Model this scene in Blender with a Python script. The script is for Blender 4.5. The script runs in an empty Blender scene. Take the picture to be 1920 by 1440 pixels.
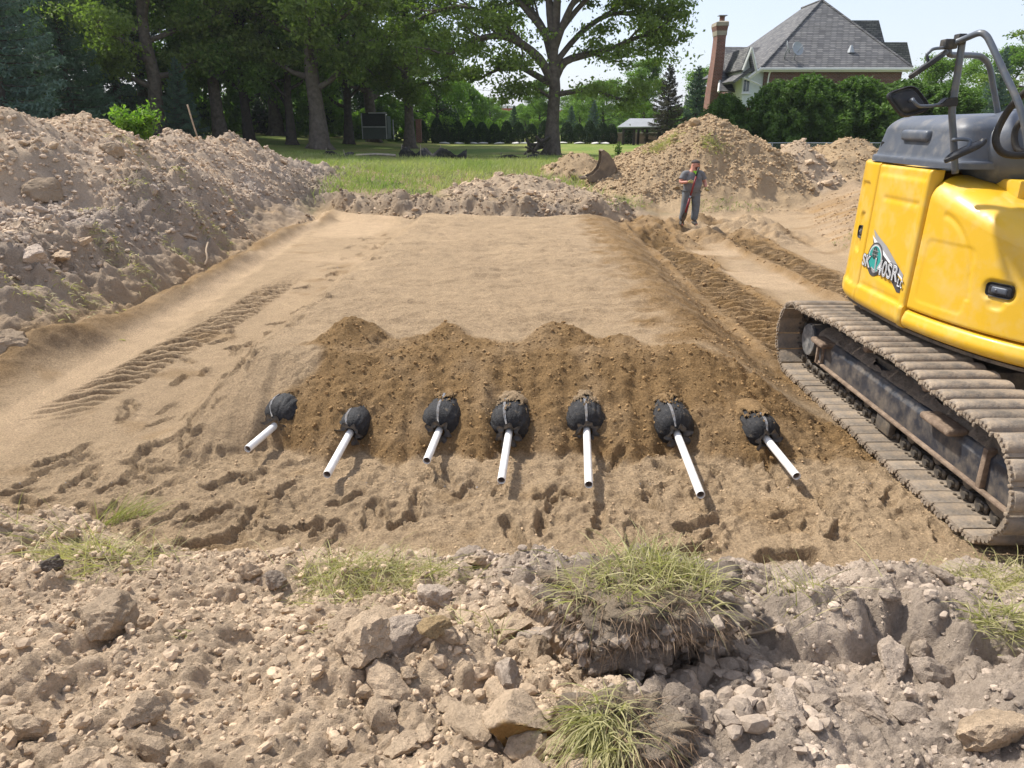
import bpy, bmesh, math, random
import numpy as np
from mathutils import Vector, Matrix, Euler

SC = bpy.context.scene
COL = SC.collection
R = math.radians

# ---------------------------------------------------------------- camera
CAM_H, PITCH, FPX = 2.6, R(19.8), 1371.0       # eye height over the pit floor, look-down angle, focal length in photo pixels
cam_d = bpy.data.cameras.new('camera')
cam_d.sensor_width = 36.0
cam_d.lens = 36.0 * FPX / 1920.0
cam_d.clip_start = 0.05
cam_d.clip_end = 2000
cam = bpy.data.objects.new('camera', cam_d)
COL.objects.link(cam)
cam.location = (0, 0, CAM_H)
cam.rotation_euler = (math.pi/2 - PITCH, 0, 0)
SC.camera = cam

# ---------------------------------------------------------------- sky and sun
SUN_EL, SUN_DIR = R(52), Vector((-0.83, 0.56))      # the sun stands high, behind the scene to the left
w = bpy.data.worlds.new('World'); SC.world = w; w.use_nodes = True
nt = w.node_tree
bg = nt.nodes['Background']
sky = nt.nodes.new('ShaderNodeTexSky'); sky.sky_type = 'NISHITA'; sky.sun_disc = False
sky.sun_elevation = SUN_EL
sky.sun_rotation = math.atan2(SUN_DIR.x, SUN_DIR.y)
sky.air_density = 1.0; sky.dust_density = 1.5; sky.ozone_density = 1.0; sky.altitude = 200
hz_ = nt.nodes.new('ShaderNodeMix'); hz_.data_type = 'RGBA'; hz_.inputs[0].default_value = 0.58     # hazy summer air whitens the whole sky
nt.links.new(sky.outputs[0], hz_.inputs[6]); hz_.inputs[7].default_value = (4.6, 4.85, 5.75, 1)
nt.links.new(hz_.outputs[2], bg.inputs[0])
bg.inputs[1].default_value = 0.135
sun_d = bpy.data.lights.new('sun', 'SUN'); sun_d.energy = 4.5; sun_d.angle = R(3.0); sun_d.color = (1.0, 0.95, 0.86)
sun = bpy.data.objects.new('sun', sun_d); COL.objects.link(sun)
_d = SUN_DIR.normalized()
_to = Vector((_d.x*math.cos(SUN_EL), _d.y*math.cos(SUN_EL), math.sin(SUN_EL)))
sun.rotation_euler = _to.to_track_quat('Z', 'Y').to_euler()
SC.view_settings.view_transform = 'Standard'
SC.view_settings.look = 'None'
SC.view_settings.exposure = 0.55
SC.view_settings.gamma = 1.0
SC.view_settings.use_curve_mapping = False

# ---------------------------------------------------------------- small helpers
rng = np.random.default_rng(7)
random.seed(7)
CP, SP = math.cos(PITCH), math.sin(PITCH)

def ray(px, py):
    u, v = (px - 960)/FPX, (720 - py)/FPX
    return Vector((u, CP + v*SP, -SP + v*CP))

def at_y(px, py, Y):
    d = ray(px, py); t = Y/d.y
    return Vector((d.x*t, Y, CAM_H + d.z*t))

def at_z(px, py, z):
    d = ray(px, py); t = (z - CAM_H)/d.z
    return Vector((d.x*t, d.y*t, z))

def tag(o, label=None, cat=None, group=None, kind=None):
    if label: o['label'] = label
    if cat: o['category'] = cat
    if group: o['group'] = group
    if kind: o['kind'] = kind
    return o

def link(name, me, mat=None, parent=None, loc=None):
    o = bpy.data.objects.new(name, me); COL.objects.link(o)
    if mat is not None and me is not None and len(me.materials) == 0: me.materials.append(mat)
    if parent is not None: o.parent = parent
    if loc is not None: o.location = loc
    return o

def empty(name, loc=(0, 0, 0), rz=0.0):
    o = bpy.data.objects.new(name, None); COL.objects.link(o)
    o.location = loc; o.rotation_euler = (0, 0, rz); o.empty_display_size = 0.1
    return o

def copy_tree(o, parent=None):
    c = o.copy(); COL.objects.link(c); c.parent = parent
    for ch in o.children: copy_tree(ch, c)
    return c

def mesh_np(name, verts, faces, smooth=True, cols=None):
    """verts (n,3), faces (m,3) or (m,4) numpy -> mesh"""
    me = bpy.data.meshes.new(name)
    verts = np.ascontiguousarray(verts, dtype=np.float32); faces = np.ascontiguousarray(faces, dtype=np.int32)
    n, k = faces.shape
    me.vertices.add(len(verts)); me.vertices.foreach_set('co', verts.ravel())
    me.loops.add(n*k); me.loops.foreach_set('vertex_index', faces.ravel())
    me.polygons.add(n)
    me.polygons.foreach_set('loop_start', np.arange(0, n*k, k, dtype=np.int32))
    me.polygons.foreach_set('loop_total', np.full(n, k, dtype=np.int32))
    me.polygons.foreach_set('use_smooth', np.full(n, smooth, dtype=bool))
    me.update(calc_edges=True)
    if cols is not None:
        a = me.color_attributes.new('col', 'FLOAT_COLOR', 'POINT')
        c4 = np.ones((len(verts), 4), dtype=np.float32); c4[:, :3] = cols
        a.data.foreach_set('color', c4.ravel())
    return me

def bm_mesh(bm, name, smooth=False):
    me = bpy.data.meshes.new(name)
    bmesh.ops.recalc_face_normals(bm, faces=bm.faces)
    bm.to_mesh(me); bm.free()
    if smooth:
        me.polygons.foreach_set('use_smooth', np.ones(len(me.polygons), dtype=bool))
    return me

def auto_smooth(me, ang=40):
    me.polygons.foreach_set('use_smooth', np.ones(len(me.polygons), dtype=bool))
    try: me.set_sharp_from_angle(angle=R(ang))
    except Exception: pass
    return me

# ---------------------------------------------------------------- noise
_prm = np.random.default_rng(3).permutation(4096).astype(np.int64)
_gang = np.random.default_rng(4).uniform(0, 2*np.pi, 4096)
_gx, _gy = np.cos(_gang), np.sin(_gang)
_rnd = np.random.default_rng(5).uniform(0, 1, (8, 4096))

def _h(i, j, s=0):
    return _prm[(_prm[(i + 131*s) & 4095] + j*7 + 57*s) & 4095]

def perlin(x, y, s=0):
    xi, yi = np.floor(x).astype(np.int64), np.floor(y).astype(np.int64)
    xf, yf = x - xi, y - yi
    u = xf*xf*xf*(xf*(xf*6-15)+10); v = yf*yf*yf*(yf*(yf*6-15)+10)
    def g(i, j, a, b):
        k = _h(i, j, s); return _gx[k]*a + _gy[k]*b
    n00 = g(xi, yi, xf, yf); n10 = g(xi+1, yi, xf-1, yf)
    n01 = g(xi, yi+1, xf, yf-1); n11 = g(xi+1, yi+1, xf-1, yf-1)
    return ((n00*(1-u)+n10*u)*(1-v) + (n01*(1-u)+n11*u)*v)*1.5

def fbm(x, y, oct=4, s=0, gain=0.5, lac=2.03):
    t = 0; a = 1.0; f = 1.0
    for o in range(oct):
        t = t + a*perlin(x*f + 17.3*o, y*f - 9.1*o, s+o); a *= gain; f *= lac
    return t

def lumps(x, y, size, s=0, dens=0.8, rmin=0.25, rmax=0.62, flat=0.75):
    """field of clod-like bumps, height in metres"""
    xs, ys = x/size, y/size
    wx = xs + 0.16*perlin(xs*2.1, ys*2.1, s+11); wy = ys + 0.16*perlin(xs*2.1+40, ys*2.1, s+12)
    xi, yi = np.floor(wx).astype(np.int64), np.floor(wy).astype(np.int64)
    best = np.zeros_like(x)
    for di in (-1, 0, 1):
        for dj in (-1, 0, 1):
            k = _h(xi+di, yi+dj, s)
            cx = xi+di+0.15+0.7*_rnd[0][k]; cy = yi+dj+0.15+0.7*_rnd[1][k]
            r = rmin + (rmax-rmin)*_rnd[2][k]**1.6
            a = _rnd[3][k]*3.14; el = 0.65+0.35*_rnd[5][k]
            dx, dy = wx-cx, wy-cy
            ca, sa = np.cos(a), np.sin(a)
            e2 = ((dx*ca+dy*sa)/r)**2 + ((-dx*sa+dy*ca)/(r*el))**2
            hgt = np.where((e2 < 1) & (_rnd[4][k] < dens), r*flat*np.sqrt(np.clip(1-e2**1.4, 0, 1)), 0)
            best = np.maximum(best, hgt)
    return best*size

def sstep(a, b, x):
    t = np.clip((x-a)/(b-a), 0, 1); return t*t*(3-2*t)

# ---------------------------------------------------------------- materials
def new_mat(name):
    m = bpy.data.materials.new(name); m.use_nodes = True
    nt = m.node_tree; return m, nt, nt.nodes['Principled BSDF']

def N(nt, t, **kw):
    n = nt.nodes.new(t)
    for k, v in kw.items():
        if k.startswith('i_'):
            key = k[2:]; key = int(key) if key.isdigit() else key.replace('_', ' ')
            n.inputs[key].default_value = v
        else: setattr(n, k, v)
    return n

def noise_node(nt, scale, detail=4, rough=0.6, vec=None):
    n = N(nt, 'ShaderNodeTexNoise'); n.inputs['Scale'].default_value = scale
    n.inputs['Detail'].default_value = detail; n.inputs['Roughness'].default_value = rough
    if vec is not None: nt.links.new(vec, n.inputs['Vector'])
    return n

def ramp(nt, src, stops):
    r = N(nt, 'ShaderNodeValToRGB'); e = r.color_ramp.elements
    while len(e) < len(stops): e.new(0.5)
    for i, (p, c) in enumerate(stops):
        e[i].position = p; e[i].color = (c[0], c[1], c[2], 1) if not isinstance(c, (int, float)) else (c, c, c, 1)
    nt.links.new(src, r.inputs[0]); return r

def mixc(nt, a, b, fac, mode='MIX'):
    m = N(nt, 'ShaderNodeMix', data_type='RGBA', blend_type=mode)
    for sock, v in ((m.inputs[0], fac), (m.inputs[6], a), (m.inputs[7], b)):
        if isinstance(v, (tuple, list)): sock.default_value = (v[0], v[1], v[2], 1)
        elif isinstance(v, (int, float)): sock.default_value = v
        else: nt.links.new(v, sock)
    return m.outputs[2]

def simple_mat(name, col, rough=0.7, metal=0.0, spec=0.3, var=0.12, vscale=6.0, bump=0.0, bscale=60.0, dirt=None, dirt_amt=0.0, dscale=4.0, coat=0.0, objrand=0.0):
    """procedural material: base colour with noise variation, optional dust/dirt patches and fine bump"""
    m, nt, b = new_mat(name)
    tc = N(nt, 'ShaderNodeTexCoord')
    n1 = noise_node(nt, vscale, 5, 0.6, tc.outputs['Object'])
    c = tuple(col)
    lo = tuple(max(0, v*(1-var)) for v in c); hi = tuple(min(1, v*(1+var)) for v in c)
    r = ramp(nt, n1.outputs[0], [(0.3, lo), (0.7, hi)])
    out = r.outputs[0]
    if dirt is not None:
        n2 = noise_node(nt, dscale, 8, 0.68, tc.outputs['Object'])
        p = 0.62 - 0.35*dirt_amt
        f = ramp(nt, n2.outputs[0], [(max(0, p-0.09), 0.0), (min(1, p+0.16), min(1.0, 0.45+dirt_amt*0.6))])
        out = mixc(nt, out, dirt, f.outputs[0])
        rr = mixc(nt, (rough,)*3, (0.92,)*3, f.outputs[0]); nt.links.new(rr, b.inputs['Roughness'])
    else:
        b.inputs['Roughness'].default_value = rough
    if objrand > 0:
        oi = N(nt, 'ShaderNodeObjectInfo'); fr_ = ramp(nt, oi.outputs['Random'], [(0.0, 1-objrand), (1.0, 1+objrand)])
        out = mixc(nt, out, fr_.outputs[0], 1.0, 'MULTIPLY')
    nt.links.new(out, b.inputs['Base Color'])
    b.inputs['Metallic'].default_value = metal
    b.inputs['Specular IOR Level'].default_value = spec
    b.inputs['Coat Weight'].default_value = coat
    if bump > 0:
        n3 = noise_node(nt, bscale, 5, 0.65, tc.outputs['Object'])
        bp = N(nt, 'ShaderNodeBump'); bp.inputs['Strength'].default_value = 1.0; bp.inputs['Distance'].default_value = bump
        nt.links.new(n3.outputs[0], bp.inputs['Height']); nt.links.new(bp.outputs[0], b.inputs['Normal'])
    return m

def soil_mat(name, b1=(0.012, 45), b2=(0.005, 170), var=0.22, vs=3.5, speck=0.18, rough=0.95, spk=60):
    """earth: colour from the 'col' attribute (what the soil is), broken up by grain and crumb relief"""
    m, nt, b = new_mat(name)
    geo = N(nt, 'ShaderNodeNewGeometry')
    at = N(nt, 'ShaderNodeAttribute', attribute_name='col')
    n1 = noise_node(nt, vs, 6, 0.65, geo.outputs['Position'])
    f1 = ramp(nt, n1.outputs[0], [(0.25, 1-var), (0.75, 1+var)])
    c = mixc(nt, at.outputs['Color'], f1.outputs[0], 1.0, 'MULTIPLY')
    n2 = noise_node(nt, spk, 6, 0.75, geo.outputs['Position'])
    f2 = ramp(nt, n2.outputs[0], [(0.3, 1-speck*1.4), (0.7, 1+speck)])
    c = mixc(nt, c, f2.outputs[0], 1.0, 'MULTIPLY')
    nt.links.new(c, b.inputs['Base Color'])
    b.inputs['Roughness'].default_value = rough
    b.inputs['Specular IOR Level'].default_value = 0.15
    na = noise_node(nt, b1[1], 6, 0.7, geo.outputs['Position'])
    nb = noise_node(nt, b2[1], 4, 0.7, geo.outputs['Position'])
    bp1 = N(nt, 'ShaderNodeBump'); bp1.inputs['Distance'].default_value = b1[0]; bp1.inputs['Strength'].default_value = 1
    bp2 = N(nt, 'ShaderNodeBump'); bp2.inputs['Distance'].default_value = b2[0]; bp2.inputs['Strength'].default_value = 1
    nt.links.new(na.outputs[0], bp1.inputs['Height']); nt.links.new(nb.outputs[0], bp2.inputs['Height'])
    nt.links.new(bp1.outputs[0], bp2.inputs['Normal']); nt.links.new(bp2.outputs[0], b.inputs['Normal'])
    return m

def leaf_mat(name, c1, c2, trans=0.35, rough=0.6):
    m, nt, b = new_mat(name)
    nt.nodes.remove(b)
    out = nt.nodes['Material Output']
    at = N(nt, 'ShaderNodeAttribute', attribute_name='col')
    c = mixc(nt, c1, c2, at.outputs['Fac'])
    d = N(nt, 'ShaderNodeBsdfPrincipled'); d.inputs['Roughness'].default_value = rough; d.inputs['Specular IOR Level'].default_value = 0.25
    t = N(nt, 'ShaderNodeBsdfTranslucent')
    nt.links.new(c, d.inputs['Base Color'])
    tcol = mixc(nt, c, (1.0, 1.25, 0.5), 1.0, 'MULTIPLY'); nt.links.new(tcol, t.inputs['Color'])
    mx = N(nt, 'ShaderNodeMixShader'); mx.inputs[0].default_value = trans
    nt.links.new(d.outputs[0], mx.inputs[1]); nt.links.new(t.outputs[0], mx.inputs[2])
    nt.links.new(mx.outputs[0], out.inputs['Surface'])
    return m
# ================================================================ the terrain: one height function, cut into sand, soil banks, heaps and ground
C_DRY = np.array((0.46, 0.332, 0.205)); C_TAN = np.array((0.54, 0.39, 0.245)); C_WET = np.array((0.295, 0.185, 0.085))
C_CLAY = np.array((0.575, 0.435, 0.30)); C_GREY = np.array((0.465, 0.375, 0.295)); C_DARK = np.array((0.17, 0.14, 0.115))
C_MOUND = np.array((0.40, 0.29, 0.175)); C_FLAT = np.array((0.38, 0.275, 0.175)); C_TURF = np.array((0.14, 0.145, 0.06))

def bed_front(x):                     # where the piled sand meets the trampled floor in front of the pipe ends
    f = 5.32 + 0.07*perlin(x*3.3, x*0+3.3, 21) + 0.05*perlin(x*9, x*0+1.3, 23) + 0.10*np.clip(np.abs(x)-2.0, 0, 2)
    return f

PILES = [(-1.55, 6.95, 0.86), (-0.62, 7.05, 0.78), (0.45, 6.90, 0.85), (1.05, 6.75, 0.74), (1.65, 6.6, 0.66), (2.2, 6.35, 0.54)]
_fr = np.random.default_rng(12)
FOOT = []
for _i in range(190):
    _x = _fr.uniform(-3.7, 2.9); _y = _fr.uniform(4.15, 5.45) if _i < 80 else _fr.uniform(5.3, 18)
    if _i >= 80: _x = _fr.uniform(-3.75, -2.3) + 0.015*(_y-5.5)
    FOOT.append((_x, _y, _fr.normal(1.45, 0.55), _fr.uniform(0.25, 0.32), _fr.uniform(0.02, 0.055) if _i < 80 else _fr.uniform(0.022, 0.055)))
FOOT += [(-3.0, 4.95, 1.1, 0.3, 0.04), (-2.66, 4.95, 1.2, 0.3, 0.035), (-2.15, 4.45, 0.7, 0.36, 0.09), (-1.45, 4.33, 0.3, 0.34, 0.085), (-1.95, 4.15, 0.4, 0.45, 0.07),
         (0.0, 4.27, 1.9, 0.32, 0.075), (1.15, 4.05, 0.5, 0.4, 0.09), (1.75, 3.98, 0.2, 0.42, 0.09), (1.3, 4.38, 0.3, 0.36, 0.06), (2.2, 4.3, 0.9, 0.33, 0.06),
         (-0.75, 4.45, 1.0, 0.3, 0.05), (0.62, 4.5, 1.4, 0.3, 0.055), (-1.2, 4.75, 0.8, 0.28, 0.05), (0.3, 4.75, 1.5, 0.3, 0.05), (1.0, 4.7, 2.0, 0.28, 0.045), (-0.35, 4.9, 1.2, 0.28, 0.05)]

BUMPS = [  # near bank: (x, y, rx, ry, h)
    (1.30, 2.62, 0.34, 0.27, 0.26), (1.85, 2.60, 0.40, 0.30, 0.24), (0.16, 3.40, 0.34, 0.22, 0.17), (1.95, 2.02, 0.36, 0.25, 0.10),
    (-0.55, 2.35, 0.55, 0.35, 0.10), (-1.6, 2.5, 0.5, 0.4, 0.07), (0.05, 3.0, 0.35, 0.25, 0.10), (1.25, 3.25, 0.5, 0.22, 0.12), (2.1, 3.3, 0.4, 0.2, 0.13),
    (0.62, 2.6, 0.32, 0.26, 0.12), (-2.0, 3.6, 0.5, 0.25, 0.08), (-1.1, 3.45, 0.5, 0.2, 0.06)]

MOUNDS = [  # x, y, rx, ry, height, roughness, id
    (6.25, 25.2, 3.9, 3.8, 1.95, 0.6, 4), (5.2, 24.6, 2.6, 2.6, 1.15, 0.5, 4), (7.4, 24.7, 2.0, 2.6, 1.35, 0.6, 4),
    (9.3, 25.0, 1.5, 2.2, 1.25, 1.2, 5), (11.2, 25.6, 2.5, 2.6, 1.35, 0.5, 6), (10.3, 25.6, 1.6, 2.0, 0.9, 0.5, 6), (13.2, 26.5, 2.6, 2.4, 1.0, 0.5, 6),
    (0.1, 23.4, 2.5, 1.5, 0.62, 1.0, 7), (-0.9, 22.6, 1.2, 1.0, 0.42, 1.0, 7), (1.4, 22.3, 1.6, 1.1, 0.35, 0.9, 7), (2.35, 27.0, 1.5, 1.3, 0.75, 0.9, 8)]

def crest(y):
    xc = np.interp(y, [8, 20, 23.5, 26.5, 30], [-9.2, -9.2, -8.5, -6.9, -6.2])
    hc = np.interp(y, [4, 8, 12.4, 14.0, 15.2, 16.4, 17.6, 18.7, 19.6, 20.8, 22.2, 23.2, 24.6, 26.2, 28.2, 30], [0.7, 0.95, 1.45, 2.35, 2.32, 2.55, 2.22, 2.08, 2.05, 2.26, 2.02, 2.14, 1.72, 1.25, 0.9, 0.6])
    return xc, hc

def lawn_z(x, y):
    return 0.86 + 0.75*sstep(-4, -22, x)*sstep(24, 42, y) - 0.10*sstep(2, 16, x) + 0.03*perlin(x*0.12, y*0.12, 31)

def terrain(x, y, fine=True):
    x = np.asarray(x, float); y = np.asarray(y, float)
    n1 = fbm(x*0.55, y*0.55, 3, 1); n2 = fbm(x*2.2, y*2.2, 3, 4)
    # ---- pit floor
    floor = 0.018*fbm(x*1.3, y*1.3, 3, 2)
    xl = -5.45 + 0.28*perlin(y*0.45, y*0+0.5, 6) + 0.10*perlin(y*1.7, y*0, 7)
    xr = np.interp(y, [0, 9, 13, 16, 19, 21], [6.9, 6.8, 6.5, 6.6, 7.2, 8.0]) + 0.15*perlin(y*1.1, y*0+4, 8)
    yb = np.interp(x, [-8, -5.5, -2.5, 0, 3, 4.2, 8], [22.6, 22.2, 20.4, 19.6, 19.8, 20.8, 21.0]) + 0.25*perlin(x*0.8, x*0+1, 9)
    yn = np.interp(x, [-8, -4, -3, -2.2, -0.3, 1.4, 2.6, 6], [5.0, 4.75, 4.4, 4.0, 3.95, 3.85, 3.85, 3.7]) + 0.10*perlin(x*1.9, x*0+2, 10) + 0.05*perlin(x*6, y*6, 13)
    # ---- the sand bed over the pipes
    side = sstep(-3.15, -2.25, x - 0.03*(y-8) + 0.06*n2)*(1 - sstep(1.75, 3.05, x - 0.02*(y-8)))
    yf = bed_front(x)
    dent = 0
    for xb, dp, dw in ((-1.98, 0.55, 0.27), (-1.27, 0.26, 0.19), (-0.57, 0.24, 0.19), (-0.02, 0.24, 0.19), (0.58, 0.24, 0.19), (1.28, 0.24, 0.19)): dent = dent + dp*np.exp(-((x-xb)/dw)**2)
    yf = yf + dent*np.exp(-(np.clip(y-yf, 0, 9)/0.34)**2)
    front = np.clip((y - yf)/1.25, 0, 1)**0.9
    back = 1 - sstep(-1.5, 0.1, y - (yb - 0.7))
    plate = np.interp(y, [6, 9, 20], [0.60, 0.60, 0.46])
    bed = plate*side*np.minimum(front*1.15, 1)*back
    pil = np.zeros_like(x)
    for (px_, py_, ph_) in PILES:
        d = np.sqrt((x-px_)**2*1.0 + np.where(y > py_, ((y-py_)*2.2)**2, (y-py_)**2))
        pil = np.maximum(pil, ph_ - 0.66*np.sqrt(d*d + 0.012))
    pil = np.minimum(pil, 0.66*np.clip(y-yf+0.02, 0, 9)) * side**0.35
    bed = np.maximum(bed, pil)
    for xb in (-1.80, -1.25, -0.55, -0.02, 0.58, 1.27, 1.98): bed = np.maximum(bed, (0.37 if xb < 1.9 else 0.30)*sstep(5.70 if xb < 1.9 else 5.62, 5.98, y + 0.03*n2)*np.exp(-((x-xb-0.05)/0.33)**4)*sstep(7.2, 6.2, y))
    wet_front = sstep(-0.05, 0.06, y-yf+0.05*n2)*sstep(0.07, -0.12, y - (np.interp(x, [-2.1, -1.55, -1.12, -0.62, -0.12, 0.45, 0.78, 1.05, 1.4, 1.7, 2.2, 3.0], [6.7, 7.12, 6.88, 7.12, 6.72, 7.05, 6.85, 6.88, 6.62, 6.70, 6.42, 6.1]) + 0.05*perlin(x*4.2, y*0, 15) + 0.04*n2))*sstep(-2.35, -2.1, x+0.25*(y-6.6)+0.1*n2)*(1-sstep(2.9, 3.3, x))
    wet_right = sstep(1.15, 1.75, x + 0.25*n2 - 0.01*(y-8))*(1-sstep(3.9, 4.5, x+0.3*n1))*sstep(6.2, 7.0, y)
    bed_m = np.clip(bed/0.12, 0, 1)
    z = floor + bed
    # rake ripples over the bed
    z = z + bed_m*(0.042*perlin(x*0.9, y*3.0 + 0.8*perlin(x*1.2, y*1.2, 3), 16) + 0.020*perlin(x*2.0, y*6.0, 17) - 0.030*np.abs(perlin(x*1.6+3, y*4.2, 27)) + 0.012*fbm(x*8, y*11, 2, 28))*sstep(6.4, 7.6, y)
    rutz = np.maximum(np.exp(-((x-3.45+0.035*(y-9))/0.45)**6), np.exp(-((x-5.45+0.035*(y-9))/0.45)**6))*sstep(7.6, 8.4, y)
    z = z + np.maximum(wet_front, 0.5*wet_right*(1-0.85*rutz))*(0.020*fbm(x*5, y*5, 4, 18, 0.6) + lumps(x, y, 0.10, 19, 0.45)*0.55 + lumps(x+2, y, 0.055, 20, 0.7)*0.6)
    # ---- left lane: pressed strip, tread print, windrow at the foot of the bank
    lane = sstep(-5.02, -4.86, x+0.03*(y-8)+0.05*n2)*(1-sstep(-4.5, -4.3, x+0.06*(y-8)+0.07*n2))*sstep(5.2, 6.4, y+0.8*(x+4.6))
    lane2 = sstep(-5.2, -4.6, x)*(1-sstep(-3.5, -2.9, x+0.2*n1))*sstep(17.2, 18.0, y)*(1-sstep(20.8, 21.6, y))
    lane3 = sstep(-4.4, -4.0, x)*(1-sstep(-2.9, -2.6, x+0.2*n1))*sstep(13.2, 13.8, y+0.25*x)*(1-sstep(14.6, 15.2, y+0.2*n1))
    ln = np.maximum(lane, np.maximum(lane2, lane3))
    z = z*(1-0.8*ln*(1-bed_m)) - 0.02*ln
    tc_ = np.interp(y, [5, 7, 10, 13, 16, 20], [-4.45, -4.25, -3.95, -3.9, -3.6, -3.4])
    lat = (x - tc_)/0.27
    tm = np.exp(-lat**6)*sstep(5.9, 7.2, y+0.3*n1)*(1-sstep(11.0, 13.4, y+0.5*n1))
    bar = np.abs(((y - 0.10*lat)/0.165) % 1.0 - 0.5)*2
    z = z + tm*(-0.05 + 0.095*sstep(0.45, 0.66, bar)*(0.85+0.4*perlin(x*5, y*5, 22)))
    wind = np.exp(-((x - (xl+0.26))/0.22)**2)*sstep(6, 7, y)*(1-sstep(20.5, 22, y))
    wind2 = np.exp(-(((x+5.75)/0.5)**2 + ((y-8.6)/1.1)**2))
    z = z + wind*(0.17+0.07*n1+0.5*lumps(x, y, 0.09, 98, 0.6)) + 0.30*wind2 + 0.16*np.exp(-((y-(yb-0.5))/0.35)**2)*sstep(-6, -5, x)*(1-sstep(-3.2, -2.2, x))
    # ---- right lane: two deep track ruts with cross ridges, pressed pads between
    for xc_, y0_, y1_ in ((3.45, 4.0, 18.0), (5.45, 4.0, 17.2)):
        xx = xc_ - 0.035*(y-9) + 0.06*np.sin(y*0.6)
        la = (x-xx)/0.36
        m = np.exp(-la**6)*sstep(y0_, y0_+0.3, y)*(1-sstep(y1_-1.2, y1_, y))
        br = np.abs(((y + 0.05*la + 0.03*perlin(x*2, y*1.5, 24))/0.171) % 1.0 - 0.5)*2
        if xc_ < 4: m = m*(1 - 0.9*sstep(8.3, 7.7, y))
        z = z*(1-0.5*m) + m*(-0.11 + 0.20*sstep(0.35, 0.66, br)*(0.92+0.3*perlin(x*3, y*3, 25)))
        z = z + 0.13*np.exp(-((np.abs(la)-1.25)/0.28)**2)*sstep(y0_, y0_+0.5, y)*(1-sstep(y1_-1, y1_, y))*(0.6+0.5*n1)*sstep(7.7, 8.6, y)
    pads = (1-sstep(0.42, 0.60, np.abs(x-4.45+0.035*(y-9)+0.06*n2)))*sstep(8.8, 9.2, y)*(1-sstep(15.4, 15.8, y))*sstep(-0.1, 0.25, np.sin(y*2.05+0.9+0.5*n1))
    z = z*(1-0.85*pads) + 0.01*pads
    rub = sstep(15.6, 16.8, y)*sstep(2.4, 3.2, x)*(1-sstep(6.4, 7.4, x))*(1-sstep(20.4, 21.2, y))
    z = z + rub*(0.20*fbm(x*1.1, y*1.6, 4, 26, 0.6) + 0.06*lumps(x, y, 0.5, 95, 0.6) + 0.05)
    # ---- footprints
    if fine:
        for (fx, fy, fa, fl, fd) in FOOT:
            k = np.where((np.abs(x-fx) < 0.45) & (np.abs(y-fy) < 0.45))
            if len(k[0]) == 0: continue
            dx, dy = x[k]-fx, y[k]-fy
            a = dx*math.cos(fa)+dy*math.sin(fa); b_ = -dx*math.sin(fa)+dy*math.cos(fa)
            wob = 1+0.25*perlin(a*9+fx*7, b_*9+fy*3, 27)
            wd = 0.30*fl*(1.0-0.22*np.cos(a/fl*6.3))
            e = np.sqrt((a/(fl*0.55))**2 + (b_/(wd*0.62))**2)*wob
            z[k] += 1.0*(-fd*(1-sstep(0.84, 1.02, e))*(1-0.5*a/fl) + 0.42*fd*np.exp(-((e-1.18)/0.16)**2)*(0.7+0.7*perlin(dx*14+fx*3, dy*14, 35)))
        trample = sstep(3.9, 4.4, y)*(1-sstep(5.5, 6.1, y))*(1-bed_m)*sstep(-3.9, -2.6, x)*(1-sstep(2.9, 3.4, x)*0.5)
        z = z + trample*(0.026*fbm(x*3.1, y*3.1, 4, 28, 0.55) - 0.020*np.abs(perlin(x*4.5, y*4.5, 29)) + 0.35*lumps(x, y, 0.11, 37, 0.35) + 0.016*fbm(x*13, y*13, 2, 38)) + (0.007*fbm(x*9, y*9, 3, 30) + 0.25*lumps(x, y, 0.05, 39, 0.35))*(1-ln)*(1-pads)
        z = z + 0.004*np.abs(fbm(x*26, y*26, 2, 33))*(1-ln)*(1-pads)*sstep(3.6, 4.2, y)
    else:
        z = z + 0.008*fbm(x*5, y*5, 3, 30)*(1-ln)*(1-pads)
    # ---- sand colour
    dryf = 0.5+0.5*np.clip(fbm(x*0.7, y*0.7, 3, 34), -1, 1)
    col = C_DRY*(0.93+0.14*dryf)[..., None]*np.ones(3)
    tanf = np.clip(np.maximum(ln, pads), 0, 1)[..., None]
    col = col*(1-tanf) + C_TAN*tanf
    rutw = 0
    for xc_ in (3.45, 5.45):
        rutw = np.maximum(rutw, (1-sstep(0.42, 0.7, np.abs(x-(xc_-0.035*(y-9)))))*sstep(7.6, 8.2, y)*(1-sstep(17.5, 18.5, y)))
    wet_shade = np.clip(np.maximum.reduce([wet_front, wet_right*0.88, 0.80*wind*(1-ln), 0.7*wind2, 0.85*rutw, 0.75*rub*sstep(-0.2, 0.3, n1), tm*0.75*(1-sstep(0.4, 0.7, bar))]), 0, 1)  # damp sand, plus tread troughs darkened to paint shade between the bars
    wet_shade = np.clip(wet_shade*(1+0.35*n2) - 0.05, 0, 1)*(1-0.9*pads)
    wet_shade = np.maximum(wet_shade, 0.42*sstep(0.35, 0.8, fbm(x*1.4+9, y*1.4, 3, 36))*(1-tanf[..., 0])*(1-bed_m))
    # bare patch of dry sand slipped over the left shoulder of the pile
    slip = np.exp(-(((x+2.02)/0.34)**2 + ((y-6.35)/0.42)**2)); wet_shade = wet_shade*(1-sstep(0.35, 0.6, slip))
    col = col*(1-wet_shade[..., None]) + C_WET*wet_shade[..., None]
    reg = np.ones(x.shape, int)
    # ---- outside the pit: natural grade
    grade = lawn_z(x, y) - 0.30*sstep(5.0, 8.0, x)*(1-sstep(12, 18, x))*(1-sstep(19, 24, y)) - 0.46*sstep(-8.5, -6.0, x)*sstep(14, 19, y)*(1-sstep(22.5, 28, y))*(1-sstep(4.5, 6.5, x))
    rough = 0.06*fbm(x*1.4, y*1.4, 4, 40, 0.6)
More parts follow.
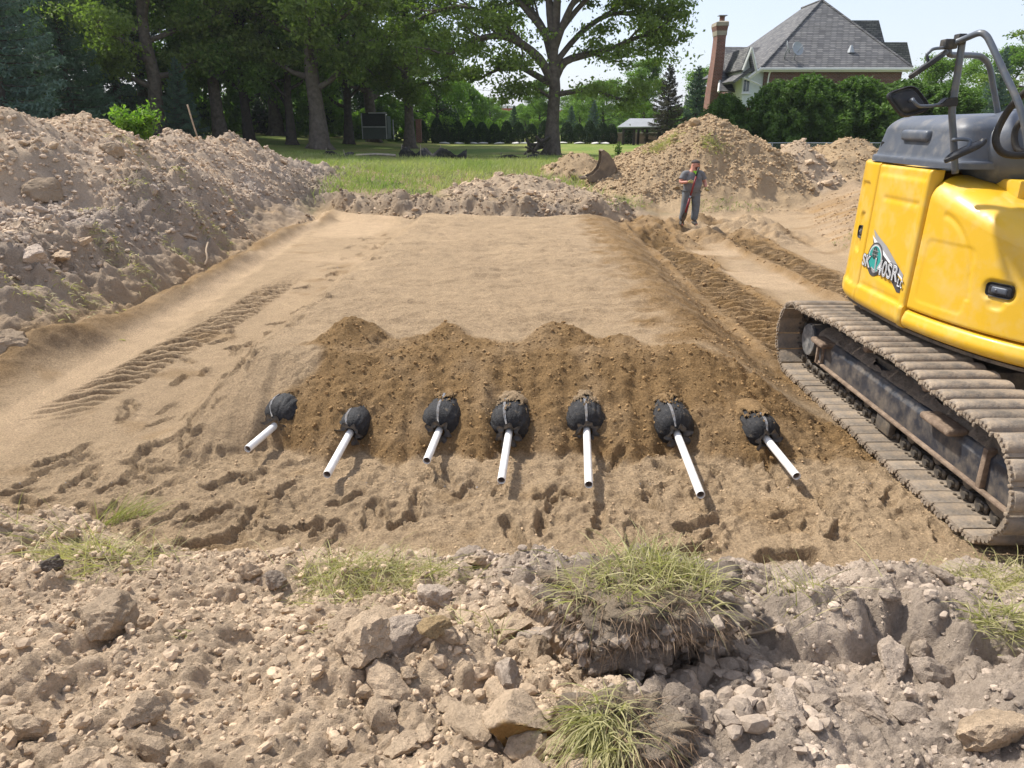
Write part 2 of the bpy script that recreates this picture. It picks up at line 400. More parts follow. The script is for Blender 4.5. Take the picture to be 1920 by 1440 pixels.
    wb = np.interp(x, [-3, 2.6, 3.6, 4.6, 12], [0.75, 0.75, 1.6, 3.2, 3.6]) + 0.35*n2*0.6; out_l = np.clip((xl - x + 0.20*fbm(x*2.0, y*2.0, 4, 91, 0.6))/1.15, 0, 1)**0.8; out_b = sstep(0.0, 1.0, (y - yb + 0.22*fbm(x*1.6, y*1.6, 3, 92))/np.clip(wb, 0.3, 9))
    wr = np.interp(y, [0, 13, 16, 21], [0.7, 0.8, 1.6, 2.4]); out_r = sstep(0.0, 1.0, (x - xr)/wr)
    outm = np.maximum(np.maximum(out_l, out_b), out_r)
    # left heap
    xc, hc = crest(y)
    dx = x - xc
    heap = hc - 0.86 - np.sqrt(dx*dx + 0.10)*np.where(dx > 0, 0.50, 0.62) + 0.14
    heap = heap + 0.20*fbm(x*0.75, y*0.75, 4, 41)
    heap = np.clip(heap, 0, 9)*sstep(30, 26, y + 0.4*(x+7))*sstep(2, 9, y)
    heap = heap + 0.25*sstep(0, 1.2, xl-x)*(1-sstep(4.5, 6.5, xl-x))*sstep(20, 15, y)     # the toe stands on the cut edge
    hm = np.clip(heap/0.12, 0, 1)*out_l
    lum = lumps(x, y, 0.55, 42, 0.40)*0.55 + lumps(x+3, y, 0.24, 43, 0.55)*0.7 + (lumps(x, y+5, 0.11, 44, 0.7)*0.8)
    mo = np.zeros_like(x); mreg = np.zeros(x.shape, int); mrg = np.zeros_like(x)
    for (mx, my, rx, ry, h, rg, mid) in MOUNDS:
        rr = np.sqrt(((x-mx)/rx)**2 + ((y-my)/ry)**2 + 0.012)
        v = h*(1.06-rr) + 0.10*fbm(x*1.1, y*1.1, 3, 46+mid)*np.clip(h*(1.06-rr)*3, 0, 1)
        better = v > np.maximum(mo, 0.05)
        mreg = np.where(better, mid, mreg); mrg = np.where(better, rg, mrg); mo = np.maximum(mo, v)
    mm = np.clip(mo/0.15, 0, 1)
    mlum = mrg*(lumps(x, y, 0.42, 47, 0.35)*0.32 + lumps(x, y, 0.2, 48, 0.5)*0.4) + lumps(x+1, y, 0.12, 49, 0.7)*0.5
    flatm = sstep(5.5, 7.0, x)*sstep(12, 14, y)*(1-sstep(21.5, 22.5, y))
    wl = np.abs((y + 0.25*np.sin(x*0.5) + 0.08*perlin(x*1.2, y*1.2, 93))/0.85 % 1.0 - 0.5)*2
    rough = rough + flatm*(-0.05*sstep(0.55, 0.75, wl)*(1+0.5*np.sin(x*8)) + 0.05*fbm(x*2.6, y*3, 4, 94, 0.6) + 0.25*lumps(x, y, 0.16, 96, 0.4))
    zo = grade + rough + heap*1.0 + hm*lum*1.1 + mo + mm*mlum
    berm = np.exp(-((y-yb-0.9)/0.8)**2)*sstep(-6.5, -5, x)*(1-sstep(2.0, 3.6, x))
    zo = zo + berm*(0.06 + 0.22*fbm(x*1.3, y*1.3, 4, 50) + lumps(x, y, 0.6, 51, 0.5)*0.35 + lumps(x, y, 0.16, 52, 0.6)*0.35)
    # cut face lumps
    face = np.maximum(np.clip(out_l*2, 0, 1)*(1-sstep(0.9, 2.0, xl-x)), out_b*(1-sstep(0.6, 1.2, y-yb)))
    zo = zo + face*(0.12*fbm(x*2.5, y*2.5, 4, 53, 0.6) + lumps(x, y, 0.3, 54, 0.5)*0.45 + lumps(x, y, 0.13, 59, 0.6)*0.6)
    z = z*(1-outm) + zo*outm
    # colours outside
    turf = sstep(-0.2, 0.5, fbm(x*0.8, y*0.8, 3, 55))*(1-hm)*(1-mm)*(1-berm)
    fw = (0.55*sstep(0.0, 0.6, fbm(x*0.5+4, y*1.3, 4, 97)) + 0.35*sstep(0.55, 0.75, wl)*flatm)[..., None]
    g0 = C_FLAT*(1-fw) + (C_WET*1.15)*fw
    gr_m = np.clip(sstep(20.5, 23.0, y) + sstep(-6.5, -8, x)*(1-hm), 0, 1)*(1-mm)*(1-np.clip(berm*1.6, 0, 1))*(1-sstep(6.5, 9, x)*(1-sstep(26.5, 28, y)))
    gr_m = np.maximum(gr_m*np.clip(0.35+turf, 0, 1), sstep(27, 30, y))
    g0 = g0*(1-gr_m[..., None]) + C_TURF*gr_m[..., None]
    hcol = C_GREY*0.5 + C_CLAY*0.5
    hv = np.clip(0.62 + 0.7*fbm(x*0.45, y*0.45, 4, 56) + 0.35*(heap-0.9), 0, 1)[..., None]
    hcol = (C_GREY*0.96)*(1-hv) + C_CLAY*hv
    dk = sstep(0.42, 0.8, fbm(x*1.7, y*1.7, 3, 57))[..., None]*0.5
    hcol = hcol*(1-dk) + C_DARK*1.25*dk
    g0 = g0*(1-hm[..., None]) + hcol*hm[..., None]
    mcol = C_MOUND*(1.0+0.14*np.clip(fbm(x*0.9, y*0.9, 3, 58), -1, 1))[..., None]
    m5 = ((mreg == 5) | (mreg == 7))[..., None]
    mcol = np.where(m5, mcol*0.55+C_GREY*0.42, mcol)
    g0 = g0*(1-mm[..., None]) + mcol*mm[..., None]
    bcol = ((C_GREY*0.25+C_MOUND*0.60)*(0.92+0.25*np.clip(n2, -1, 1))[..., None])
    bm_ = np.clip(berm*1.5, 0, 1)[..., None]*(1-mm[..., None]); g0 = g0*(1-bm_) + bcol*bm_
    fc = np.clip(face*1.2, 0, 1)[..., None]*0.5*(1-out_r[..., None])*(0.5+0.8*sstep(-0.2, 0.5, n1)[..., None]); g0 = g0*(1-fc) + (C_GREY*0.70)*fc
    om = sstep(0.03, 0.22, outm)[..., None]
    col = col*(1-om) + g0*om
    reg = np.where(outm > 0.12, 3, reg)
    reg = np.where((out_l > 0.12) & (heap > 0.12), 2, reg)
    reg = np.where((mo > 0.10) & (outm > 0.5) & (reg != 2), mreg, reg)
    # ---- near bank
    t = yn - y
    nb = sstep(-0.05, 0.10, t)
    bank = 0.05 + 0.335*np.clip(t, 0, 3.2)
    bank = np.where(t > 3.2, 0.05+0.335*3.2, bank)
    if fine or True:
        bank = bank + 0.07*fbm(x*1.5, y*1.5, 4, 60, 0.5)*np.clip(t*1.5, 0.2, 1)
        for (bx, by, rx, ry, h) in BUMPS:
            wob = 1 + 0.28*fbm(x*4.2, y*4.2, 3, 61)
            e2 = (((x-bx)/rx)**2 + ((y-by)/ry)**2)*wob
            bank = bank + h*np.clip(1-e2, 0, 1)**0.7
    if fine:
        greym = sstep(-0.25, 0.35, x - 0.25 + 0.35*n1 + 0.6*sstep(2.5, 3.3, y))
        l1 = lumps(x, y, 0.26, 62, 0.28)*0.5; l2 = lumps(x, y, 0.105, 63, 0.5)*0.75; l3 = lumps(x, y, 0.05, 64, 0.8)*0.9; l4 = lumps(x, y, 0.03, 65, 0.85)*1.0
        bank = bank + l1 + np.maximum(l2, l3*0.9) + l4*0.8 + 0.018*fbm(x*11, y*11, 4, 66, 0.65)
    else:
        greym = sstep(-0.25, 0.35, x - 0.25 + 0.35*n1 + 0.6*sstep(2.5, 3.3, y))
    bcol2 = C_CLAY*(0.98+0.12*np.clip(n2, -1, 1))[..., None]
    gcol2 = (C_GREY*1.02)*(1.0+0.16*np.clip(fbm(x*1.9, y*1.9, 3, 67), -1, 1))[..., None]
    bcol2 = bcol2*(1-greym[..., None]) + gcol2*greym[..., None]
    dk2 = sstep(0.35, 0.75, fbm(x*2.4+3, y*2.4, 3, 68))[..., None]*0.45*greym[..., None]
    bcol2 = bcol2*(1-dk2) + C_DARK*1.3*dk2
    z = z*(1-nb) + bank*nb
    col = col*(1-nb[..., None]) + bcol2*nb[..., None]
    reg = np.where(nb > 0.5, 0, reg)
    return z, np.clip(col, 0.01, 0.9), reg

def hz(x, y):
    return float(terrain(np.array([float(x)]), np.array([float(y)]), True)[0][0]) if y < 30 else float(lawn_z(np.array([x]), np.array([y]))[0])

def hit(px, py, tmax=70):
    """where the view ray through a photo pixel meets the ground"""
    d = ray(px, py)
    t = np.concatenate([np.arange(1.6, 9, 0.02), np.arange(9, min(tmax, 34), 0.06)])
    X, Y, Z = d.x*t, d.y*t, CAM_H + d.z*t
    g = np.where(Y < 30, terrain(X, np.minimum(Y, 31), True)[0], lawn_z(X, Y))
    k = np.argmax(Z < g)
    if not (Z[k] < g[k]): return hit(px, py+6, tmax)
    return Vector((X[k], Y[k], g[k]))

# ---- grids
def grow(a, b, s0, k):
    out = [a]; s = s0
    while out[-1] < b: out.append(out[-1]+s); s *= k
    return np.array(out)
xm = np.arange(-7.0, 6.6, 0.045)
XF = np.concatenate([-grow(7.045, 24, 0.05, 1.026)[::-1], xm, grow(xm[-1]+0.05, 22, 0.05, 1.026)])
def rows(a, b, k):
    out = [a]
    while out[-1] < b: out.append(out[-1] + k*out[-1])
    return np.array(out)
YM = 13.6
YF = rows(YM, 33, 0.0034)
YF2 = np.linspace(5.0, YM, 110)                                     # flanks of the middle block
ia, ib = int(np.argmin(np.abs(XF+4.4))), int(np.argmin(np.abs(XF-4.5)))
ja, jb = int(np.argmin(np.abs(XF+7.9))), int(np.argmin(np.abs(XF-6.5)))
XN = np.linspace(XF[ia], XF[ib], int((XF[ib]-XF[ia])/0.0145)); YN = np.concatenate([np.arange(0.4, 1.3, 0.03), np.arange(1.3, 4.992, 0.0130)]); YN = np.append(YN[YN < 4.99], 5.0)
XM = np.linspace(XF[ja], XF[jb], int((XF[jb]-XF[ja])/0.027)); YMID = np.append(rows(5.0, YM, 0.0031)[:-1], YM)
YC = np.linspace(0.4, 5.0, 40)
def block(xs, ys, fine):
    X, Y = np.meshgrid(xs, ys)
    z, c, r = terrain(X.ravel(), Y.ravel(), fine)
    return [xs, ys, X.ravel(), Y.ravel(), z, c, r]
bf = block(XF, YF, True)
bm_l, bm_r = block(XF[:ja+1], YF2, True), block(XF[jb:], YF2, True); bmid = block(XM, YMID, True)
bnr = block(XN, YN, True); bl = block(XF[:ia+1], YC, False); br_ = block(XF[ib:], YC, False)
G = lambda b: b[4].reshape(len(b[1]), len(b[0]))
# sew the blocks: every seam takes its heights from one side
f0 = G(bf)[0]
G(bm_l)[-1] = f0[:ja+1]; G(bm_r)[-1] = f0[jb:]; G(bmid)[-1] = np.interp(XM, XF, f0)
G(bmid)[:, 0] = np.interp(YMID, YF2, G(bm_l)[:, -1]); G(bmid)[:, -1] = np.interp(YMID, YF2, G(bm_r)[:, 0])
row5x = np.concatenate([XF[:ja], XM, XF[jb+1:]]); row5z = np.concatenate([G(bm_l)[0][:-1], G(bmid)[0], G(bm_r)[0][1:]])
G(bl)[-1] = np.interp(XF[:ia+1], row5x, row5z); G(br_)[-1] = np.interp(XF[ib:], row5x, row5z)
G(bnr)[-1] = np.interp(XN, row5x, row5z)
G(bnr)[:, 0] = np.interp(YN, YC, G(bl)[:, -1]); G(bnr)[:, -1] = np.interp(YN, YC, G(br_)[:, 0])
# outer rim dips under the lawn sheet
zz = G(bf)
rim = np.maximum.reduce([sstep(-22.5, -23.6, XF)[None, :]*np.ones((len(YF), 1)), sstep(20.6, 21.6, XF)[None, :]*np.ones((len(YF), 1)), sstep(31.6, 32.6, YF)[:, None]*np.ones((1, len(XF)))])
zz -= 0.10*rim
FACES = {}
for xs, ys, X, Y, z, c, r in (bf, bm_l, bmid, bm_r, bnr, bl, br_):
    w_, h_ = len(xs), len(ys)
    idx = np.arange(w_*h_).reshape(h_, w_)
    q = np.stack([idx[:-1, :-1], idx[:-1, 1:], idx[1:, 1:], idx[1:, :-1]], -1).reshape(-1, 4)
    fr = r[q[:, 0]]
    V = np.stack([X, Y, z], 1)
    for k in np.unique(fr):
        qq = q[fr == k]; u, inv = np.unique(qq, return_inverse=True)
        FACES.setdefault(int(k), []).append((V[u], inv.reshape(-1, 4), c[u]))
M_SOIL = soil_mat('crumbly_soil', (0.026, 42), (0.009, 150))
M_SAND = soil_mat('coarse_sand', (0.034, 44), (0.014, 120), var=0.14, speck=0.36)
M_HEAP = soil_mat('heap_soil', (0.06, 15), (0.02, 55), var=0.2, vs=1.2)
M_GROUND = soil_mat('rough_ground', (0.05, 13), (0.016, 60), var=0.25, vs=1.0)
RN = {0: ('soil_bank', M_SOIL), 1: ('sand', M_SAND), 2: ('spoil_heap', M_HEAP), 3: ('ground', M_GROUND), 4: ('soil_mound', M_HEAP), 5: ('soil_mound', M_HEAP), 6: ('soil_mound', M_HEAP), 7: ('soil_mound', M_HEAP), 8: ('soil_mound', M_HEAP)}
ML = {2: 'long grey and tan spoil heap along the left edge of the pit', 4: 'tallest tan soil mound, behind the worker, with a stone on its top',
      5: 'grey lumpy soil mound directly right of the tallest mound', 6: 'flat-topped tan soil mound in front of the wire fence beside the excavator',
      7: 'low grey soil mound at the far end of the sand bed', 8: 'small tan soil mound left of the loose steel bucket'}
LAND = {}
for k, lst in FACES.items():
    off = 0; vs, fs, cs = [], [], []
    for v, f, c in lst:
        vs.append(v); fs.append(f+off); cs.append(c); off += len(v)
    o = link(RN[k][0], mesh_np(RN[k][0], np.concatenate(vs), np.concatenate(fs), True, np.concatenate(cs)), RN[k][1])
    LAND[k] = o
    if k in ML: tag(o, ML[k], 'soil heap' if k == 2 else 'soil mound')
    else: tag(o, kind='structure')

# ---- lawn sheet round the dig, out to the horizon
def lawn_sheet():
    gx = np.concatenate([-grow(22.8, 900, 1.2, 1.25)[::-1], np.linspace(-22, 20, 29), grow(20.8, 900, 1.2, 1.25)])
    gy = np.concatenate([-grow(0.6, 500, 1.0, 1.3)[::-1]+1.0, np.linspace(1.2, 31.4, 16), grow(32.2, 1500, 0.9, 1.16)])
    X, Y = np.meshgrid(gx, gy); z = lawn_z(X, Y)
    V = np.stack([X.ravel(), Y.ravel(), z.ravel()], 1)
    idx = np.arange(V.shape[0]).reshape(X.shape)
    q = np.stack([idx[:-1, :-1], idx[:-1, 1:], idx[1:, 1:], idx[1:, :-1]], -1)
    cx = (gx[:-1]+gx[1:])/2; cy = (gy[:-1]+gy[1:])/2
    hole = ((cx > -22.2) & (cx < 20.1))[None, :] & ((cy > 0.45) & (cy < 31.5))[:, None]
    return mesh_np('lawn', V, q[~hole], True)
mL, ntl, bL = new_mat('mown_lawn')
g_ = N(ntl, 'ShaderNodeNewGeometry')
na = noise_node(ntl, 0.18, 5, 0.6, g_.outputs['Position']); nb_ = noise_node(ntl, 9, 4, 0.7, g_.outputs['Position'])
ca = ramp(ntl, na.outputs[0], [(0.35, (0.13, 0.21, 0.04)), (0.52, (0.22, 0.25, 0.07)), (0.70, (0.34, 0.30, 0.12))])
cb = ramp(ntl, nb_.outputs[0], [(0.3, 0.65), (0.7, 1.3)])
ntl.links.new(mixc(ntl, ca.outputs[0], cb.outputs[0], 1.0, 'MULTIPLY'), bL.inputs['Base Color'])
bL.inputs['Roughness'].default_value = 0.9; bL.inputs['Specular IOR Level'].default_value = 0.1
bpn = N(ntl, 'ShaderNodeBump'); bpn.inputs['Distance'].default_value = 0.06
ntl.links.new(nb_.outputs[0], bpn.inputs['Height']); ntl.links.new(bpn.outputs[0], bL.inputs['Normal'])
tag(link('lawn', lawn_sheet(), mL), kind='structure')
# ================================================================ clods: the crumbled soil lying on banks and heaps
def ico(sub):
    bm = bmesh.new(); bmesh.ops.create_icosphere(bm, subdivisions=sub, radius=1.0)
    v = np.array([p.co[:] for p in bm.verts]); f = np.array([[q.index for q in p.verts] for p in bm.faces]); bm.free()
    return v, f
ICO = {k: ico(k) for k in (1, 2, 3, 4)}

def noise3(v, s, f=1.0):
    return (perlin(v[:, 0]*f+s*3.1, v[:, 1]*f+v[:, 2]*f*0.7, s) + perlin(v[:, 1]*f-s*1.7, v[:, 2]*f+v[:, 0]*f*0.6, s+1) + perlin(v[:, 2]*f+5, v[:, 0]*f-v[:, 1]*f*0.5, s+2))/1.9

def clod_shape(sub, seed, planes=14, rough=0.12, flat=(0.72, 1.0)):
    r = np.random.default_rng(seed)
    v, f = ICO[sub]
    rad = np.full(len(v), 1.25)
    for k in range(planes):
        n = r.normal(size=3); n /= np.linalg.norm(n); d = r.uniform(0.66, 1.0)
        c = v @ n
        rad = np.where(c > 0.05, np.minimum(rad, d/np.maximum(c, 0.05)), rad)
    rad = rad*(1 + rough*noise3(v, seed % 50, 2.2) + (rough*0.7*noise3(v, seed % 50+7, 5.0) if sub > 1 else 0) + (rough*0.5*noise3(v, seed % 50+9, 11.0) if sub > 3 else 0))
    return v*rad[:, None]*np.array([1.0, r.uniform(*flat), r.uniform(flat[0]*0.85, flat[1]*0.9)]), f

def rotmats(n, r):
    q = r.normal(size=(n, 4)); q /= np.linalg.norm(q, axis=1)[:, None]
    a, b, c, d = q.T
    return np.stack([np.stack([1-2*(c*c+d*d), 2*(b*c-a*d), 2*(b*d+a*c)], -1), np.stack([2*(b*c+a*d), 1-2*(b*b+d*d), 2*(c*d-a*b)], -1), np.stack([2*(b*d-a*c), 2*(c*d+a*b), 1-2*(b*b+c*c)], -1)], 1)

def clod_mass(name, pts, rad, cols, sub, mat, parent, seed, bury=0.25):
    """many small crumbs joined into one part"""
    r = np.random.default_rng(seed)
    shapes = [clod_shape(sub, seed*20+i, 12, 0.22) for i in range(8)]
    which = r.integers(0, 8, len(pts)); Rm = rotmats(len(pts), r)
    V, F, Cc = [], [], []; off = 0
    for i in range(8):
        k = np.where(which == i)[0]
        if len(k) == 0: continue
        sv, sf = shapes[i]; nv = len(sv)
        w = np.einsum('nij,vj->nvi', Rm[k], sv)*rad[k][:, None, None]
        w = w*np.array([1, 1, 0.85]) + pts[k][:, None, :] + np.array([0, 0, 1])*(rad[k]*bury)[:, None, None]
        V.append(w.reshape(-1, 3)); F.append((sf[None]+(np.arange(len(k))*nv)[:, None, None]+off).reshape(-1, 3)); off += len(k)*nv
        Cc.append(np.repeat(cols[k], nv, 0))
    me = mesh_np(name, np.concatenate(V), np.concatenate(F), False, np.concatenate(Cc))
    o = link(name, me, mat, parent); tag(o, kind='stuff'); return o

M_CRUMB = soil_mat('crumbs', (0.004, 70), (0.0015, 220), var=0.15)
M_SCRUMB = soil_mat('damp_sand_crumbs', (0.002, 90), (0.001, 260), var=0.12, speck=0.1)
CLOD_MESH = {}
for tone, c in (('clay', C_CLAY*0.98), ('grey', C_GREY*0.98), ('brown', C_MOUND*0.95), ('dark', C_DARK*1.35)):
    CLOD_MESH[tone] = []
    for i in range(7):
        v, f = clod_shape(3, 300+i*13, 15, 0.17)
        CLOD_MESH[tone].append(mesh_np('clod', v, f, False, np.tile(c*(0.9+0.04*i), (len(v), 1))))
        CLOD_MESH[tone][-1].materials.append(M_SOIL)

def scatter(n, xr, yr, seed, keep):
    r = np.random.default_rng(seed)
    x = r.uniform(*xr, n); y = r.uniform(*yr, n)
    z, c, g = terrain(x, y, True)
    k = keep(x, y, g, r)
    return np.stack([x, y, z], 1)[k], c[k]

# near bank
def near_keep(x, y, g, r): return (g == 0) & (np.abs(x) < 0.72*y+0.75) & (r.random(len(x)) < np.where(x > 0.5, 0.62, 1.0))
p, c = scatter(15000, (-3.6, 3.6), (1.25, 4.8), 71, near_keep)
rr = rng.random(len(p))
clod_mass('soil_crumbs', p, 0.005+0.011*rr**2, c*(0.72+0.36*rng.random((len(p), 1))), 1, M_CRUMB, LAND[0], 5)
p, c = scatter(4200, (-3.6, 3.6), (1.25, 4.7), 72, near_keep)
rr = rng.random(len(p))
clod_mass('soil_crumbs', p, 0.011+0.024*rr**2.6, c*(0.74+0.36*rng.random((len(p), 1))), 2, M_CRUMB, LAND[0], 6)

def single_clods(parent, p, c, rmin, rmax, seed, power=2.0):
    r = np.random.default_rng(seed)
    for i in range(len(p)):
        lum = c[i].mean(); tone = 'grey' if c[i][2]/c[i][0] > 0.60 else ('brown' if c[i][2]/c[i][0] < 0.47 else 'clay')
        if lum < 0.2: tone = 'dark'
        me = CLOD_MESH[tone][r.integers(0, 7)]
        o = bpy.data.objects.new('clod', me); COL.objects.link(o); o.parent = parent
        s = rmin + (rmax-rmin)*r.random()**power
        o.scale = (s*r.uniform(0.9, 1.25), s, s*r.uniform(0.65, 0.95)); o.rotation_euler = (r.uniform(-0.5, 0.5), r.uniform(-0.5, 0.5), r.uniform(0, 6.28))
        o.location = (p[i][0], p[i][1], p[i][2]+s*0.22)
def nk2(x, y, g, r): return (g == 0) & (np.abs(x) < 0.72*y+0.3) & (r.random(len(x)) < 0.35+0.65*np.exp(-((x-0.0)/0.55)**2))
p, c = scatter(640, (-2.9, 2.9), (1.4, 4.3), 73, nk2)
single_clods(LAND[0], p[:250], c[:250], 0.022, 0.085, 74, 2.2)

p, c = scatter(220, (-0.8, 0.2), (1.75, 2.9), 78, lambda x, y, g, r: g == 0)
single_clods(LAND[0], p[:38], c[:38], 0.045, 0.095, 79, 1.6)

# left heap, right mounds, far berm
def lh(x, y, g, r): return (g == 2) & (x > -10.2) & (x < -5.5)
p, c = scatter(17000, (-10.5, -5.3), (7.0, 26), 75, lh)
rr = rng.random(len(p)); clod_mass('soil_crumbs', p, 0.014+0.055*rr**3.0, np.clip(c*1.05, 0, 1)*(0.82+0.34*rng.random((len(p), 1))), 1, M_CRUMB, LAND[2], 7)
p, c = scatter(420, (-10.0, -5.4), (7.2, 25), 76, lh)
single_clods(LAND[2], p[:220], c[:220], 0.05, 0.17, 77, 2.8)
for rid, n, nb2, box in ((4, 8500, 60, ((2.5, 10.2), (21.2, 27.5))), (5, 900, 40, ((7.6, 11), (22.5, 26.5))), (6, 1800, 25, ((8.8, 15), (22.8, 27))), (7, 1300, 40, ((-2.6, 3.2), (21, 25))), (8, 350, 12, ((0.8, 4), (25.6, 28.2)))):
    def mk(x, y, g, r, rid=rid): return g == rid
    p, c = scatter(n, box[0], box[1], 80+rid, mk)
    if len(p) == 0: continue
    rr = rng.random(len(p)); clod_mass('soil_crumbs', p, 0.022+0.042*rr**2.4, np.clip(c*1.08, 0, 1)*(0.82+0.36*rng.random((len(p), 1))), 1, M_CRUMB, LAND[rid], 8+rid)
    k = rng.permutation(len(p))[:nb2]
    single_clods(LAND[rid], p[k], c[k], 0.06, 0.17, 90+rid, 2.4)
def gk(x, y, g, r): return (g == 3)
p, c = scatter(2600, (-5.6, 3.4), (19.4, 22.6), 96, gk)
rr = rng.random(len(p)); clod_mass('soil_crumbs', p, 0.02+0.05*rr**2.2, np.clip(c*1.05, 0, 1)*(0.8+0.4*rng.random((len(p), 1))), 1, M_CRUMB, LAND[3], 17)
single_clods(LAND[3], p[:40], c[:40], 0.05, 0.12, 97, 2.0)

# hero clods, each one a thing of its own
def hero(name, label, px, py, size, seed, col, cat='clod', flat=(0.7, 1.0), sub=4, rz=0.0, tilt=0.0, sink=0.25, planes=11, rough=0.12):
    v, f = clod_shape(sub, seed, planes, rough, flat)
    n = noise3(v, seed % 40+3, 3.0)[:, None]
    cols = np.clip(np.array(col)*(1+0.13*n), 0.02, 0.9)
    o = link(name, auto_smooth(mesh_np(name, v*size, f, True, cols), 24), M_SOIL)
    g = hit(px, py)
    o.location = (g.x, g.y, g.z + size*(0.55-sink)); o.rotation_euler = (tilt, 0, rz)
    tag(o, label, cat); return o
hero('dirt_clod', 'large tan-brown dusty clod on the left of the foreground soil', 205, 1185, 0.115, 1001, C_CLAY*0.80, rz=0.4)
hero('dirt_clod', 'round pale clod beside a grey one at the edge of the sand', 465, 1085, 0.062, 1002, C_CLAY*0.98)
hero('dirt_clod', 'grey clod touching a pale clod at the edge of the sand', 515, 1098, 0.055, 1003, C_GREY*0.95)
hero('dirt_clod', 'large grey block of soil below the middle grass clump', 755, 1205, 0.13, 1004, C_GREY*1.12, rz=0.6, flat=(0.6, 0.75))
hero('dirt_clod', 'pale blocky clod in front of the large grey block', 690, 1228, 0.095, 1005, C_CLAY*1.02, rz=2.1)
hero('dirt_clod', 'small ochre clod perched on the grey block in the foreground', 815, 1205, 0.052, 1006, np.array((0.40, 0.285, 0.155)), sink=-0.5)
hero('dirt_clod', 'pale rounded clod half hidden in the middle grass clump', 812, 1135, 0.085, 1007, C_GREY*1.15)
hero('dirt_clod', 'grey-brown clod left of the sod clump', 1010, 1215, 0.085, 1010, C_GREY*1.05, rz=1.0)
hero('dirt_clod', 'grey clod just below the sod clump on its left', 950, 1285, 0.065, 1011, C_GREY*1.0, rz=1.4)
hero('dirt_clod', 'grey blocky clod under the overhang of the sod clump', 1322, 1352, 0.062, 1012, C_GREY*0.80, rz=0.3)
hero('dirt_clod', 'second grey clod under the overhang, left of the blocky one', 1262, 1345, 0.075, 1013, C_GREY*0.66, rz=1.3)
hero('dirt_slab', 'upper flat slab of pale soil leaning on the grey lumpy mass', 1672, 1262, 0.105, 1014, C_GREY*1.18, flat=(0.45, 0.6), rz=0.9, tilt=0.6, cat='slab')
hero('dirt_slab', 'lower triangular slab of pale soil below the leaning slab', 1618, 1335, 0.085, 1015, C_GREY*1.15, flat=(0.45, 0.6), rz=2.2, tilt=0.5, cat='slab')
hero('dirt_clod', 'wide pale clod in the lower right corner', 1862, 1385, 0.11, 1016, C_CLAY*0.98, flat=(0.5, 0.7), rz=0.2)
hero('dirt_clod', 'tan clod near the bottom left of the foreground', 262, 1350, 0.062, 1017, C_CLAY*1.0)
hero('dirt_clod', 'flat tan clod at the lower left corner', 58, 1385, 0.062, 1018, C_CLAY*1.05, flat=(0.5, 0.7))
hero('dirt_clod', 'pale clod at the left frame edge beside the flattened grass', 20, 1090, 0.06, 1019, C_CLAY*0.92)
hero('root_ball', 'dark round root ball beside the flattened grass on the left', 96, 1068, 0.052, 1020, C_DARK*0.95, planes=3, rough=0.2, cat='root ball')
hero('stone', 'round tan stone on the very top of the tallest mound', 1301, 236, 0.16, 1021, C_MOUND*1.1, sub=3, sink=0.0, planes=4, cat='stone')
hero('boulder', 'large brown boulder of soil on the left spoil heap', 92, 372, 0.30, 1022, C_CLAY*0.62, rz=0.5, flat=(0.55, 0.8), cat='boulder')
hero('dirt_clod', 'pale grey boulder low on the left spoil heap', 62, 488, 0.17, 1023, C_GREY*1.35, rz=0.4, cat='boulder')
hero('dirt_clod', 'brown stone high on the left spoil heap', 215, 292, 0.2, 1024, C_CLAY*0.72, rz=0.2, cat='boulder')
hero('dirt_clod', 'rounded brown stone at the left end of the bank foot', 6, 655, 0.2, 1025, C_CLAY*0.7, cat='boulder')

# the clod with a cut ochre face
def split_clod():
    v, f = clod_shape(4, 1030, 7, 0.09, (0.8, 1.0))
    n = np.array((0.05, -0.93, -0.33)); n /= np.linalg.norm(n)
    dd = v @ n - 0.52; cut = dd > 0
    v = v - np.clip(dd, 0, None)[:, None]*n
    cols = np.where(cut[:, None], np.array((0.40, 0.245, 0.095)), C_CLAY*1.02)
    root = empty('split_clod', hit(975, 1385)); tag(root, 'large clod with a smooth ochre cut face towards the viewer', 'clod')
    root.location.z += 0.055
    link('crust', mesh_np('crust', v*np.array((0.118, 0.09, 0.10)), f, True, cols), M_SOIL, root)
    # solid strips across the cut face, coloured dark as the shadow inside cracks
    bm = bmesh.new()
    for pts in ([(0.012, 0.035), (0.016, 0.012), (0.03, -0.01), (0.034, -0.04)], [(-0.045, -0.005), (-0.035, -0.03), (-0.04, -0.05)]):
        prev = None
        for (a, b) in pts:
            y = -0.0505 - 0.33*(b)*0.35
            l = bm.verts.new((a-0.0022, y, b)); q = bm.verts.new((a+0.0022, y, b)); l2 = bm.verts.new((a-0.0022, y+0.012, b)); q2 = bm.verts.new((a+0.0022, y+0.012, b))
            cur = (l, q, q2, l2)
            if prev:
                for i in range(4): bm.faces.new((prev[i], prev[(i+1) % 4], cur[(i+1) % 4], cur[i]))
            prev = cur
    link('crack', bm_mesh(bm, 'crack'), simple_mat('crack_shadow_soil', (0.05, 0.035, 0.02), 0.95), root)
split_clod()

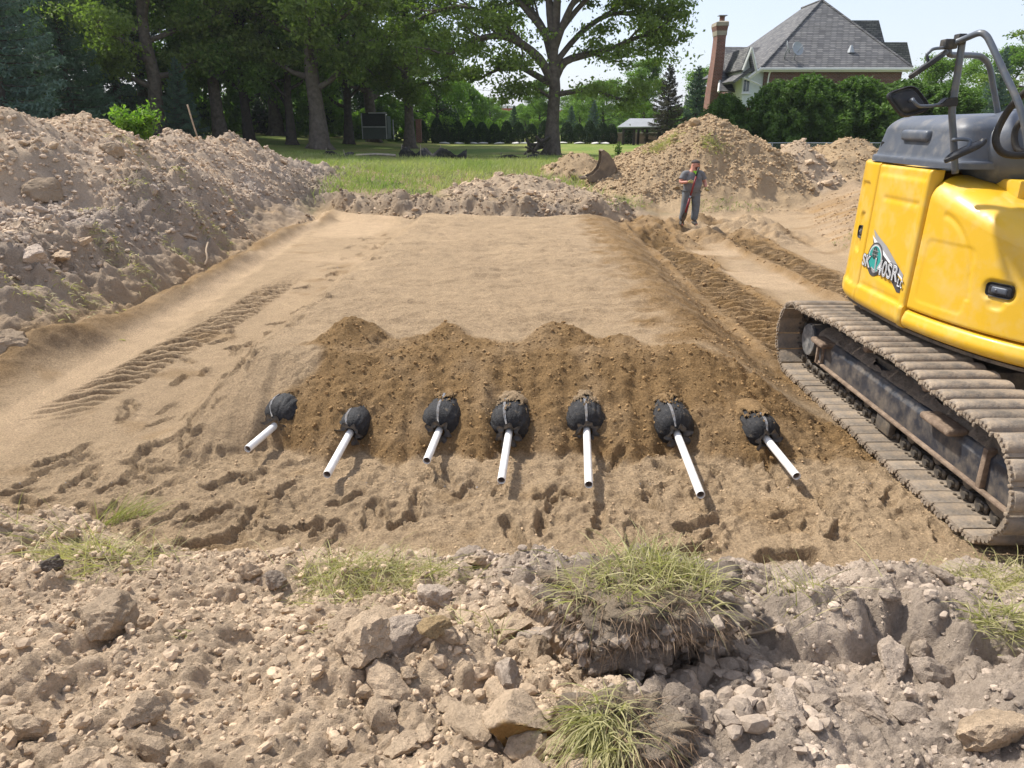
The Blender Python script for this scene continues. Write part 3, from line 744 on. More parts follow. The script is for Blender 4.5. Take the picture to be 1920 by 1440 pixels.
# crumbs of damp sand on the pile and clods along the ruts
def wk(x, y, g, r): return (g == 1) & (y > bed_front(x)-0.05) & (y < 7.4)
p, c = scatter(5200, (-2.6, 3.1), (5.2, 7.4), 61, wk)
rr = rng.random(len(p)); k = c.mean(1) < 0.24
clod_mass('sand_crumbs', p[k], 0.006+0.016*rr[k]**3, c[k]*(0.80+0.38*rng.random((k.sum(), 1))), 1, M_SCRUMB, LAND[1], 31, 0.1)
p, c = scatter(2600, (-3.9, 3.2), (4.0, 5.6), 62, lambda x, y, g, r: g == 1)
rr = rng.random(len(p)); clod_mass('sand_crumbs', p, 0.004+0.010*rr**3, c*(0.85+0.3*rng.random((len(p), 1))), 1, M_SCRUMB, LAND[1], 32, 0.1)
p, c = scatter(3600, (2.4, 6.6), (7.8, 20.5), 63, lambda x, y, g, r: (g == 1) & (r.random(len(x)) < 0.8))
k = c.mean(1) < 0.25; rr = rng.random(len(p)); clod_mass('sand_crumbs', p[k], 0.010+0.028*rr[k]**2.5, c[k]*(0.80+0.38*rng.random((k.sum(), 1))), 1, M_SCRUMB, LAND[1], 33, 0.1)
p, c = scatter(5200, (5.6, 12.5), (11.5, 22.5), 64, lambda x, y, g, r: (g == 3) & (x < 0.62*y+0.5))
rr = rng.random(len(p)); clod_mass('soil_crumbs', p, 0.010+0.032*rr**3, c*(0.85+0.35*rng.random((len(p), 1))), 1, M_CRUMB, LAND[3], 34, 0.15)
# ================================================================ the seven pipe ends: fabric-wrapped septic pipe, gathered collar, white PVC stub
def fabric_mat():
    m, nt, b = new_mat('black_filter_fabric')
    tc = N(nt, 'ShaderNodeTexCoord')
    n1 = noise_node(nt, 22, 6, 0.7, tc.outputs['Object'])
    r = ramp(nt, n1.outputs[0], [(0.42, (0.012, 0.012, 0.014)), (0.60, (0.03, 0.029, 0.03)), (0.78, (0.22, 0.165, 0.10))])
    nt.links.new(r.outputs[0], b.inputs['Base Color']); b.inputs['Roughness'].default_value = 0.62; b.inputs['Specular IOR Level'].default_value = 0.4
    wv = noise_node(nt, 70, 5, 0.7, tc.outputs['Object'])
    bp = N(nt, 'ShaderNodeBump'); bp.inputs['Distance'].default_value = 0.012
    nt.links.new(wv.outputs[0], bp.inputs['Height']); nt.links.new(bp.outputs[0], b.inputs['Normal'])
    return m
M_FAB = fabric_mat()
M_COLLAR = simple_mat('grey_gathered_fabric', (0.15, 0.15, 0.155), 0.8, dirt=(0.35, 0.26, 0.16), dirt_amt=0.25, dscale=25, bump=0.003, bscale=90)
M_STRAP = simple_mat('pale_fabric_stripe', (0.36, 0.37, 0.40), 0.7, var=0.25, vscale=40, dirt=(0.3, 0.23, 0.15), dirt_amt=0.35, dscale=30)
M_PVC = simple_mat('white_pvc', (0.80, 0.79, 0.76), 0.32, spec=0.5, var=0.03, dirt=(0.52, 0.40, 0.27), dirt_amt=0.12, dscale=14)
M_PVCIN = simple_mat('pipe_bore', (0.35, 0.27, 0.22), 0.7)

def sweep(sections, close=True):
    """sections: list of (m,3) rings -> bmesh with quads"""
    bm = bmesh.new(); rings = []
    for s in sections: rings.append([bm.verts.new(tuple(p)) for p in s])
    m = len(rings[0])
    for a, b in zip(rings[:-1], rings[1:]):
        for i in range(m if close else m-1):
            bm.faces.new((a[i], a[(i+1) % m], b[(i+1) % m], b[i]))
    return bm, rings

def tube(path, r, seg=12, cap=True, radii=None):
    """round tube along a list of points"""
    P = [Vector(p) for p in path]; secs = []
    t0 = (P[1]-P[0]).normalized(); up = Vector((0, 0, 1)) if abs(t0.z) < 0.9 else Vector((1, 0, 0))
    nrm = t0.cross(up).normalized()
    for i, p in enumerate(P):
        t = (P[min(i+1, len(P)-1)] - P[max(i-1, 0)]).normalized()
        nrm = (nrm - t*nrm.dot(t)).normalized(); bi = t.cross(nrm)
        rr = radii[i] if radii else r
        secs.append([p + (nrm*math.cos(a)+bi*math.sin(a))*rr for a in [2*math.pi*k/seg for k in range(seg)]])
    bm, rings = sweep(secs)
    if cap:
        bm.faces.new(rings[0]); bm.faces.new(rings[-1])
    return bm

def smooth_path(pts, n=6):
    """Catmull-Rom through points"""
    P = [Vector(p) for p in pts]; out = []
    for i in range(len(P)-1):
        a, b, c, d = P[max(i-1, 0)], P[i], P[i+1], P[min(i+2, len(P)-1)]
        for k in range(n):
            t = k/n
            out.append(0.5*((2*b) + (c-a)*t + (2*a-5*b+4*c-d)*t*t + (3*b-a-3*c+d)*t**3))
    out.append(P[-1]); return out

def pipe_end(i, mouth, end, label, zc=0.19, zm=0.155, ze=0.13, r=0.16, sand=0.0, squash=1.0, yaw=0.0):
    M = at_z(mouth[0], mouth[1], zm); E = at_z(end[0], end[1], ze)
    root = empty('septic_pipe', (M.x, M.y, 0.0)); tag(root, label, 'pipe', 'pipe ends along the front of the sand bed')
    rs = np.random.default_rng(50+i)
    # wrapped pipe body: profile along the axis a (0 at the mouth, growing into the bed)
    ax = Vector((math.sin(yaw), math.cos(yaw), 0.02)).normalized(); sx = Vector((ax.y, -ax.x, 0)).normalized(); uz = sx.cross(ax)
    prof = [(0.0, 0.045), (0.006, 0.070), (0.018, 0.108), (0.04, 0.138), (0.075, 0.156), (0.13, 0.162), (0.20, 0.163), (0.27, 0.160), (0.34, 0.163), (0.42, 0.160), (0.52, 0.162), (0.64, 0.160)]
    seg = 72; secs = []; dz = zc - zm
    for (a, pr) in prof:
        k = min(1, a/0.12); ring = []
        for j in range(seg):
            th = 2*math.pi*j/seg
            wr = 1 + (0.035*math.sin(th*17+i*2+math.sin(th*5)*1.5) + 0.02*math.sin(th*31+i))*(1-0.75*min(1, a/0.16)) + 0.012*math.sin(a*95+th*2+math.sin(th*3))*k
            rr = pr*wr*r/0.16*(1+0.02*rs.standard_normal())
            ring.append(Vector((0, 0, zm)) + ax*a + uz*(dz*k) + sx*(math.cos(th)*rr) + uz*(math.sin(th)*rr*squash))
        secs.append(ring)
    bm, rings = sweep(secs); bm.faces.new(rings[-1])
    link('fabric_wrap', bm_mesh(bm, 'fabric_wrap', True), M_FAB, root)
    # pale stripe stitched along the top
    th0 = math.pi/2 + rs.uniform(-0.1, 0.45); bm = bmesh.new(); prev = None
    for (a, pr) in prof[1:9]:
        rr = pr*1.045*r/0.16; k = min(1, a/0.12); wdt = 0.022/rr if a > 0.03 else 0.014/rr
        cur = []
        for th in (th0-wdt*0.5, th0, th0+wdt*0.5):
            cur.append(bm.verts.new(Vector((0, 0, zm)) + ax*a + uz*(dz*k) + sx*(math.cos(th)*rr) + uz*(math.sin(th)*rr*squash)))
        if prev:
            for q in range(2): bm.faces.new((prev[q], prev[q+1], cur[q+1], cur[q]))
        prev = cur
    bmesh.ops.solidify(bm, geom=bm.faces[:], thickness=0.003)
    link('stripe', bm_mesh(bm, 'stripe', True), M_STRAP, root)
    # gathered collar
    secs = []
    for q, (a, rr, amp) in enumerate([(0.02, 0.055, 0.0), (0.0, 0.048, 0.05), (-0.015, 0.058, 0.10), (-0.030, 0.080, 0.14), (-0.040, 0.102, 0.17)]):
        ring = []
        for j in range(64):
            th = 2*math.pi*j/64
            f = 1 + amp*(math.sin(th*7+i)+0.6*math.sin(th*11+2*i))
            ring.append(Vector((0, 0, zm-0.004)) + ax*(a + amp*0.06*math.sin(th*8+i*3)) + sx*(math.cos(th)*rr*f) + uz*(math.sin(th)*rr*f))
        secs.append(ring)
    bm, rings = sweep(secs); bmesh.ops.solidify(bm, geom=bm.faces[:], thickness=0.0035)
    link('gathered_collar', bm_mesh(bm, 'gathered_collar', True), M_COLLAR, root)
    # PVC stub, hollow
    A = Vector((0, 0, zm)); B = Vector((E.x-M.x, E.y-M.y, ze)); d = (B-A).normalized(); A = A - d*0.12
    ro, ri = 0.0305, 0.0262
    u = d.cross(Vector((0, 0, 1))).normalized(); v = u.cross(d)
    def ringp(c, rad): return [c + (u*math.cos(2*math.pi*k/28)+v*math.sin(2*math.pi*k/28))*rad for k in range(28)]
    bm, rings = sweep([ringp(A, ro), ringp(B-d*0.0015, ro), ringp(B, ro-0.001), ringp(B, ri+0.0005), ringp(B-d*0.02, ri)])
    pv = link('pvc_stub', auto_smooth(bm_mesh(bm, 'pvc_stub'), 50), M_PVC, root)
    bm, rings = sweep([ringp(B-d*0.0195, ri-0.0004), ringp(B-d*0.4, ri-0.0004)]); bm.faces.new(rings[-1])
    link('bore', bm_mesh(bm, 'bore', True), M_PVCIN, pv)
    # sand lying on the shoulder of the wrap
    if sand > 0:
        na, nt_ = 44, 80
        Aa, Tt = np.meshgrid(0.03+0.42*np.linspace(0, 1, na), math.pi*(0.06+0.88*np.linspace(0, 1, nt_)), indexing='ij')
        nn = fbm(Aa*14+i*5, Tt*2.6+i, 4, 70, 0.65); kk = np.minimum(1, Aa/0.12)
        pr = np.interp(Aa, [p_[0] for p_ in prof], [p_[1] for p_ in prof])*r/0.16
        cov = sand*1.1*np.sin(Tt)**3*np.minimum(1, Aa/0.25) + 0.55*nn + (Aa-0.24)*1.8
        rr = pr*1.02 + np.clip((cov-0.30)*0.07, -0.004, 0.022)
        V = np.array((0, 0, zm)) + np.array(ax)*Aa[..., None] + np.array(uz)*((dz*kk)[..., None] + (np.sin(Tt)*rr*squash)[..., None]) + np.array(sx)*(np.cos(Tt)*rr)[..., None]
        V = [tuple(q) for q in V.reshape(-1, 3)]; ok = (cov > 0.26).ravel()
        F = []
        for qa in range(na-1):
            for qt in range(nt_-1):
                q = (qa*nt_+qt, qa*nt_+qt+1, (qa+1)*nt_+qt+1, (qa+1)*nt_+qt)
                if all(ok[s] for s in q): F.append(q)
        if F:
            V = np.array([tuple(p_) for p_ in V]); cc = np.tile((C_DRY*0.15+C_WET*0.95) if i not in (3, 4) else C_DRY*0.85, (len(V), 1))
            link('sand_cover', mesh_np('sand_cover', V, np.array(F), True, cc), M_SAND, root)
    return root
PIPES = [
    ((517, 797), (464, 842), 'leftmost white pipe stub in a black wrapped end, orange soil below it', dict(yaw=0.30, r=0.172)),
    ((656, 812), (613, 890), 'second white pipe stub from the left, in a small black wrapped end', dict(yaw=0.12, r=0.128, zc=0.17)),
    ((823, 808), (800, 864), 'short white pipe stub, third from the left, in a black wrapped end', dict(yaw=0.12, sand=0.35, r=0.165)),
    ((954, 812), (940, 901), 'white pipe stub fourth from the left, its black wrap topped with pale sand', dict(yaw=0.06, sand=0.62, r=0.165)),
    ((1100, 808), (1104, 909), 'middle-right white pipe stub pointing straight ahead, round black wrap capped with sand', dict(yaw=0.0, sand=0.5, r=0.165)),
    ((1270, 815), (1314, 928), 'longest white pipe stub, second from the right, slanting to the right', dict(yaw=-0.06, sand=0.4)),
    ((1438, 824), (1494, 893), 'rightmost white pipe stub, its black wrap almost buried in sand', dict(yaw=-0.12, sand=1.0, r=0.15, zc=0.16, zm=0.15))]
for i, (m_, e_, lab, kw) in enumerate(PIPES): pipe_end(i, m_, e_, lab, **kw)
# ================================================================ the excavator, parked with its right side to the viewer
EXO = Vector((4.35, 5.9, 0.0))
exc = empty('excavator', EXO); tag(exc, 'yellow crawler excavator with dark grey hood and dusty steel tracks at the right', 'excavator')
def EX(name, me, mat, parent=None):
    """mesh given in world metres, hung under the excavator"""
    me.transform(Matrix.Translation(-EXO))
    return link(name, me, mat, parent or exc)
M_YEL = simple_mat('yellow_paint', (0.66, 0.395, 0.022), 0.36, spec=0.5, var=0.025, vscale=2.0, dirt=(0.60, 0.44, 0.17), dirt_amt=0.20, dscale=4.5, coat=0.15, bump=0.0006, bscale=7)
M_HOOD = simple_mat('dark_grey_hood', (0.085, 0.097, 0.122), 0.42, spec=0.5, var=0.08, dirt=(0.30, 0.27, 0.23), dirt_amt=0.10, dscale=5, bump=0.001, bscale=160)
M_BLK = simple_mat('black_plastic', (0.028, 0.028, 0.031), 0.5, var=0.15, dirt=(0.25, 0.21, 0.16), dirt_amt=0.10, dscale=9)
M_SLOTSHADE = simple_mat('intake_slot_shade', (0.004, 0.004, 0.004), 0.9)
M_RAIL = simple_mat('grey_handrail', (0.11, 0.125, 0.15), 0.38, metal=0.25, spec=0.5, var=0.10, dirt=(0.24, 0.2, 0.15), dirt_amt=0.12, dscale=12)
M_SHOE = simple_mat('dusty_track_steel', (0.175, 0.15, 0.125), 0.75, var=0.3, vscale=9, dirt=(0.38, 0.29, 0.20), dirt_amt=0.42, dscale=7, bump=0.010, bscale=40, objrand=0.16)
M_STEEL = simple_mat('worn_dark_steel', (0.085, 0.075, 0.066), 0.6, metal=0.2, var=0.25, dirt=(0.28, 0.22, 0.15), dirt_amt=0.35, dscale=8, bump=0.003, bscale=60)
M_BEAM = simple_mat('scuffed_navy_frame', (0.03, 0.034, 0.045), 0.42, spec=0.5, var=0.2, dirt=(0.26, 0.21, 0.155), dirt_amt=0.28, dscale=5, bump=0.002, bscale=60)
M_LIP = simple_mat('rusty_tan_lip', (0.25, 0.185, 0.135), 0.85, var=0.35, vscale=14, dirt=(0.10, 0.065, 0.045), dirt_amt=0.3, dscale=10, bump=0.005, bscale=50)
M_MUD = soil_mat('packed_mud', (0.03, 30), (0.012, 90), var=0.25)

def box(bm, x0, x1, y0, y1, z0, z1, bev=0.0, seg=2):
    g = bmesh.ops.create_cube(bm, size=1.0)['verts']
    for v in g: v.co = Vector(((x0+x1)/2 + v.co.x*(x1-x0), (y0+y1)/2 + v.co.y*(y1-y0), (z0+z1)/2 + v.co.z*(z1-z0)))
    if bev > 0:
        es = list({e for v in g for e in v.link_edges})
        r = bmesh.ops.bevel(bm, geom=es, offset=bev, segments=seg, profile=0.5, affect='EDGES')
    return g
def boxm(name, dims, bev=0.0, seg=2, sm=True):
    bm = bmesh.new(); box(bm, *dims, bev, seg); me = bm_mesh(bm, name)
    return auto_smooth(me, 40) if sm else me
def cyl(bm, c, axis, r, h, seg=20, r2=None):
    q = Vector(axis).normalized().to_track_quat('Z', 'Y').to_matrix().to_4x4(); q.translation = Vector(c)
    bmesh.ops.create_cone(bm, cap_ends=True, segments=seg, radius1=r, radius2=r if r2 is None else r2, depth=h, matrix=q)
def cylm(name, c, axis, r, h, seg=24, bev=0.0):
    bm = bmesh.new(); cyl(bm, c, axis, r, h, seg)
    if bev > 0: bmesh.ops.bevel(bm, geom=[e for e in bm.edges if len(e.link_faces) == 2 and e.calc_face_angle(0) > 1.0], offset=bev, segments=2, affect='EDGES', profile=0.5)
    return auto_smooth(bm_mesh(bm, name), 35)

# ---- bodywork: panels are relief grids over a plan curve
PLAN = smooth_path([(5.6, 7.75, 0), (5.0, 7.98, 0), (4.35, 8.02, 0), (3.86, 7.88, 0), (3.52, 7.60, 0), (3.335, 7.25, 0), (3.275, 6.86, 0), (3.262, 6.4, 0), (3.272, 5.95, 0), (3.34, 5.5, 0), (3.47, 5.08, 0), (3.68, 4.72, 0), (3.98, 4.47, 0), (4.4, 4.36, 0)], 10)
PX = np.array([p.x for p in PLAN]); PY = np.array([p.y for p in PLAN])
PS = np.concatenate([[0], np.cumsum(np.hypot(np.diff(PX), np.diff(PY)))])
_tx, _ty = np.gradient(PX, PS), np.gradient(PY, PS); _l = np.hypot(_tx, _ty)
PNX, PNY = _ty/_l, -_tx/_l           # outward normal
if PNX[len(PNX)//2] > 0: PNX, PNY = -PNX, -PNY
def s_of_y(y):
    k = np.where((PX < 3.75) & (PY < 7.7))[0]
    return float(np.interp(-y, -PY[k], PS[k]))
def plan(s):
    return np.interp(s, PS, PX), np.interp(s, PS, PY), np.interp(s, PS, PNX), np.interp(s, PS, PNY)
def rrect(a, b, a0, a1, b0, b1, r, soft):
    """1 inside a rounded rectangle"""
    ca_, cb_ = (a0+a1)/2, (b0+b1)/2; da = np.abs(a-ca_)-((a1-a0)/2-r); db = np.abs(b-cb_)-((b1-b0)/2-r)
    d = np.hypot(np.maximum(da, 0), np.maximum(db, 0)) + np.minimum(np.maximum(da, db), 0) - r
    return sstep(soft, -soft, d)
def panel(name, s0, s1, prof, off, mat=M_YEL, ds=0.016, nv=90, edge=0.014, depth=0.10, parent=None):
    """prof(s, v) -> (inward offset, z); off(s, z, i) -> outward relief"""
    S = np.linspace(s0, s1, max(6, int((s1-s0)/ds))); Vv = np.linspace(0, 1, nv)
    SS, VV = np.meshgrid(S, Vv)
    inn, Z = prof(SS, VV)
    x, y, nx_, ny_ = plan(SS)
    H = (Z.max(0)-Z.min(0))[None, :]
    e = np.minimum(np.minimum((SS-s0), (s1-SS)), np.minimum(VV, 1-VV)*np.maximum(H, 0.05)*1.15)
    rnd = edge*np.sqrt(np.clip(1-(1-np.clip(e/edge, 0, 1))**2, 0, 1)) - edge
    o = off(SS, Z) + rnd - inn
    P = np.stack([x+nx_*o, y+ny_*o, Z], -1)
    h_, w_ = SS.shape
    ring = [(0, j) for j in range(w_)] + [(i, w_-1) for i in range(1, h_)] + [(h_-1, j) for j in range(w_-2, -1, -1)] + [(i, 0) for i in range(h_-2, 0, -1)]
    ri = np.array([a*w_+b for a, b in ring]); Pf = P.reshape(-1, 3)
    inner = Pf[ri] - np.stack([nx_.ravel()[ri], ny_.ravel()[ri], 0*ri], 1)*depth
    V = np.concatenate([Pf, inner]); n0 = len(Pf)
    idx = np.arange(n0).reshape(h_, w_)
    q = np.stack([idx[:-1, :-1], idx[:-1, 1:], idx[1:, 1:], idx[1:, :-1]], -1).reshape(-1, 4)
    k = np.arange(len(ri)); k2 = (k+1) % len(ri)
    q2 = np.stack([ri[k2], ri[k], n0+k, n0+k2], 1)
    me = mesh_np(name, V, np.concatenate([q, q2]), True)
    bm = bmesh.new(); bm.from_mesh(me); bmesh.ops.recalc_face_normals(bm, faces=bm.faces); bm.to_mesh(me); bm.free()
    auto_smooth(me, 50)
    return EX(name, me, mat, parent)
S1, S2, S3 = s_of_y(6.85), s_of_y(5.95), PS[-1]-0.02
def wall(z0, z1, lean=0.035):
    def f(s, v):
        z = z0 + (z1-z0)*v
        return lean*v + 0.05*np.clip((0.07-v)/0.07, 0, 1)**2, z
    return f
sR = s_of_y(7.09)
def rear_off(s, z):
    lat = rrect(s, z, sR-0.16, sR+0.10, 1.12, 2.06, 0.05, 0.012)
    low = sstep(1.14, 1.09, z)*0.012
    cup = rrect(s, z, sR-0.085, sR+0.075, 1.42, 1.78, 0.06, 0.02)
    return -0.018*lat + low - 0.022*cup
panel('rear_panel', 0.02, S1-0.006, wall(0.95, 2.245), rear_off)
def door_off(s, z):
    low = 0.020*sstep(1.155, 1.125, z)
    crease = -0.006*np.exp(-((z-1.165)/0.018)**2)*rrect(s, z, S1+0.09, S2-0.12, 1.1, 1.25, 0.02, 0.03)
    dimp = -0.010*np.exp(-((z-1.29-0.03*np.cos((s-S1)*4))/0.018)**2)*rrect(s, z, S1+0.18, S2-0.22, 1.2, 1.4, 0.02, 0.05)
    dimp2 = -0.010*np.exp(-((z-1.96)/0.02)**2)*rrect(s, z, S1+0.2, S2-0.1, 1.9, 2.02, 0.02, 0.04)
    ridge = 0.018*sstep(S2-0.12, S2-0.05, s)
    top = -0.012*sstep(2.13, 2.17, z)*rrect(s, z, S1+0.05, S2-0.05, 2.0, 2.4, 0.03, 0.02)
    return low + crease + dimp + dimp2 + ridge + top
panel('side_door', S1+0.006, S2-0.006, wall(0.955, 2.235), door_off)
def cover_prof(s, v):
    t = np.clip((s-S2)/(S3-S2), 0, 1)
    z1 = 2.00 - 0.62*t**1.15; a = 0.22+0.22*t; b = 0.20 - 0.02*t
    z0 = 1.135
    k = 0.52
    zl = z0 + (z1-z0)*np.clip(v/k, 0, 1)
    th = np.clip((v-k)/(1-k), 0, 1)*math.pi/2
    lean = 0.03*np.clip(v/k, 0, 1)
    return lean + a*(1-np.cos(th)), zl + b*np.sin(th)
def cover_off(s, z):
    arc = np.hypot((s-S2-0.20)/0.42, (z-1.30)/0.62)
    em = -0.010*np.exp(-((arc-1)/0.035)**2)*(s > S2+0.22)*(z > 1.34)
    pan = -0.010*rrect(s, z, S2+0.10, S2+0.60, 1.22, 1.72, 0.05, 0.014)
    sh = s_of_y(5.12); cup = -0.022*rrect(s, z, sh-0.12, sh+0.12, 1.39, 1.525, 0.06, 0.018)
    cup2 = -0.014*rrect(s, z, sh-0.06, sh+0.06, 1.325, 1.42, 0.045, 0.015)
    return em + 0.6*pan + np.minimum(cup, cup2)
panel('front_cover', S2+0.008, S3, cover_prof, cover_off, nv=120, edge=0.018)
def skirt_prof(s, v):
    return 0.05*np.clip((0.3-v)/0.3, 0, 1)**2, 0.955 + 0.165*v
panel('skirt', S2+0.008, S3, skirt_prof, lambda s, z: 0.030*np.exp(-((z-1.04)/0.06)**2), nv=26, edge=0.03)
# belly plate and inner body
bm = bmesh.new(); ss = np.linspace(0.02, S3, 60); x_, y_, a_, b_ = plan(ss)
lo = [bm.verts.new((x_[i]-a_[i]*0.05, y_[i]-b_[i]*0.05, 0.925)) for i in range(60)] + [bm.verts.new((5.45, 4.5, 0.925)), bm.verts.new((5.45, 7.7, 0.925))]
f_ = bm.faces.new(lo); e_ = bmesh.ops.extrude_face_region(bm, geom=[f_])['geom']
for v in [g for g in e_ if isinstance(g, bmesh.types.BMVert)]: v.co.z = 0.95
EX('belly_plate', bm_mesh(bm, 'belly_plate'), M_STEEL)
bm = bmesh.new(); lo = [bm.verts.new((x_[i]-a_[i]*0.10, y_[i]-b_[i]*0.10, 0.951)) for i in range(60) if y_[i] > 5.62 or x_[i] > 4.5 and i < 20] + [bm.verts.new((5.4, 5.6, 0.951)), bm.verts.new((5.4, 7.6, 0.951))]
f_ = bm.faces.new(lo); e_ = bmesh.ops.extrude_face_region(bm, geom=[f_])['geom']
for v in [g for g in e_ if isinstance(g, bmesh.types.BMVert)]: v.co.z = 2.0
EX('engine_bay', bm_mesh(bm, 'engine_bay'), M_BLK)
EX('deck', boxm('deck', (3.70, 5.4, 5.50, 7.5, 2.001, 2.19), 0.015), M_YEL)
EX('inner_step', boxm('inner_step', (4.20, 5.3, 4.52, 5.495, 0.952, 1.62), 0.03), M_YEL)
EX('tool_box', boxm('tool_box', (4.32, 4.9, 5.05, 5.49, 1.621, 2.17), 0.03), M_YEL)
EX('turntable', cylm('turntable', (4.35, 5.9, 0.86), (0, 0, 1), 0.62, 0.14, 40), M_STEEL)

# ---- hood
def hood():
    nu, nvv = 88, 40; V = []
    ctr = [(3.315, 7.13), (3.315, 5.86)]
    for j in range(nvv):
        v = j/(nvv-1)
        if v < 0.12: z, inset = 2.255 + 0.05*v/0.12, 0.0
        elif v < 0.16: z, inset = 2.305 + 0.01*(v-0.12)/0.04, 0.025*(v-0.12)/0.04
        elif v < 0.55:
            t = (v-0.16)/0.39; z, inset = 2.315+0.20*t, 0.025+0.035*t
        elif v < 0.85:
            th = (v-0.55)/0.30*math.pi/2; z, inset = 2.515+0.125*math.sin(th), 0.06+0.17*(1-math.cos(th))
        else:
            t = (v-0.85)/0.15; z, inset = 2.64+0.018*t, 0.23+0.38*t
        for i in range(nu):
            th = 2*math.pi*i/nu
            c_, s_ = math.cos(th), math.sin(th); n = 8.0
            r = (abs(c_)**n + abs(s_)**n)**(-1/n)
            hx, hy = 0.66-inset, 0.745-inset*1.15
            x, y = 3.975 + hx*c_*r, 6.46 + hy*s_*r
            zz_ = z - 0.05*sstep(6.9, 7.2, y)*sstep(2.4, 2.6, z)
            V.append((x, y, float(zz_)))
    F = [(j*nu+i, j*nu+(i+1) % nu, (j+1)*nu+(i+1) % nu, (j+1)*nu+i) for j in range(nvv-1) for i in range(nu)]
    me = bpy.data.meshes.new('hood'); me.from_pydata(V, [], F + [tuple(range((nvv-1)*nu, nvv*nu))]); auto_smooth(me, 35)
    return me
hd = EX('hood', hood(), M_HOOD)
bm = bmesh.new(); bmesh.ops.create_uvsphere(bm, u_segments=40, v_segments=20, radius=1.0)
for v in bm.verts: v.co = Vector((4.03+0.50*v.co.x, 5.95+0.40*math.copysign(abs(v.co.y)**0.8, v.co.y), 2.38+0.32*math.copysign(abs(v.co.z)**0.75, v.co.z)))
EX('exhaust_dome', bm_mesh(bm, 'exhaust_dome', True), M_HOOD, hd)
EX('raised_pad', boxm('raised_pad', (3.325, 3.42, 6.20, 6.62, 2.44, 2.53), 0.03, 3), M_HOOD, hd)
for z0, z1, y0, y1 in ((2.455, 2.515, 6.74, 6.98), (2.335, 2.425, 6.72, 7.02)):
    bm = bmesh.new()                       # intake slot: solid block, its near-black colour stands in for a shaded opening
    box(bm, 3.381 if z0 > 2.4 else 3.362, 3.48, y0, y1, z0, z1, 0.012)
    g_ = EX('grille', auto_smooth(bm_mesh(bm, 'grille'), 40), M_SLOTSHADE, hd)
EX('rear_cover', boxm('rear_cover', (4.55, 5.6, 5.85, 7.4, 2.19, 2.56), 0.06, 3), M_HOOD)
EX('vent_box', boxm('vent_box', (3.98, 4.16, 5.28, 5.52, 2.19, 2.40), 0.02), M_BLK)

# ---- latches
def surf(s, z, off, prof_inn):
    x, y, nx_, ny_ = plan(np.array([s])); o = float(off(np.array([s]), np.array([z]))[0]) - prof_inn
    return Vector((float(x[0]+nx_[0]*o), float(y[0]+ny_[0]*o), z)), Vector((float(nx_[0]), float(ny_[0]), 0))
def latch(s, z, off, inn, w, h, name):
    p, n = surf(s, z, off, inn)
    tdir = Vector((n.y, -n.x, 0)); 
    bm = bmesh.new(); box(bm, -w/2, w/2, -0.012, 0.012, -h/2, h/2, min(w, h)*0.3, 4)
    M = Matrix(((tdir.x, n.x, 0, p.x), (tdir.y, n.y, 0, p.y), (0, 0, 1, p.z), (0, 0, 0, 1))); bm.transform(M)
    o = EX(name, auto_smooth(bm_mesh(bm, name), 40), M_BLK)
    bm = bmesh.new(); box(bm, -w*0.30, w*0.30, 0.0, 0.020, -h*0.24, h*0.24, h*0.12, 3); bm.transform(M)
    EX('paddle', auto_smooth(bm_mesh(bm, 'paddle'), 40), M_STEEL if name == 'latch' else M_HOOD, o)
    bm = bmesh.new(); cyl(bm, (w*0.10, 0.021, 0), (0, 1, 0), h*0.10, 0.006, 14); bm.transform(M)
    EX('lock', bm_mesh(bm, 'lock', True), M_RAIL, o)
latch(sR, 1.60, rear_off, 0.018, 0.13, 0.12, 'latch')
latch(s_of_y(5.12), 1.46, cover_off, 0.010, 0.20, 0.10, 'door_handle')

# ---- decal on the side door
M_DG = simple_mat('decal_dark_grey', (0.055, 0.055, 0.06), 0.4, spec=0.5, var=0.05)
M_DL = simple_mat('decal_light_grey', (0.30, 0.30, 0.31), 0.4, spec=0.5, var=0.05)
M_DM = simple_mat('decal_silver', (0.36, 0.37, 0.39), 0.4, spec=0.5, var=0.04)
M_DW = simple_mat('decal_white', (0.75, 0.76, 0.78), 0.4, spec=0.5, var=0.03)
M_DT = simple_mat('decal_teal', (0.02, 0.27, 0.25), 0.4, spec=0.5, var=0.1)
M_DB = simple_mat('decal_deep_green', (0.006, 0.035, 0.035), 0.4, spec=0.5, var=0.1)
decal = empty('decal', (0, 0, 0)); decal.parent = exc
tag(decal, 'silver-grey swoosh with teal globe emblem and the lettering SK 140SR LC')
def on_door(u, v, lift):
    """u metres towards the front from the emblem, v metres up from it"""
    u, v = u*0.84, v*0.84; y = 6.585 - u; z = 1.425 + v; s = s_of_y(y)
    p, n = surf(s, z, door_off, 0.035*(z-0.955)/1.28)
    return p + n*lift
def door_shape(name, polys, lift, mat):
    bm = bmesh.new()
    for poly in polys:
        vs = [bm.verts.new((u, v, 0)) for u, v in poly]; bm.faces.new(vs)
    bmesh.ops.triangulate(bm, faces=bm.faces[:])
    for _ in range(2): bmesh.ops.subdivide_edges(bm, edges=[e for e in bm.edges if e.calc_length() > 0.06], cuts=1)
    bmesh.ops.triangulate(bm, faces=bm.faces[:])
    for v in bm.verts: v.co = on_door(v.co.x, v.co.y, lift)
    return EX(name, bm_mesh(bm, name), mat, decal)
def ell(r, ex_=1.0, n=48, c=(0, 0)): return [(c[0]+r*ex_*math.cos(2*math.pi*k/n), c[1]+r*math.sin(2*math.pi*k/n)) for k in range(n)]
door_shape('swoosh', [[(-0.15, 0.30), (-0.05, 0.17), (0.15, 0.11), (0.62, -0.085), (0.62, -0.045), (0.2, 0.17), (-0.02, 0.245)][::-1]], 0.004, M_DL)
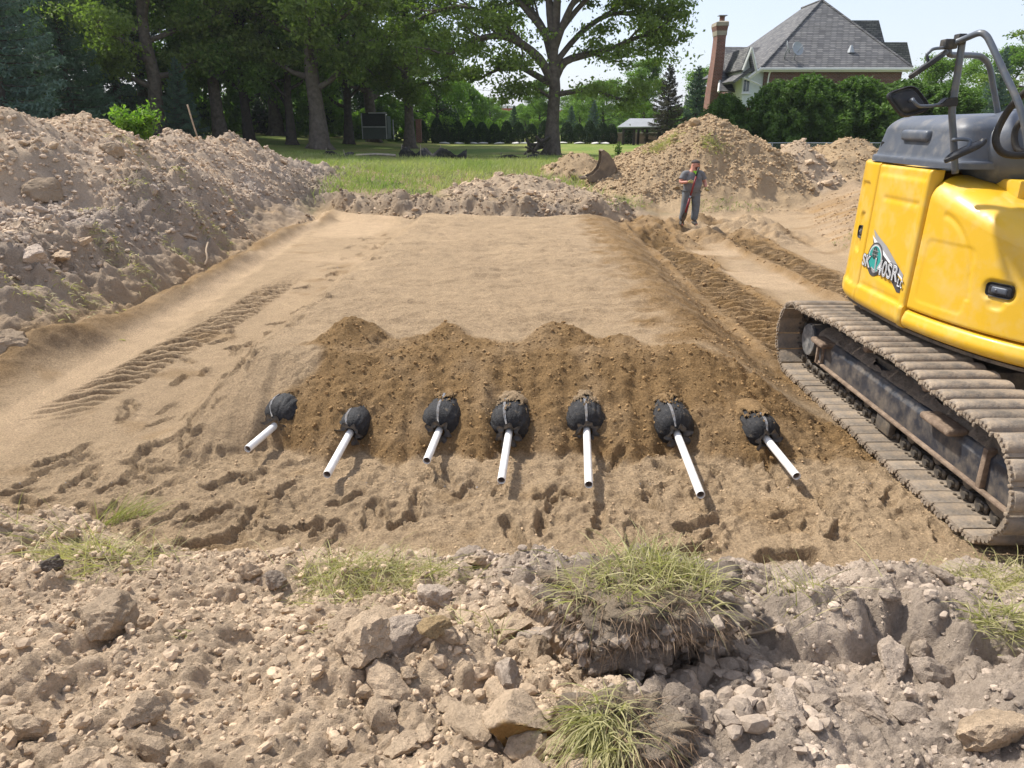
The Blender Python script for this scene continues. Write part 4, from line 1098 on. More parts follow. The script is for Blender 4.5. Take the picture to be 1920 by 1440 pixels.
door_shape('swoosh_edge', [[(-0.15, 0.235), (-0.08, 0.165), (0.62, -0.10), (0.62, -0.083), (0.1, 0.135)]], 0.0052, M_DW)
door_shape('swoosh_shade', [[(-0.14, 0.225), (-0.1, 0.14), (0.1, 0.02), (0.56, -0.235), (0.62, -0.23), (0.62, -0.12), (0.1, 0.10)][::-1]], 0.0034, M_DG)
door_shape('emblem_ring', [ell(0.178)], 0.0064, M_DG)
door_shape('emblem_ring', [ell(0.160)], 0.0076, M_DL)
door_shape('emblem_ring', [ell(0.147)], 0.0082, M_DW)
door_shape('emblem_disc', [ell(0.140)], 0.0088, M_DT)
door_shape('globe', [ell(0.065, 0.9, 32, (-0.01, 0.065))], 0.0100, M_DB)
gl = []
for k in (-0.05, 0.0, 0.05): gl.append([(k-0.013, 0.02), (k-0.007, 0.02), (k*0.8-0.007, 0.12), (k*0.8-0.013, 0.12)])
door_shape('globe_meridians', gl, 0.0110, M_DL)
door_shape('globe_parallels', [[(-0.075, k-0.003), (0.075, k-0.003), (0.075, k+0.003), (-0.075, k+0.003)] for k in (0.05, 0.09)], 0.0116, M_DL)
def lettering(txt, u, v, size, xs, fat, lift, mat, name):
    cu = bpy.data.curves.new('lettering', 'FONT'); cu.body = txt; cu.size = size; cu.offset = fat; cu.resolution_u = 4; cu.space_character = 1.06
    ob = bpy.data.objects.new('lettering', cu); COL.objects.link(ob)
    me = bpy.data.meshes.new_from_object(ob); bpy.data.objects.remove(ob); bpy.data.curves.remove(cu)
    for p in me.vertices: p.co = on_door(u + p.co.x*xs, v + p.co.y + 0.0*p.co.x, lift)
    me.materials.clear(); return EX(name, me, mat, decal)
for txt, u, v, sz, xs in (('SK', -0.27, -0.10, 0.17, 1.0), ('140SR', 0.00, -0.13, 0.22, 0.92), ('LC', 0.56, -0.17, 0.11, 0.95)):
    k = 1.0 if sz > 0.12 else 0.5
    lettering(txt, u, v, sz, xs, 0.0115*k, 0.0128, M_DG, 'letter_outline')
    lettering(txt, u, v, sz, xs, 0.0035*k, 0.0142, M_DW, 'letter_edge')
    lettering(txt, u, v, sz, xs, -0.0035*k, 0.0156, M_DM if k == 1.0 else M_DW, 'lettering')

# ---- handrails, mirrors, hoses
def rail(pts, r, name, mat=M_RAIL, n=5, parent=None): return EX(name, bm_mesh(tube(smooth_path(pts, n), r, 14), name, True), mat, parent)
rail([at_y(1771, 88, 5.62), at_y(1790, 80, 5.60), at_y(1815, 70, 5.52), at_y(1836, 62, 5.42), at_y(1848, 66, 5.38), at_y(1858, 82, 5.34), at_y(1885, 140, 5.22), at_y(1912, 200, 5.1), at_y(1926, 265, 5.04), at_y(1930, 335, 5.0)], 0.021, 'handrail')
rail([at_y(1804, 80, 5.60), at_y(1798, 120, 5.60), at_y(1789, 180, 5.60), at_y(1785, 212, 5.60), at_y(1788, 262, 5.60), at_y(1791, 325, 5.60)], 0.024, 'rail_post')
rail([at_y(1779, 92, 5.75), at_y(1780, 101, 5.75), at_y(1788, 103, 5.78), at_y(1826, 104, 5.95), at_y(1842, 108, 6.0), at_y(1855, 125, 6.02), at_y(1862, 160, 6.03), at_y(1870, 205, 6.05), at_y(1877, 250, 6.05)], 0.021, 'inner_rail')
def obox(name, c, u, v, w, bev, mat, parent=None):
    """box given by its centre and three half vectors"""
    bm = bmesh.new(); box(bm, -1, 1, -1, 1, -1, 1); M = Matrix((tuple(u)+(0,), tuple(v)+(0,), tuple(w)+(0,), (0, 0, 0, 1))).transposed(); M.translation = c
    bm.transform(M)
    if bev: bmesh.ops.bevel(bm, geom=bm.edges[:], offset=bev, segments=2, affect='EDGES', profile=0.5)
    return EX(name, auto_smooth(bm_mesh(bm, name), 40), mat, parent)
VX, VY, VZ = Vector((1, 0, 0)), Vector((0, 1, 0)), Vector((0, 0, 1))
obox('rail_clamp', at_y(1800, 74, 5.60), VX*0.03, VY*0.035, VZ*0.035, 0.008, M_BLK)
obox('mirror_clamp', at_y(1779, 83, 5.62), VX*0.045, VY*0.04, VZ*0.032, 0.008, M_BLK)
def mirror(c, u, v, label, rim=0.012):
    """rounded square mirror housing: c centre, u and v half-edge vectors; its back faces the viewer"""
    n = u.cross(v).normalized()
    if n.dot(Vector((0, 0, CAM_H)) - c) < 0: n = -n
    prof = [(0.0, 0.02), (0.62, 0.022), (0.70, 0.018), (0.78, 0.004), (0.86, 0.006), (0.93, 0.022), (1.0, 0.016), (1.0, -0.006), (0.95, -0.012)]
    m = 48; V = []; 
    for (f, d) in prof:
        for k in range(m):
            t = 2*math.pi*k/m; e = 4.5
            rr = (abs(math.cos(t))**e+abs(math.sin(t))**e)**(-1/e)
            V.append(tuple(c + u*(math.cos(t)*rr*f) + v*(math.sin(t)*rr*f) + n*d))
    F = [(j*m+k, j*m+(k+1) % m, (j+1)*m+(k+1) % m, (j+1)*m+k) for j in range(len(prof)-1) for k in range(m)] + [tuple(range((len(prof)-1)*m, len(prof)*m))]
    me = bpy.data.meshes.new('mirror'); me.from_pydata(V, [], F); bm = bmesh.new(); bm.from_mesh(me); bmesh.ops.remove_doubles(bm, verts=bm.verts, dist=1e-5); bmesh.ops.recalc_face_normals(bm, faces=bm.faces); bm.to_mesh(me); bm.free()
    auto_smooth(me, 45)
    o = EX('mirror', me, M_BLK); tag(o, label)
    gl = [tuple(c + u*(math.cos(t)*0.9*(abs(math.cos(t))**4.5+abs(math.sin(t))**4.5)**(-1/4.5)) + v*(math.sin(t)*0.9*(abs(math.cos(t))**4.5+abs(math.sin(t))**4.5)**(-1/4.5)) - n*0.0135) for t in [2*math.pi*k/m for k in range(m)]]
    me = bpy.data.meshes.new('mirror_glass'); me.from_pydata(gl, [], [tuple(range(m))]); EX('mirror_glass', me, M_GLASSM, o)
    return o, n
M_GLASSM, _nt, _b = new_mat('mirror_glass'); _b.inputs['Metallic'].default_value = 1.0; _b.inputs['Roughness'].default_value = 0.05; _b.inputs['Base Color'].default_value = (0.75, 0.78, 0.8, 1)
c = at_y(1702, 191, 5.62)
mo, n = mirror(c, (at_y(1727, 174, 5.62)-at_y(1677, 190, 5.56))*0.56, (at_y(1715, 207, 5.60)-at_y(1690, 173, 5.62))*0.70, 'square mirror housing on the long lower arm')
rail([c + n*0.02, c + n*0.05 + VZ*0.0, at_y(1712, 188, 5.52), at_y(1722, 198, 5.52), at_y(1735, 199, 5.55), at_y(1750, 198, 5.58), at_y(1788, 192, 5.60)], 0.012, 'mirror_arm', n=4)
bm = bmesh.new(); v0 = [at_y(1748, 201, 5.57), at_y(1797, 199, 5.57), at_y(1798, 182, 5.57), at_y(1778, 183, 5.57), at_y(1766, 194, 5.57), at_y(1750, 196, 5.57)]
f_ = bm.faces.new([bm.verts.new(p_) for p_ in v0]); e_ = bmesh.ops.extrude_face_region(bm, geom=[f_])['geom']
for v in [g for g in e_ if isinstance(g, bmesh.types.BMVert)]: v.co.y += 0.07
bmesh.ops.bevel(bm, geom=bm.edges[:], offset=0.006, segments=2, affect='EDGES'); EX('mirror_bracket', auto_smooth(bm_mesh(bm, 'mirror_bracket'), 40), M_BLK)
c = at_y(1742, 121, 5.62)
mo, n = mirror(c, (at_y(1775, 98, 5.62)-at_y(1709, 143, 5.60))*0.5, Vector((0.085, 0.115, 0.03)), 'upper mirror seen edge-on under the handrail')
rail([at_y(1779, 88, 5.62), at_y(1765, 90, 5.6), at_y(1750, 92, 5.6), at_y(1741, 99, 5.6), at_y(1738, 104, 5.6), c], 0.011, 'mirror_arm', n=4)
c = at_y(1811, 283, 5.42)
mo, n = mirror(c, (at_y(1848, 266, 5.42)-at_y(1774, 299, 5.42))*0.5, Vector((0.09, 0.115, 0.022)), 'lower mirror lying flat beside the rail post')
rail([at_y(1787, 262, 5.58), at_y(1802, 261, 5.5), at_y(1818, 263, 5.46), at_y(1817, 272, 5.45), c], 0.013, 'mirror_arm', n=4)
M_HOSE = simple_mat('hydraulic_hose', (0.03, 0.026, 0.022), 0.5, var=0.3, vscale=30, bump=0.004, bscale=60)
rail([at_y(1932, 165, 5.3), at_y(1900, 195, 5.4), at_y(1878, 228, 5.45), at_y(1867, 258, 5.45), at_y(1873, 280, 5.42), at_y(1890, 290, 5.4), at_y(1925, 291, 5.35), at_y(1960, 285, 5.3)], 0.024, 'hose', M_HOSE)
rail([at_y(1935, 215, 5.6), at_y(1910, 232, 5.65), at_y(1902, 258, 5.65), at_y(1910, 282, 5.6), at_y(1940, 285, 5.5)], 0.022, 'hose', M_HOSE)

# ---- tracks
XT0, XT1 = 2.96, 3.56                       # outer and inner edge of the near track
LOOP = []
for y in np.linspace(4.25, 7.5, 40): LOOP.append((y, 0.065))
for a in np.linspace(-90, 90, 26)[1:]: LOOP.append((7.5+0.35*math.cos(R(a)), 0.415+0.35*math.sin(R(a))))
for y in np.linspace(7.4, 4.35, 40): LOOP.append((y, 0.765+0.075*math.sin(math.pi*(7.5-y)/3.4)**1.2 - 0.012*abs(math.sin(math.pi*(y-4.3)*0.9))))
for a in np.linspace(90, 270, 26)[:-1]: LOOP.append((4.22+0.36*math.cos(R(a)), 0.425+0.36*math.sin(R(a))))
LP = np.array(LOOP + [LOOP[0]]); LS = np.concatenate([[0], np.cumsum(np.hypot(*np.diff(LP, axis=0).T))])
NSH = int(round(LS[-1]/0.171)); 
def shoe_mesh(sd):
    r = np.random.default_rng(sd)
    prof = [(-0.080, -0.004), (-0.080, 0.010), (-0.070, 0.034), (-0.054, 0.050), (-0.02, 0.058), (0.012, 0.058), (0.038, 0.052), (0.054, 0.036), (0.060, 0.012), (0.086, 0.008), (0.087, -0.002)]
    xs = [-0.30, -0.292, -0.27, -0.15, 0.0, 0.15, 0.292, 0.30]
    secs = []
    for x in xs:
        e = 0.6 if abs(x) > 0.295 else (0.9 if abs(x) > 0.28 else 1.0)
        secs.append([(x, t, n*e if n > 0.02 else n) for t, n in prof])
    bm, rings = sweep(secs); bm.faces.new(rings[0]); bm.faces.new(rings[-1])
    for t, n, rr in ((-0.062, 0.022, 0.017), (-0.028, 0.031, 0.016), (0.010, 0.030, 0.016), (0.048, 0.020, 0.015)):
        cyl(bm, (-0.303, t, n), (1, 0, 0), rr*r.uniform(0.85, 1.1), 0.020, 9, rr*0.75)
    # curled grouser tip at the outer edge, seen from inside as a small hook
    box(bm, -0.312, -0.292, 0.070, 0.094, -0.012, 0.020, 0.004, 1)
    return auto_smooth(bm_mesh(bm, 'track_shoe'), 42)
SHM = [shoe_mesh(k) for k in range(4)]
for k in SHM: k.materials.append(M_SHOE)
def loop_at(s):
    s = s % LS[-1]; y, z = np.interp(s, LS, LP[:, 0]), np.interp(s, LS, LP[:, 1])
    y2, z2 = np.interp((s+0.01) % LS[-1], LS, LP[:, 0]), np.interp((s+0.01) % LS[-1], LS, LP[:, 1])
    return y, z, math.atan2(z2-z, y2-y)
link_me = None
def link_mesh():
    bm = bmesh.new()
    for sx in (-0.075, 0.075):
        box(bm, sx-0.016, sx+0.016, -0.088, 0.05, 0.004, 0.075, 0.012, 1)
        cyl(bm, (sx*1.28, -0.045, 0.042), (1, 0, 0), 0.028, 0.05, 14)
        cyl(bm, (sx*1.40, -0.045, 0.042), (1, 0, 0), 0.020, 0.03, 12)
    cyl(bm, (0, -0.045, 0.042), (1, 0, 0), 0.022, 0.2, 10)
    for sx in (-0.045, 0.045):
        for t in (-0.02, 0.035): cyl(bm, (sx*2.8, t, 0.005), (0, 0, 1), 0.012, 0.022, 6)
    return auto_smooth(bm_mesh(bm, 'chain_link'), 40)
link_me = link_mesh(); link_me.materials.append(M_STEEL)
for side, xc in ((0, (XT0+XT1)/2), (1, (XT0+XT1)/2 + 2.05)):
    for k in range(NSH):
        y, z, a = loop_at((k+0.3)*LS[-1]/NSH)
        nrm = Vector((0, math.sin(a), -math.cos(a)))          # outward
        M = Matrix(((1, 0, 0, xc), (0, math.cos(a), nrm.y, y), (0, math.sin(a), nrm.z, z), (0, 0, 0, 1)))
        o = link('track_shoe', SHM[k % 4], None, exc); o.matrix_local = Matrix.Translation(-EXO) @ M @ Matrix.Translation((random.uniform(-0.006, 0.006), 0, random.uniform(-0.003, 0.003))) @ Matrix.Rotation(random.uniform(-0.02, 0.02), 4, 'X')
        if side == 0 or k % 2 == 0:
            M2 = Matrix(((1, 0, 0, xc+0.05), (0, math.cos(a), -nrm.y, y), (0, math.sin(a), -nrm.z, z), (0, 0, 0, 1)))
            o = link('chain_link', link_me, None, exc); o.matrix_local = Matrix.Translation(-EXO) @ M2
# frame of the near track
def extrude_y(name, poly, y0, y1, mat, bev=0.0, parent=None, both=None):
    bm = bmesh.new(); f = bm.faces.new([bm.verts.new((x, y0, z)) for x, z in poly]); e = bmesh.ops.extrude_face_region(bm, geom=[f])['geom']
    for v in [g for g in e if isinstance(g, bmesh.types.BMVert)]: v.co.y = y1
    if bev: bmesh.ops.bevel(bm, geom=bm.edges[:], offset=bev, segments=2, affect='EDGES', profile=0.5)
    return EX(name, auto_smooth(bm_mesh(bm, name), 35), mat, parent)
fr = extrude_y('track_frame', [(3.16, 0.27), (3.155, 0.46), (3.19, 0.515), (3.26, 0.54), (3.50, 0.54), (3.50, 0.22), (3.20, 0.22)], 4.42, 7.18, M_BEAM, 0.006)
extrude_y('frame_lip', [(3.128, 0.252), (3.128, 0.274), (3.158, 0.278), (3.195, 0.25), (3.195, 0.235)], 4.05, 7.2, M_LIP, 0.004, fr)
extrude_y('front_plate', [(3.175, 0.26), (3.165, 0.50), (3.22, 0.56), (3.50, 0.58), (3.50, 0.22), (3.21, 0.24)], 3.98, 4.40, M_BEAM, 0.006, fr)
EX('rib', boxm('rib', (3.132, 3.21, 4.38, 4.43, 0.27, 0.56), 0.008), M_LIP, fr)
EX('rib', boxm('rib', (3.142, 3.20, 7.06, 7.10, 0.27, 0.47), 0.008), M_LIP, fr)
# mud slope with two openings
ny, nxx = 150, 26; V = []; cc = []; keep = []
gy = np.linspace(4.0, 7.35, ny); gx = np.linspace(0, 1, nxx)
YY, TT = np.meshgrid(gy, gx)
mx_ = 3.195 + 0.36*TT; mz_ = 0.512 + 0.20*TT**0.8 + 0.020*fbm(mx_*9, YY*9, 3, 77) + lumps(mx_, YY, 0.06, 78, 0.6)*0.45 - 0.02*(TT < 0.02)
V = np.stack([mx_.ravel(), YY.ravel(), mz_.ravel()], 1)
hole = np.zeros(mx_.shape, bool)
for hy, ht in ((6.15, 0.33), (5.20, 0.40), (4.55, 0.95)): hole |= ((YY-hy)/0.15)**2 + ((TT-ht)/0.20)**2 < 1
idx = np.arange(V.shape[0]).reshape(mx_.shape)
q = np.stack([idx[:-1, :-1], idx[:-1, 1:], idx[1:, 1:], idx[1:, :-1]], -1)[~(hole[:-1, :-1] | hole[1:, 1:])]
cmud = C_GREY*0.62*np.ones((len(V), 1))
EX('packed_mud', mesh_np('packed_mud', V, q.reshape(-1, 4), True, cmud), M_MUD, fr)
EX('frame_core', boxm('frame_core', (3.30, 3.52, 4.2, 7.3, 0.541, 0.60), 0.01), M_STEEL, fr)
# steps
def step(y0, y1, z, name='step'):
    bm = bmesh.new(); box(bm, 3.06, 3.22, y0, y1, z, z+0.055, 0.022, 3)
    o = EX(name, auto_smooth(bm_mesh(bm, name), 40), M_LIP, fr)
    n = 60; r = np.random.default_rng(int(y0*100)); p = np.stack([r.uniform(3.035, 3.15, n), r.uniform(y0+0.01, y1-0.01, n), np.full(n, z+0.055)], 1)
    return o
step(4.72, 5.10, 0.50); step(6.93, 7.22, 0.47)
EX('step_hanger', boxm('step_hanger', (3.09, 3.115, 7.08, 7.11, 0.28, 0.50), 0.005), M_LIP, fr)
# drive motor cover, idler, rollers
mc = EX('drive_motor', cylm('drive_motor', (3.36, 7.52, 0.40), (1, 0, 0), 0.175, 0.36, 40, 0.01), M_BEAM)
EX('motor_cover', cylm('motor_cover', (3.172, 7.52, 0.40), (1, 0, 0), 0.165, 0.016, 40, 0.004), simple_mat('scuffed_cover', (0.13, 0.135, 0.14), 0.5, metal=0.3, var=0.3, vscale=12, dirt=(0.42, 0.40, 0.37), dirt_amt=0.4, dscale=14), mc)
bm = bmesh.new()
for k in range(19):
    a = 2*math.pi*k/19; bmesh.ops.create_cube(bm, size=1.0, matrix=Matrix.Translation((3.40, 7.52+0.27*math.cos(a), 0.415+0.27*math.sin(a))) @ Matrix.Rotation(a, 4, 'X') @ Matrix.Diagonal((0.05, 0.07, 0.05, 1)))
cyl(bm, (3.40, 7.52, 0.415), (1, 0, 0), 0.25, 0.05, 40)
EX('sprocket', bm_mesh(bm, 'sprocket'), M_STEEL)
EX('idler', cylm('idler', (3.26, 4.24, 0.425), (1, 0, 0), 0.29, 0.12, 40, 0.02), M_STEEL)
for y in np.linspace(4.65, 7.0, 7): EX('track_roller', cylm('track_roller', (3.34, y, 0.20), (1, 0, 0), 0.07, 0.22, 20, 0.015), M_STEEL)
for y in (5.25, 6.25): EX('carrier_roller', cylm('carrier_roller', (3.20, y, 0.70), (1, 0, 0), 0.05, 0.10, 20, 0.008), M_LIP)
EX('track_guard', boxm('track_guard', (3.15, 3.21, 5.62, 5.86, 0.10, 0.25), 0.015), M_STEEL, fr)
# far track frame and the crossing between them
EX('far_track_frame', boxm('far_track_frame', (5.18, 5.5, 4.2, 7.2, 0.24, 0.58), 0.03), M_BEAM)
EX('car_body', boxm('car_body', (3.45, 5.2, 5.3, 6.6, 0.42, 0.79), 0.05), M_STEEL)

# cab on the far side and the foot of the boom
M_CABG, _nt, _b = new_mat('cab_glass'); _b.inputs['Base Color'].default_value = (0.03, 0.04, 0.045, 1); _b.inputs['Roughness'].default_value = 0.06; _b.inputs['Specular IOR Level'].default_value = 0.7
cab = EX('cab', boxm('cab', (4.82, 5.62, 4.42, 6.0, 0.953, 1.55), 0.04, 3), M_YEL)
for x in (4.86, 5.58):
    for y in (4.47, 5.95): EX('pillar', boxm('pillar', (x-0.035, x+0.035, y-0.04, y+0.04, 1.551, 2.70), 0.012), M_BLK, cab)
EX('cab_roof', boxm('cab_roof', (4.80, 5.64, 4.40, 6.02, 2.701, 2.80), 0.035, 3), M_YEL, cab)
for d in ((4.895, 5.545, 4.455, 4.465, 1.56, 2.69), (4.895, 5.545, 5.955, 5.965, 1.56, 2.69), (4.842, 4.852, 4.51, 5.91, 1.56, 2.69), (5.588, 5.598, 4.51, 5.91, 1.56, 2.69)): EX('pane', boxm('pane', d, 0.0, 1, False), M_CABG, cab)
def boom_part(name, pts, w):
    bm = bmesh.new(); f = bm.faces.new([bm.verts.new((4.56-w, y, z)) for y, z in pts]); e = bmesh.ops.extrude_face_region(bm, geom=[f])['geom']
    for v in [g for g in e if isinstance(g, bmesh.types.BMVert)]: v.co.x += 2*w
    bmesh.ops.bevel(bm, geom=bm.edges[:], offset=0.012, segments=2, affect='EDGES'); return EX(name, auto_smooth(bm_mesh(bm, name), 35), M_YEL)
boom_part('boom', [(4.75, 1.28), (4.75, 1.66), (3.6, 2.55), (2.6, 3.15), (1.2, 3.35), (1.15, 3.08), (2.5, 2.72), (3.5, 2.08)], 0.17)
boom_part('arm', [(1.45, 3.5), (1.05, 3.62), (0.72, 3.2), (-0.1, 1.55), (0.12, 1.47), (1.25, 3.0)], 0.13)
boom_part('bucket', [(0.16, 1.62), (-0.28, 1.60), (-0.55, 1.30), (-0.50, 1.02), (-0.12, 1.18), (0.30, 1.22)], 0.42)
# ================================================================ trees and shrubs
L_OAK = leaf_mat('oak_leaves', (0.10, 0.15, 0.036), (0.24, 0.30, 0.085), 0.48)
L_MAPLE = leaf_mat('maple_leaves', (0.08, 0.15, 0.034), (0.20, 0.30, 0.07), 0.50)
L_LIGHT = leaf_mat('pale_green_leaves', (0.10, 0.18, 0.035), (0.21, 0.31, 0.065), 0.42)
L_SPRUCE = leaf_mat('spruce_needles', (0.045, 0.085, 0.058), (0.10, 0.165, 0.11), 0.2)
L_BLUE = leaf_mat('blue_spruce_needles', (0.065, 0.115, 0.095), (0.14, 0.21, 0.175), 0.2)
L_BROWN = leaf_mat('browning_needles', (0.055, 0.058, 0.034), (0.11, 0.10, 0.065), 0.08)
L_THUJA = leaf_mat('thuja_leaves', (0.045, 0.095, 0.022), (0.14, 0.22, 0.05), 0.3)
L_ARB = leaf_mat('arborvitae_leaves', (0.022, 0.048, 0.017), (0.055, 0.095, 0.03), 0.15)
L_BUSH = leaf_mat('bright_shrub_leaves', (0.10, 0.20, 0.03), (0.24, 0.36, 0.06), 0.42)
M_BARK = simple_mat('grey_bark', (0.115, 0.095, 0.078), 0.95, var=0.35, vscale=5, bump=0.05, bscale=9)
M_BARKD = simple_mat('dark_bark', (0.062, 0.052, 0.043), 0.95, var=0.35, vscale=5, bump=0.05, bscale=9)

def leaves_mesh(name, C, size, r, up=0.45, fac=None, aspect=0.62, tri=False):
    """C (n,3) leaf centres -> one crown mesh of small folded leaf faces"""
    n = len(C)
    nrm = r.normal(size=(n, 3)); nrm[:, 2] += up*1.5; nrm /= np.linalg.norm(nrm, axis=1)[:, None]
    t = r.normal(size=(n, 3)); t -= nrm*(t*nrm).sum(1)[:, None]; t /= np.linalg.norm(t, axis=1)[:, None]
    b = np.cross(nrm, t)
    sz = (size*(0.6+0.8*r.random(n)))[:, None] if np.isscalar(size) else size[:, None]
    p0 = C - t*sz*0.5; p2 = C + t*sz*0.5; p1 = C + b*sz*0.5*aspect + nrm*sz*0.12; p3 = C - b*sz*0.5*aspect + nrm*sz*0.12
    V = np.stack([p0, p1, p2, p3], 1).reshape(-1, 3)
    F = np.arange(n*4).reshape(n, 4)
    f = r.random(n) if fac is None else fac
    return mesh_np(name, V, F, False, np.repeat(np.clip(f, 0, 1), 4)[:, None]*np.ones(3))

def add_tube(V, F, path, rad, seg):
    P = np.array(path); off = len(V)
    T = np.gradient(P, axis=0); T /= np.linalg.norm(T, axis=1)[:, None]+1e-9
    ref = np.array((0.3, 0.9, 0.1)) if abs(T[0][2]) > 0.8 else np.array((0, 0, 1.0))
    for i in range(len(P)):
        a = np.cross(T[i], ref); a /= np.linalg.norm(a)+1e-9; b = np.cross(T[i], a)
        for k in range(seg):
            th = 2*math.pi*k/seg; V.append(P[i] + (a*math.cos(th)+b*math.sin(th))*rad[i])
    for i in range(len(P)-1):
        for k in range(seg): F.append((off+i*seg+k, off+i*seg+(k+1) % seg, off+(i+1)*seg+(k+1) % seg, off+(i+1)*seg+k))

def bent(a, d, L, r, n=5, curl=0.15, jit=0.10):
    p = np.array(a, float); d = np.array(d, float); d /= np.linalg.norm(d); out = [p.copy()]
    for i in range(n):
        d = d + np.array((0, 0, curl))/n + r.normal(size=3)*jit; d /= np.linalg.norm(d)
        p = p + d*L/n; out.append(p.copy())
    return out

def deciduous(seed, H, cr, tr, clear, nl=16, leaves=24000, leaf=0.17, limbs=None, spread=0.62, sub=5, topk=0.55, flat=0.5, tight=0.72):
    r = np.random.default_rng(seed); V, F = [], []
    tp = [np.array((0, 0, -0.3))]
    for i in range(1, 9): tp.append(np.array((0.06*cr*r.normal()*i/9, 0.06*cr*r.normal()*i/9, H*0.92*i/8)))
    trad = [tr*(1.45 if i == 0 else 1)*(1-0.86*(i/8)**1.1) for i in range(9)]
    add_tube(V, F, tp, trad, 14)
    for k in range(6):   # root flare
        a = k*1.05+r.random(); add_tube(V, F, [np.array((math.cos(a)*tr*q, math.sin(a)*tr*q, h)) for q, h in ((0.55, 0.9), (0.85, 0.35), (1.5, 0.02), (2.1, -0.15))], [tr*0.30, tr*0.36, tr*0.28, tr*0.1], 6)
    tips = []; L_ = []
    if limbs:
        for pts, rad, ns in limbs:
            P = [np.array(p, float) for p in smooth_path(pts, 3)]
            add_tube(V, F, P, list(np.linspace(rad, rad*0.28, len(P))), 8); L_.append((P, rad, ns))
    for i in range(nl):
        f = clear + (0.93-clear)*(i+0.5)/nl
        base = np.array([np.interp(f*H, [q[2] for q in tp], [q[c] for q in tp]) for c in range(3)])
        g = (f-clear)/(1-clear); az = i*2.4+r.normal()*0.3
        prof = (0.75+0.5*math.sin(math.pi*min(1, g*1.15)))*(1-topk*g**2.2)
        el = 0.15+0.75*g+r.normal()*0.12
        L = cr*prof*spread*1.35*r.uniform(0.75, 1.1)
        P = bent(base, (math.cos(az)*math.cos(el), math.sin(az)*math.cos(el), math.sin(el)), L, r, 6, 0.25, 0.10)
        rad = max(0.03, tr*0.42*(1-0.6*g)); add_tube(V, F, P, list(np.linspace(rad, rad*0.25, 7)), 7); L_.append((P, rad, None))
    for P, rad, ns in L_:
        Ln = sum(np.linalg.norm(P[i+1]-P[i]) for i in range(len(P)-1))
        nsub = ns or sub; low = 0.5 if ns else 1.0
        for j in range(nsub):
            f = 0.30+0.70*(j+r.random())/nsub; q = f*(len(P)-1); i0 = min(int(q), len(P)-2)
            b = P[i0]+(P[i0+1]-P[i0])*(q-i0); d = P[i0+1]-P[i0]; d = d/np.linalg.norm(d) + r.normal(size=3)*np.array((0.75, 0.75, 0.45)) + np.array((0, 0, 0.15))
            Q = bent(b, d, Ln*low*r.uniform(0.22, 0.42), r, 4, 0.1, 0.18); add_tube(V, F, Q, list(np.linspace(rad*0.32, 0.012, 5)), 5)
            tips += [Q[-1], Q[-2]]
            for m in range(3):
                i1 = r.integers(1, 4); d = (Q[i1+1]-Q[i1]) + r.normal(size=3)*0.3
                T_ = bent(Q[i1], d, Ln*low*r.uniform(0.10, 0.2), r, 3, 0.0, 0.2); add_tube(V, F, T_, list(np.linspace(0.022, 0.006, 4)), 4); tips.append(T_[-1])
        tips.append(P[-1])
    tips = np.array(tips); per = max(8, leaves//len(tips))
    C = np.repeat(tips, per, 0); cs = 0.085*cr+0.18
    rad = r.normal(size=C.shape)*np.array((1, 1, flat))*cs*tight*(0.5+0.8*np.repeat(r.random(len(tips)), per))[:, None]
    C = C + rad
    fac = np.clip(np.repeat(r.random(len(tips)), per)*0.55 + 0.55*r.random(len(C)), 0, 1)
    return mesh_np('trunk', np.array(V), np.array(F), True), leaves_mesh('crown', C, leaf, r, fac=fac)

def spruce(seed, H, R_, n=15000, leaf=0.20, dens=1.0, bare=0.05):
    r = np.random.default_rng(seed); V, F = [], []
    add_tube(V, F, [np.array((0, 0, -0.2)), np.array((0, 0, H*0.5)), np.array((0, 0, H))], [0.035*H*0.5, 0.022*H*0.5, 0.01], 9)
    C = []; fac = []; nb = int(H*9)
    for i in range(nb):
        f = bare+(0.985-bare)*(i/nb)**0.9; z = f*H; L = R_*(1-f)**0.85*r.uniform(0.72, 1.12)+0.12; az = i*2.399+r.normal()*0.25
        d0 = np.array((math.cos(az), math.sin(az), 0.0)); droop = -0.30*(1-f)+0.25*f
        P = [np.array((0, 0, z)) + d0*L*q + np.array((0, 0, L*(droop*q + 0.20*q*q*1.3))) for q in np.linspace(0, 1, 6)]
        add_tube(V, F, P, list(np.linspace(0.035, 0.008, 6)), 4)
        m = int(n/nb*L/(R_*0.52)*dens); q = r.random(m)**0.65; side = r.normal(size=m)*0.17*L*(1.15-q*0.8)
        px_ = np.cross(d0, (0, 0, 1)); base = np.array((0, 0, z)) + d0*(L*q)[:, None] + np.array((0, 0, 1))*(L*(droop*q+0.26*q*q))[:, None] + px_*side[:, None]
        base[:, 2] += -np.abs(side)*0.30 - r.random(m)**2*0.28*(0.3+q)
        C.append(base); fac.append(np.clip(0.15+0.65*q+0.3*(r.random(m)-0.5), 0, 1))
    C = np.concatenate(C); return mesh_np('trunk', np.array(V), np.array(F), True), leaves_mesh('crown', C, leaf, r, up=0.3, fac=np.concatenate(fac), aspect=0.34)

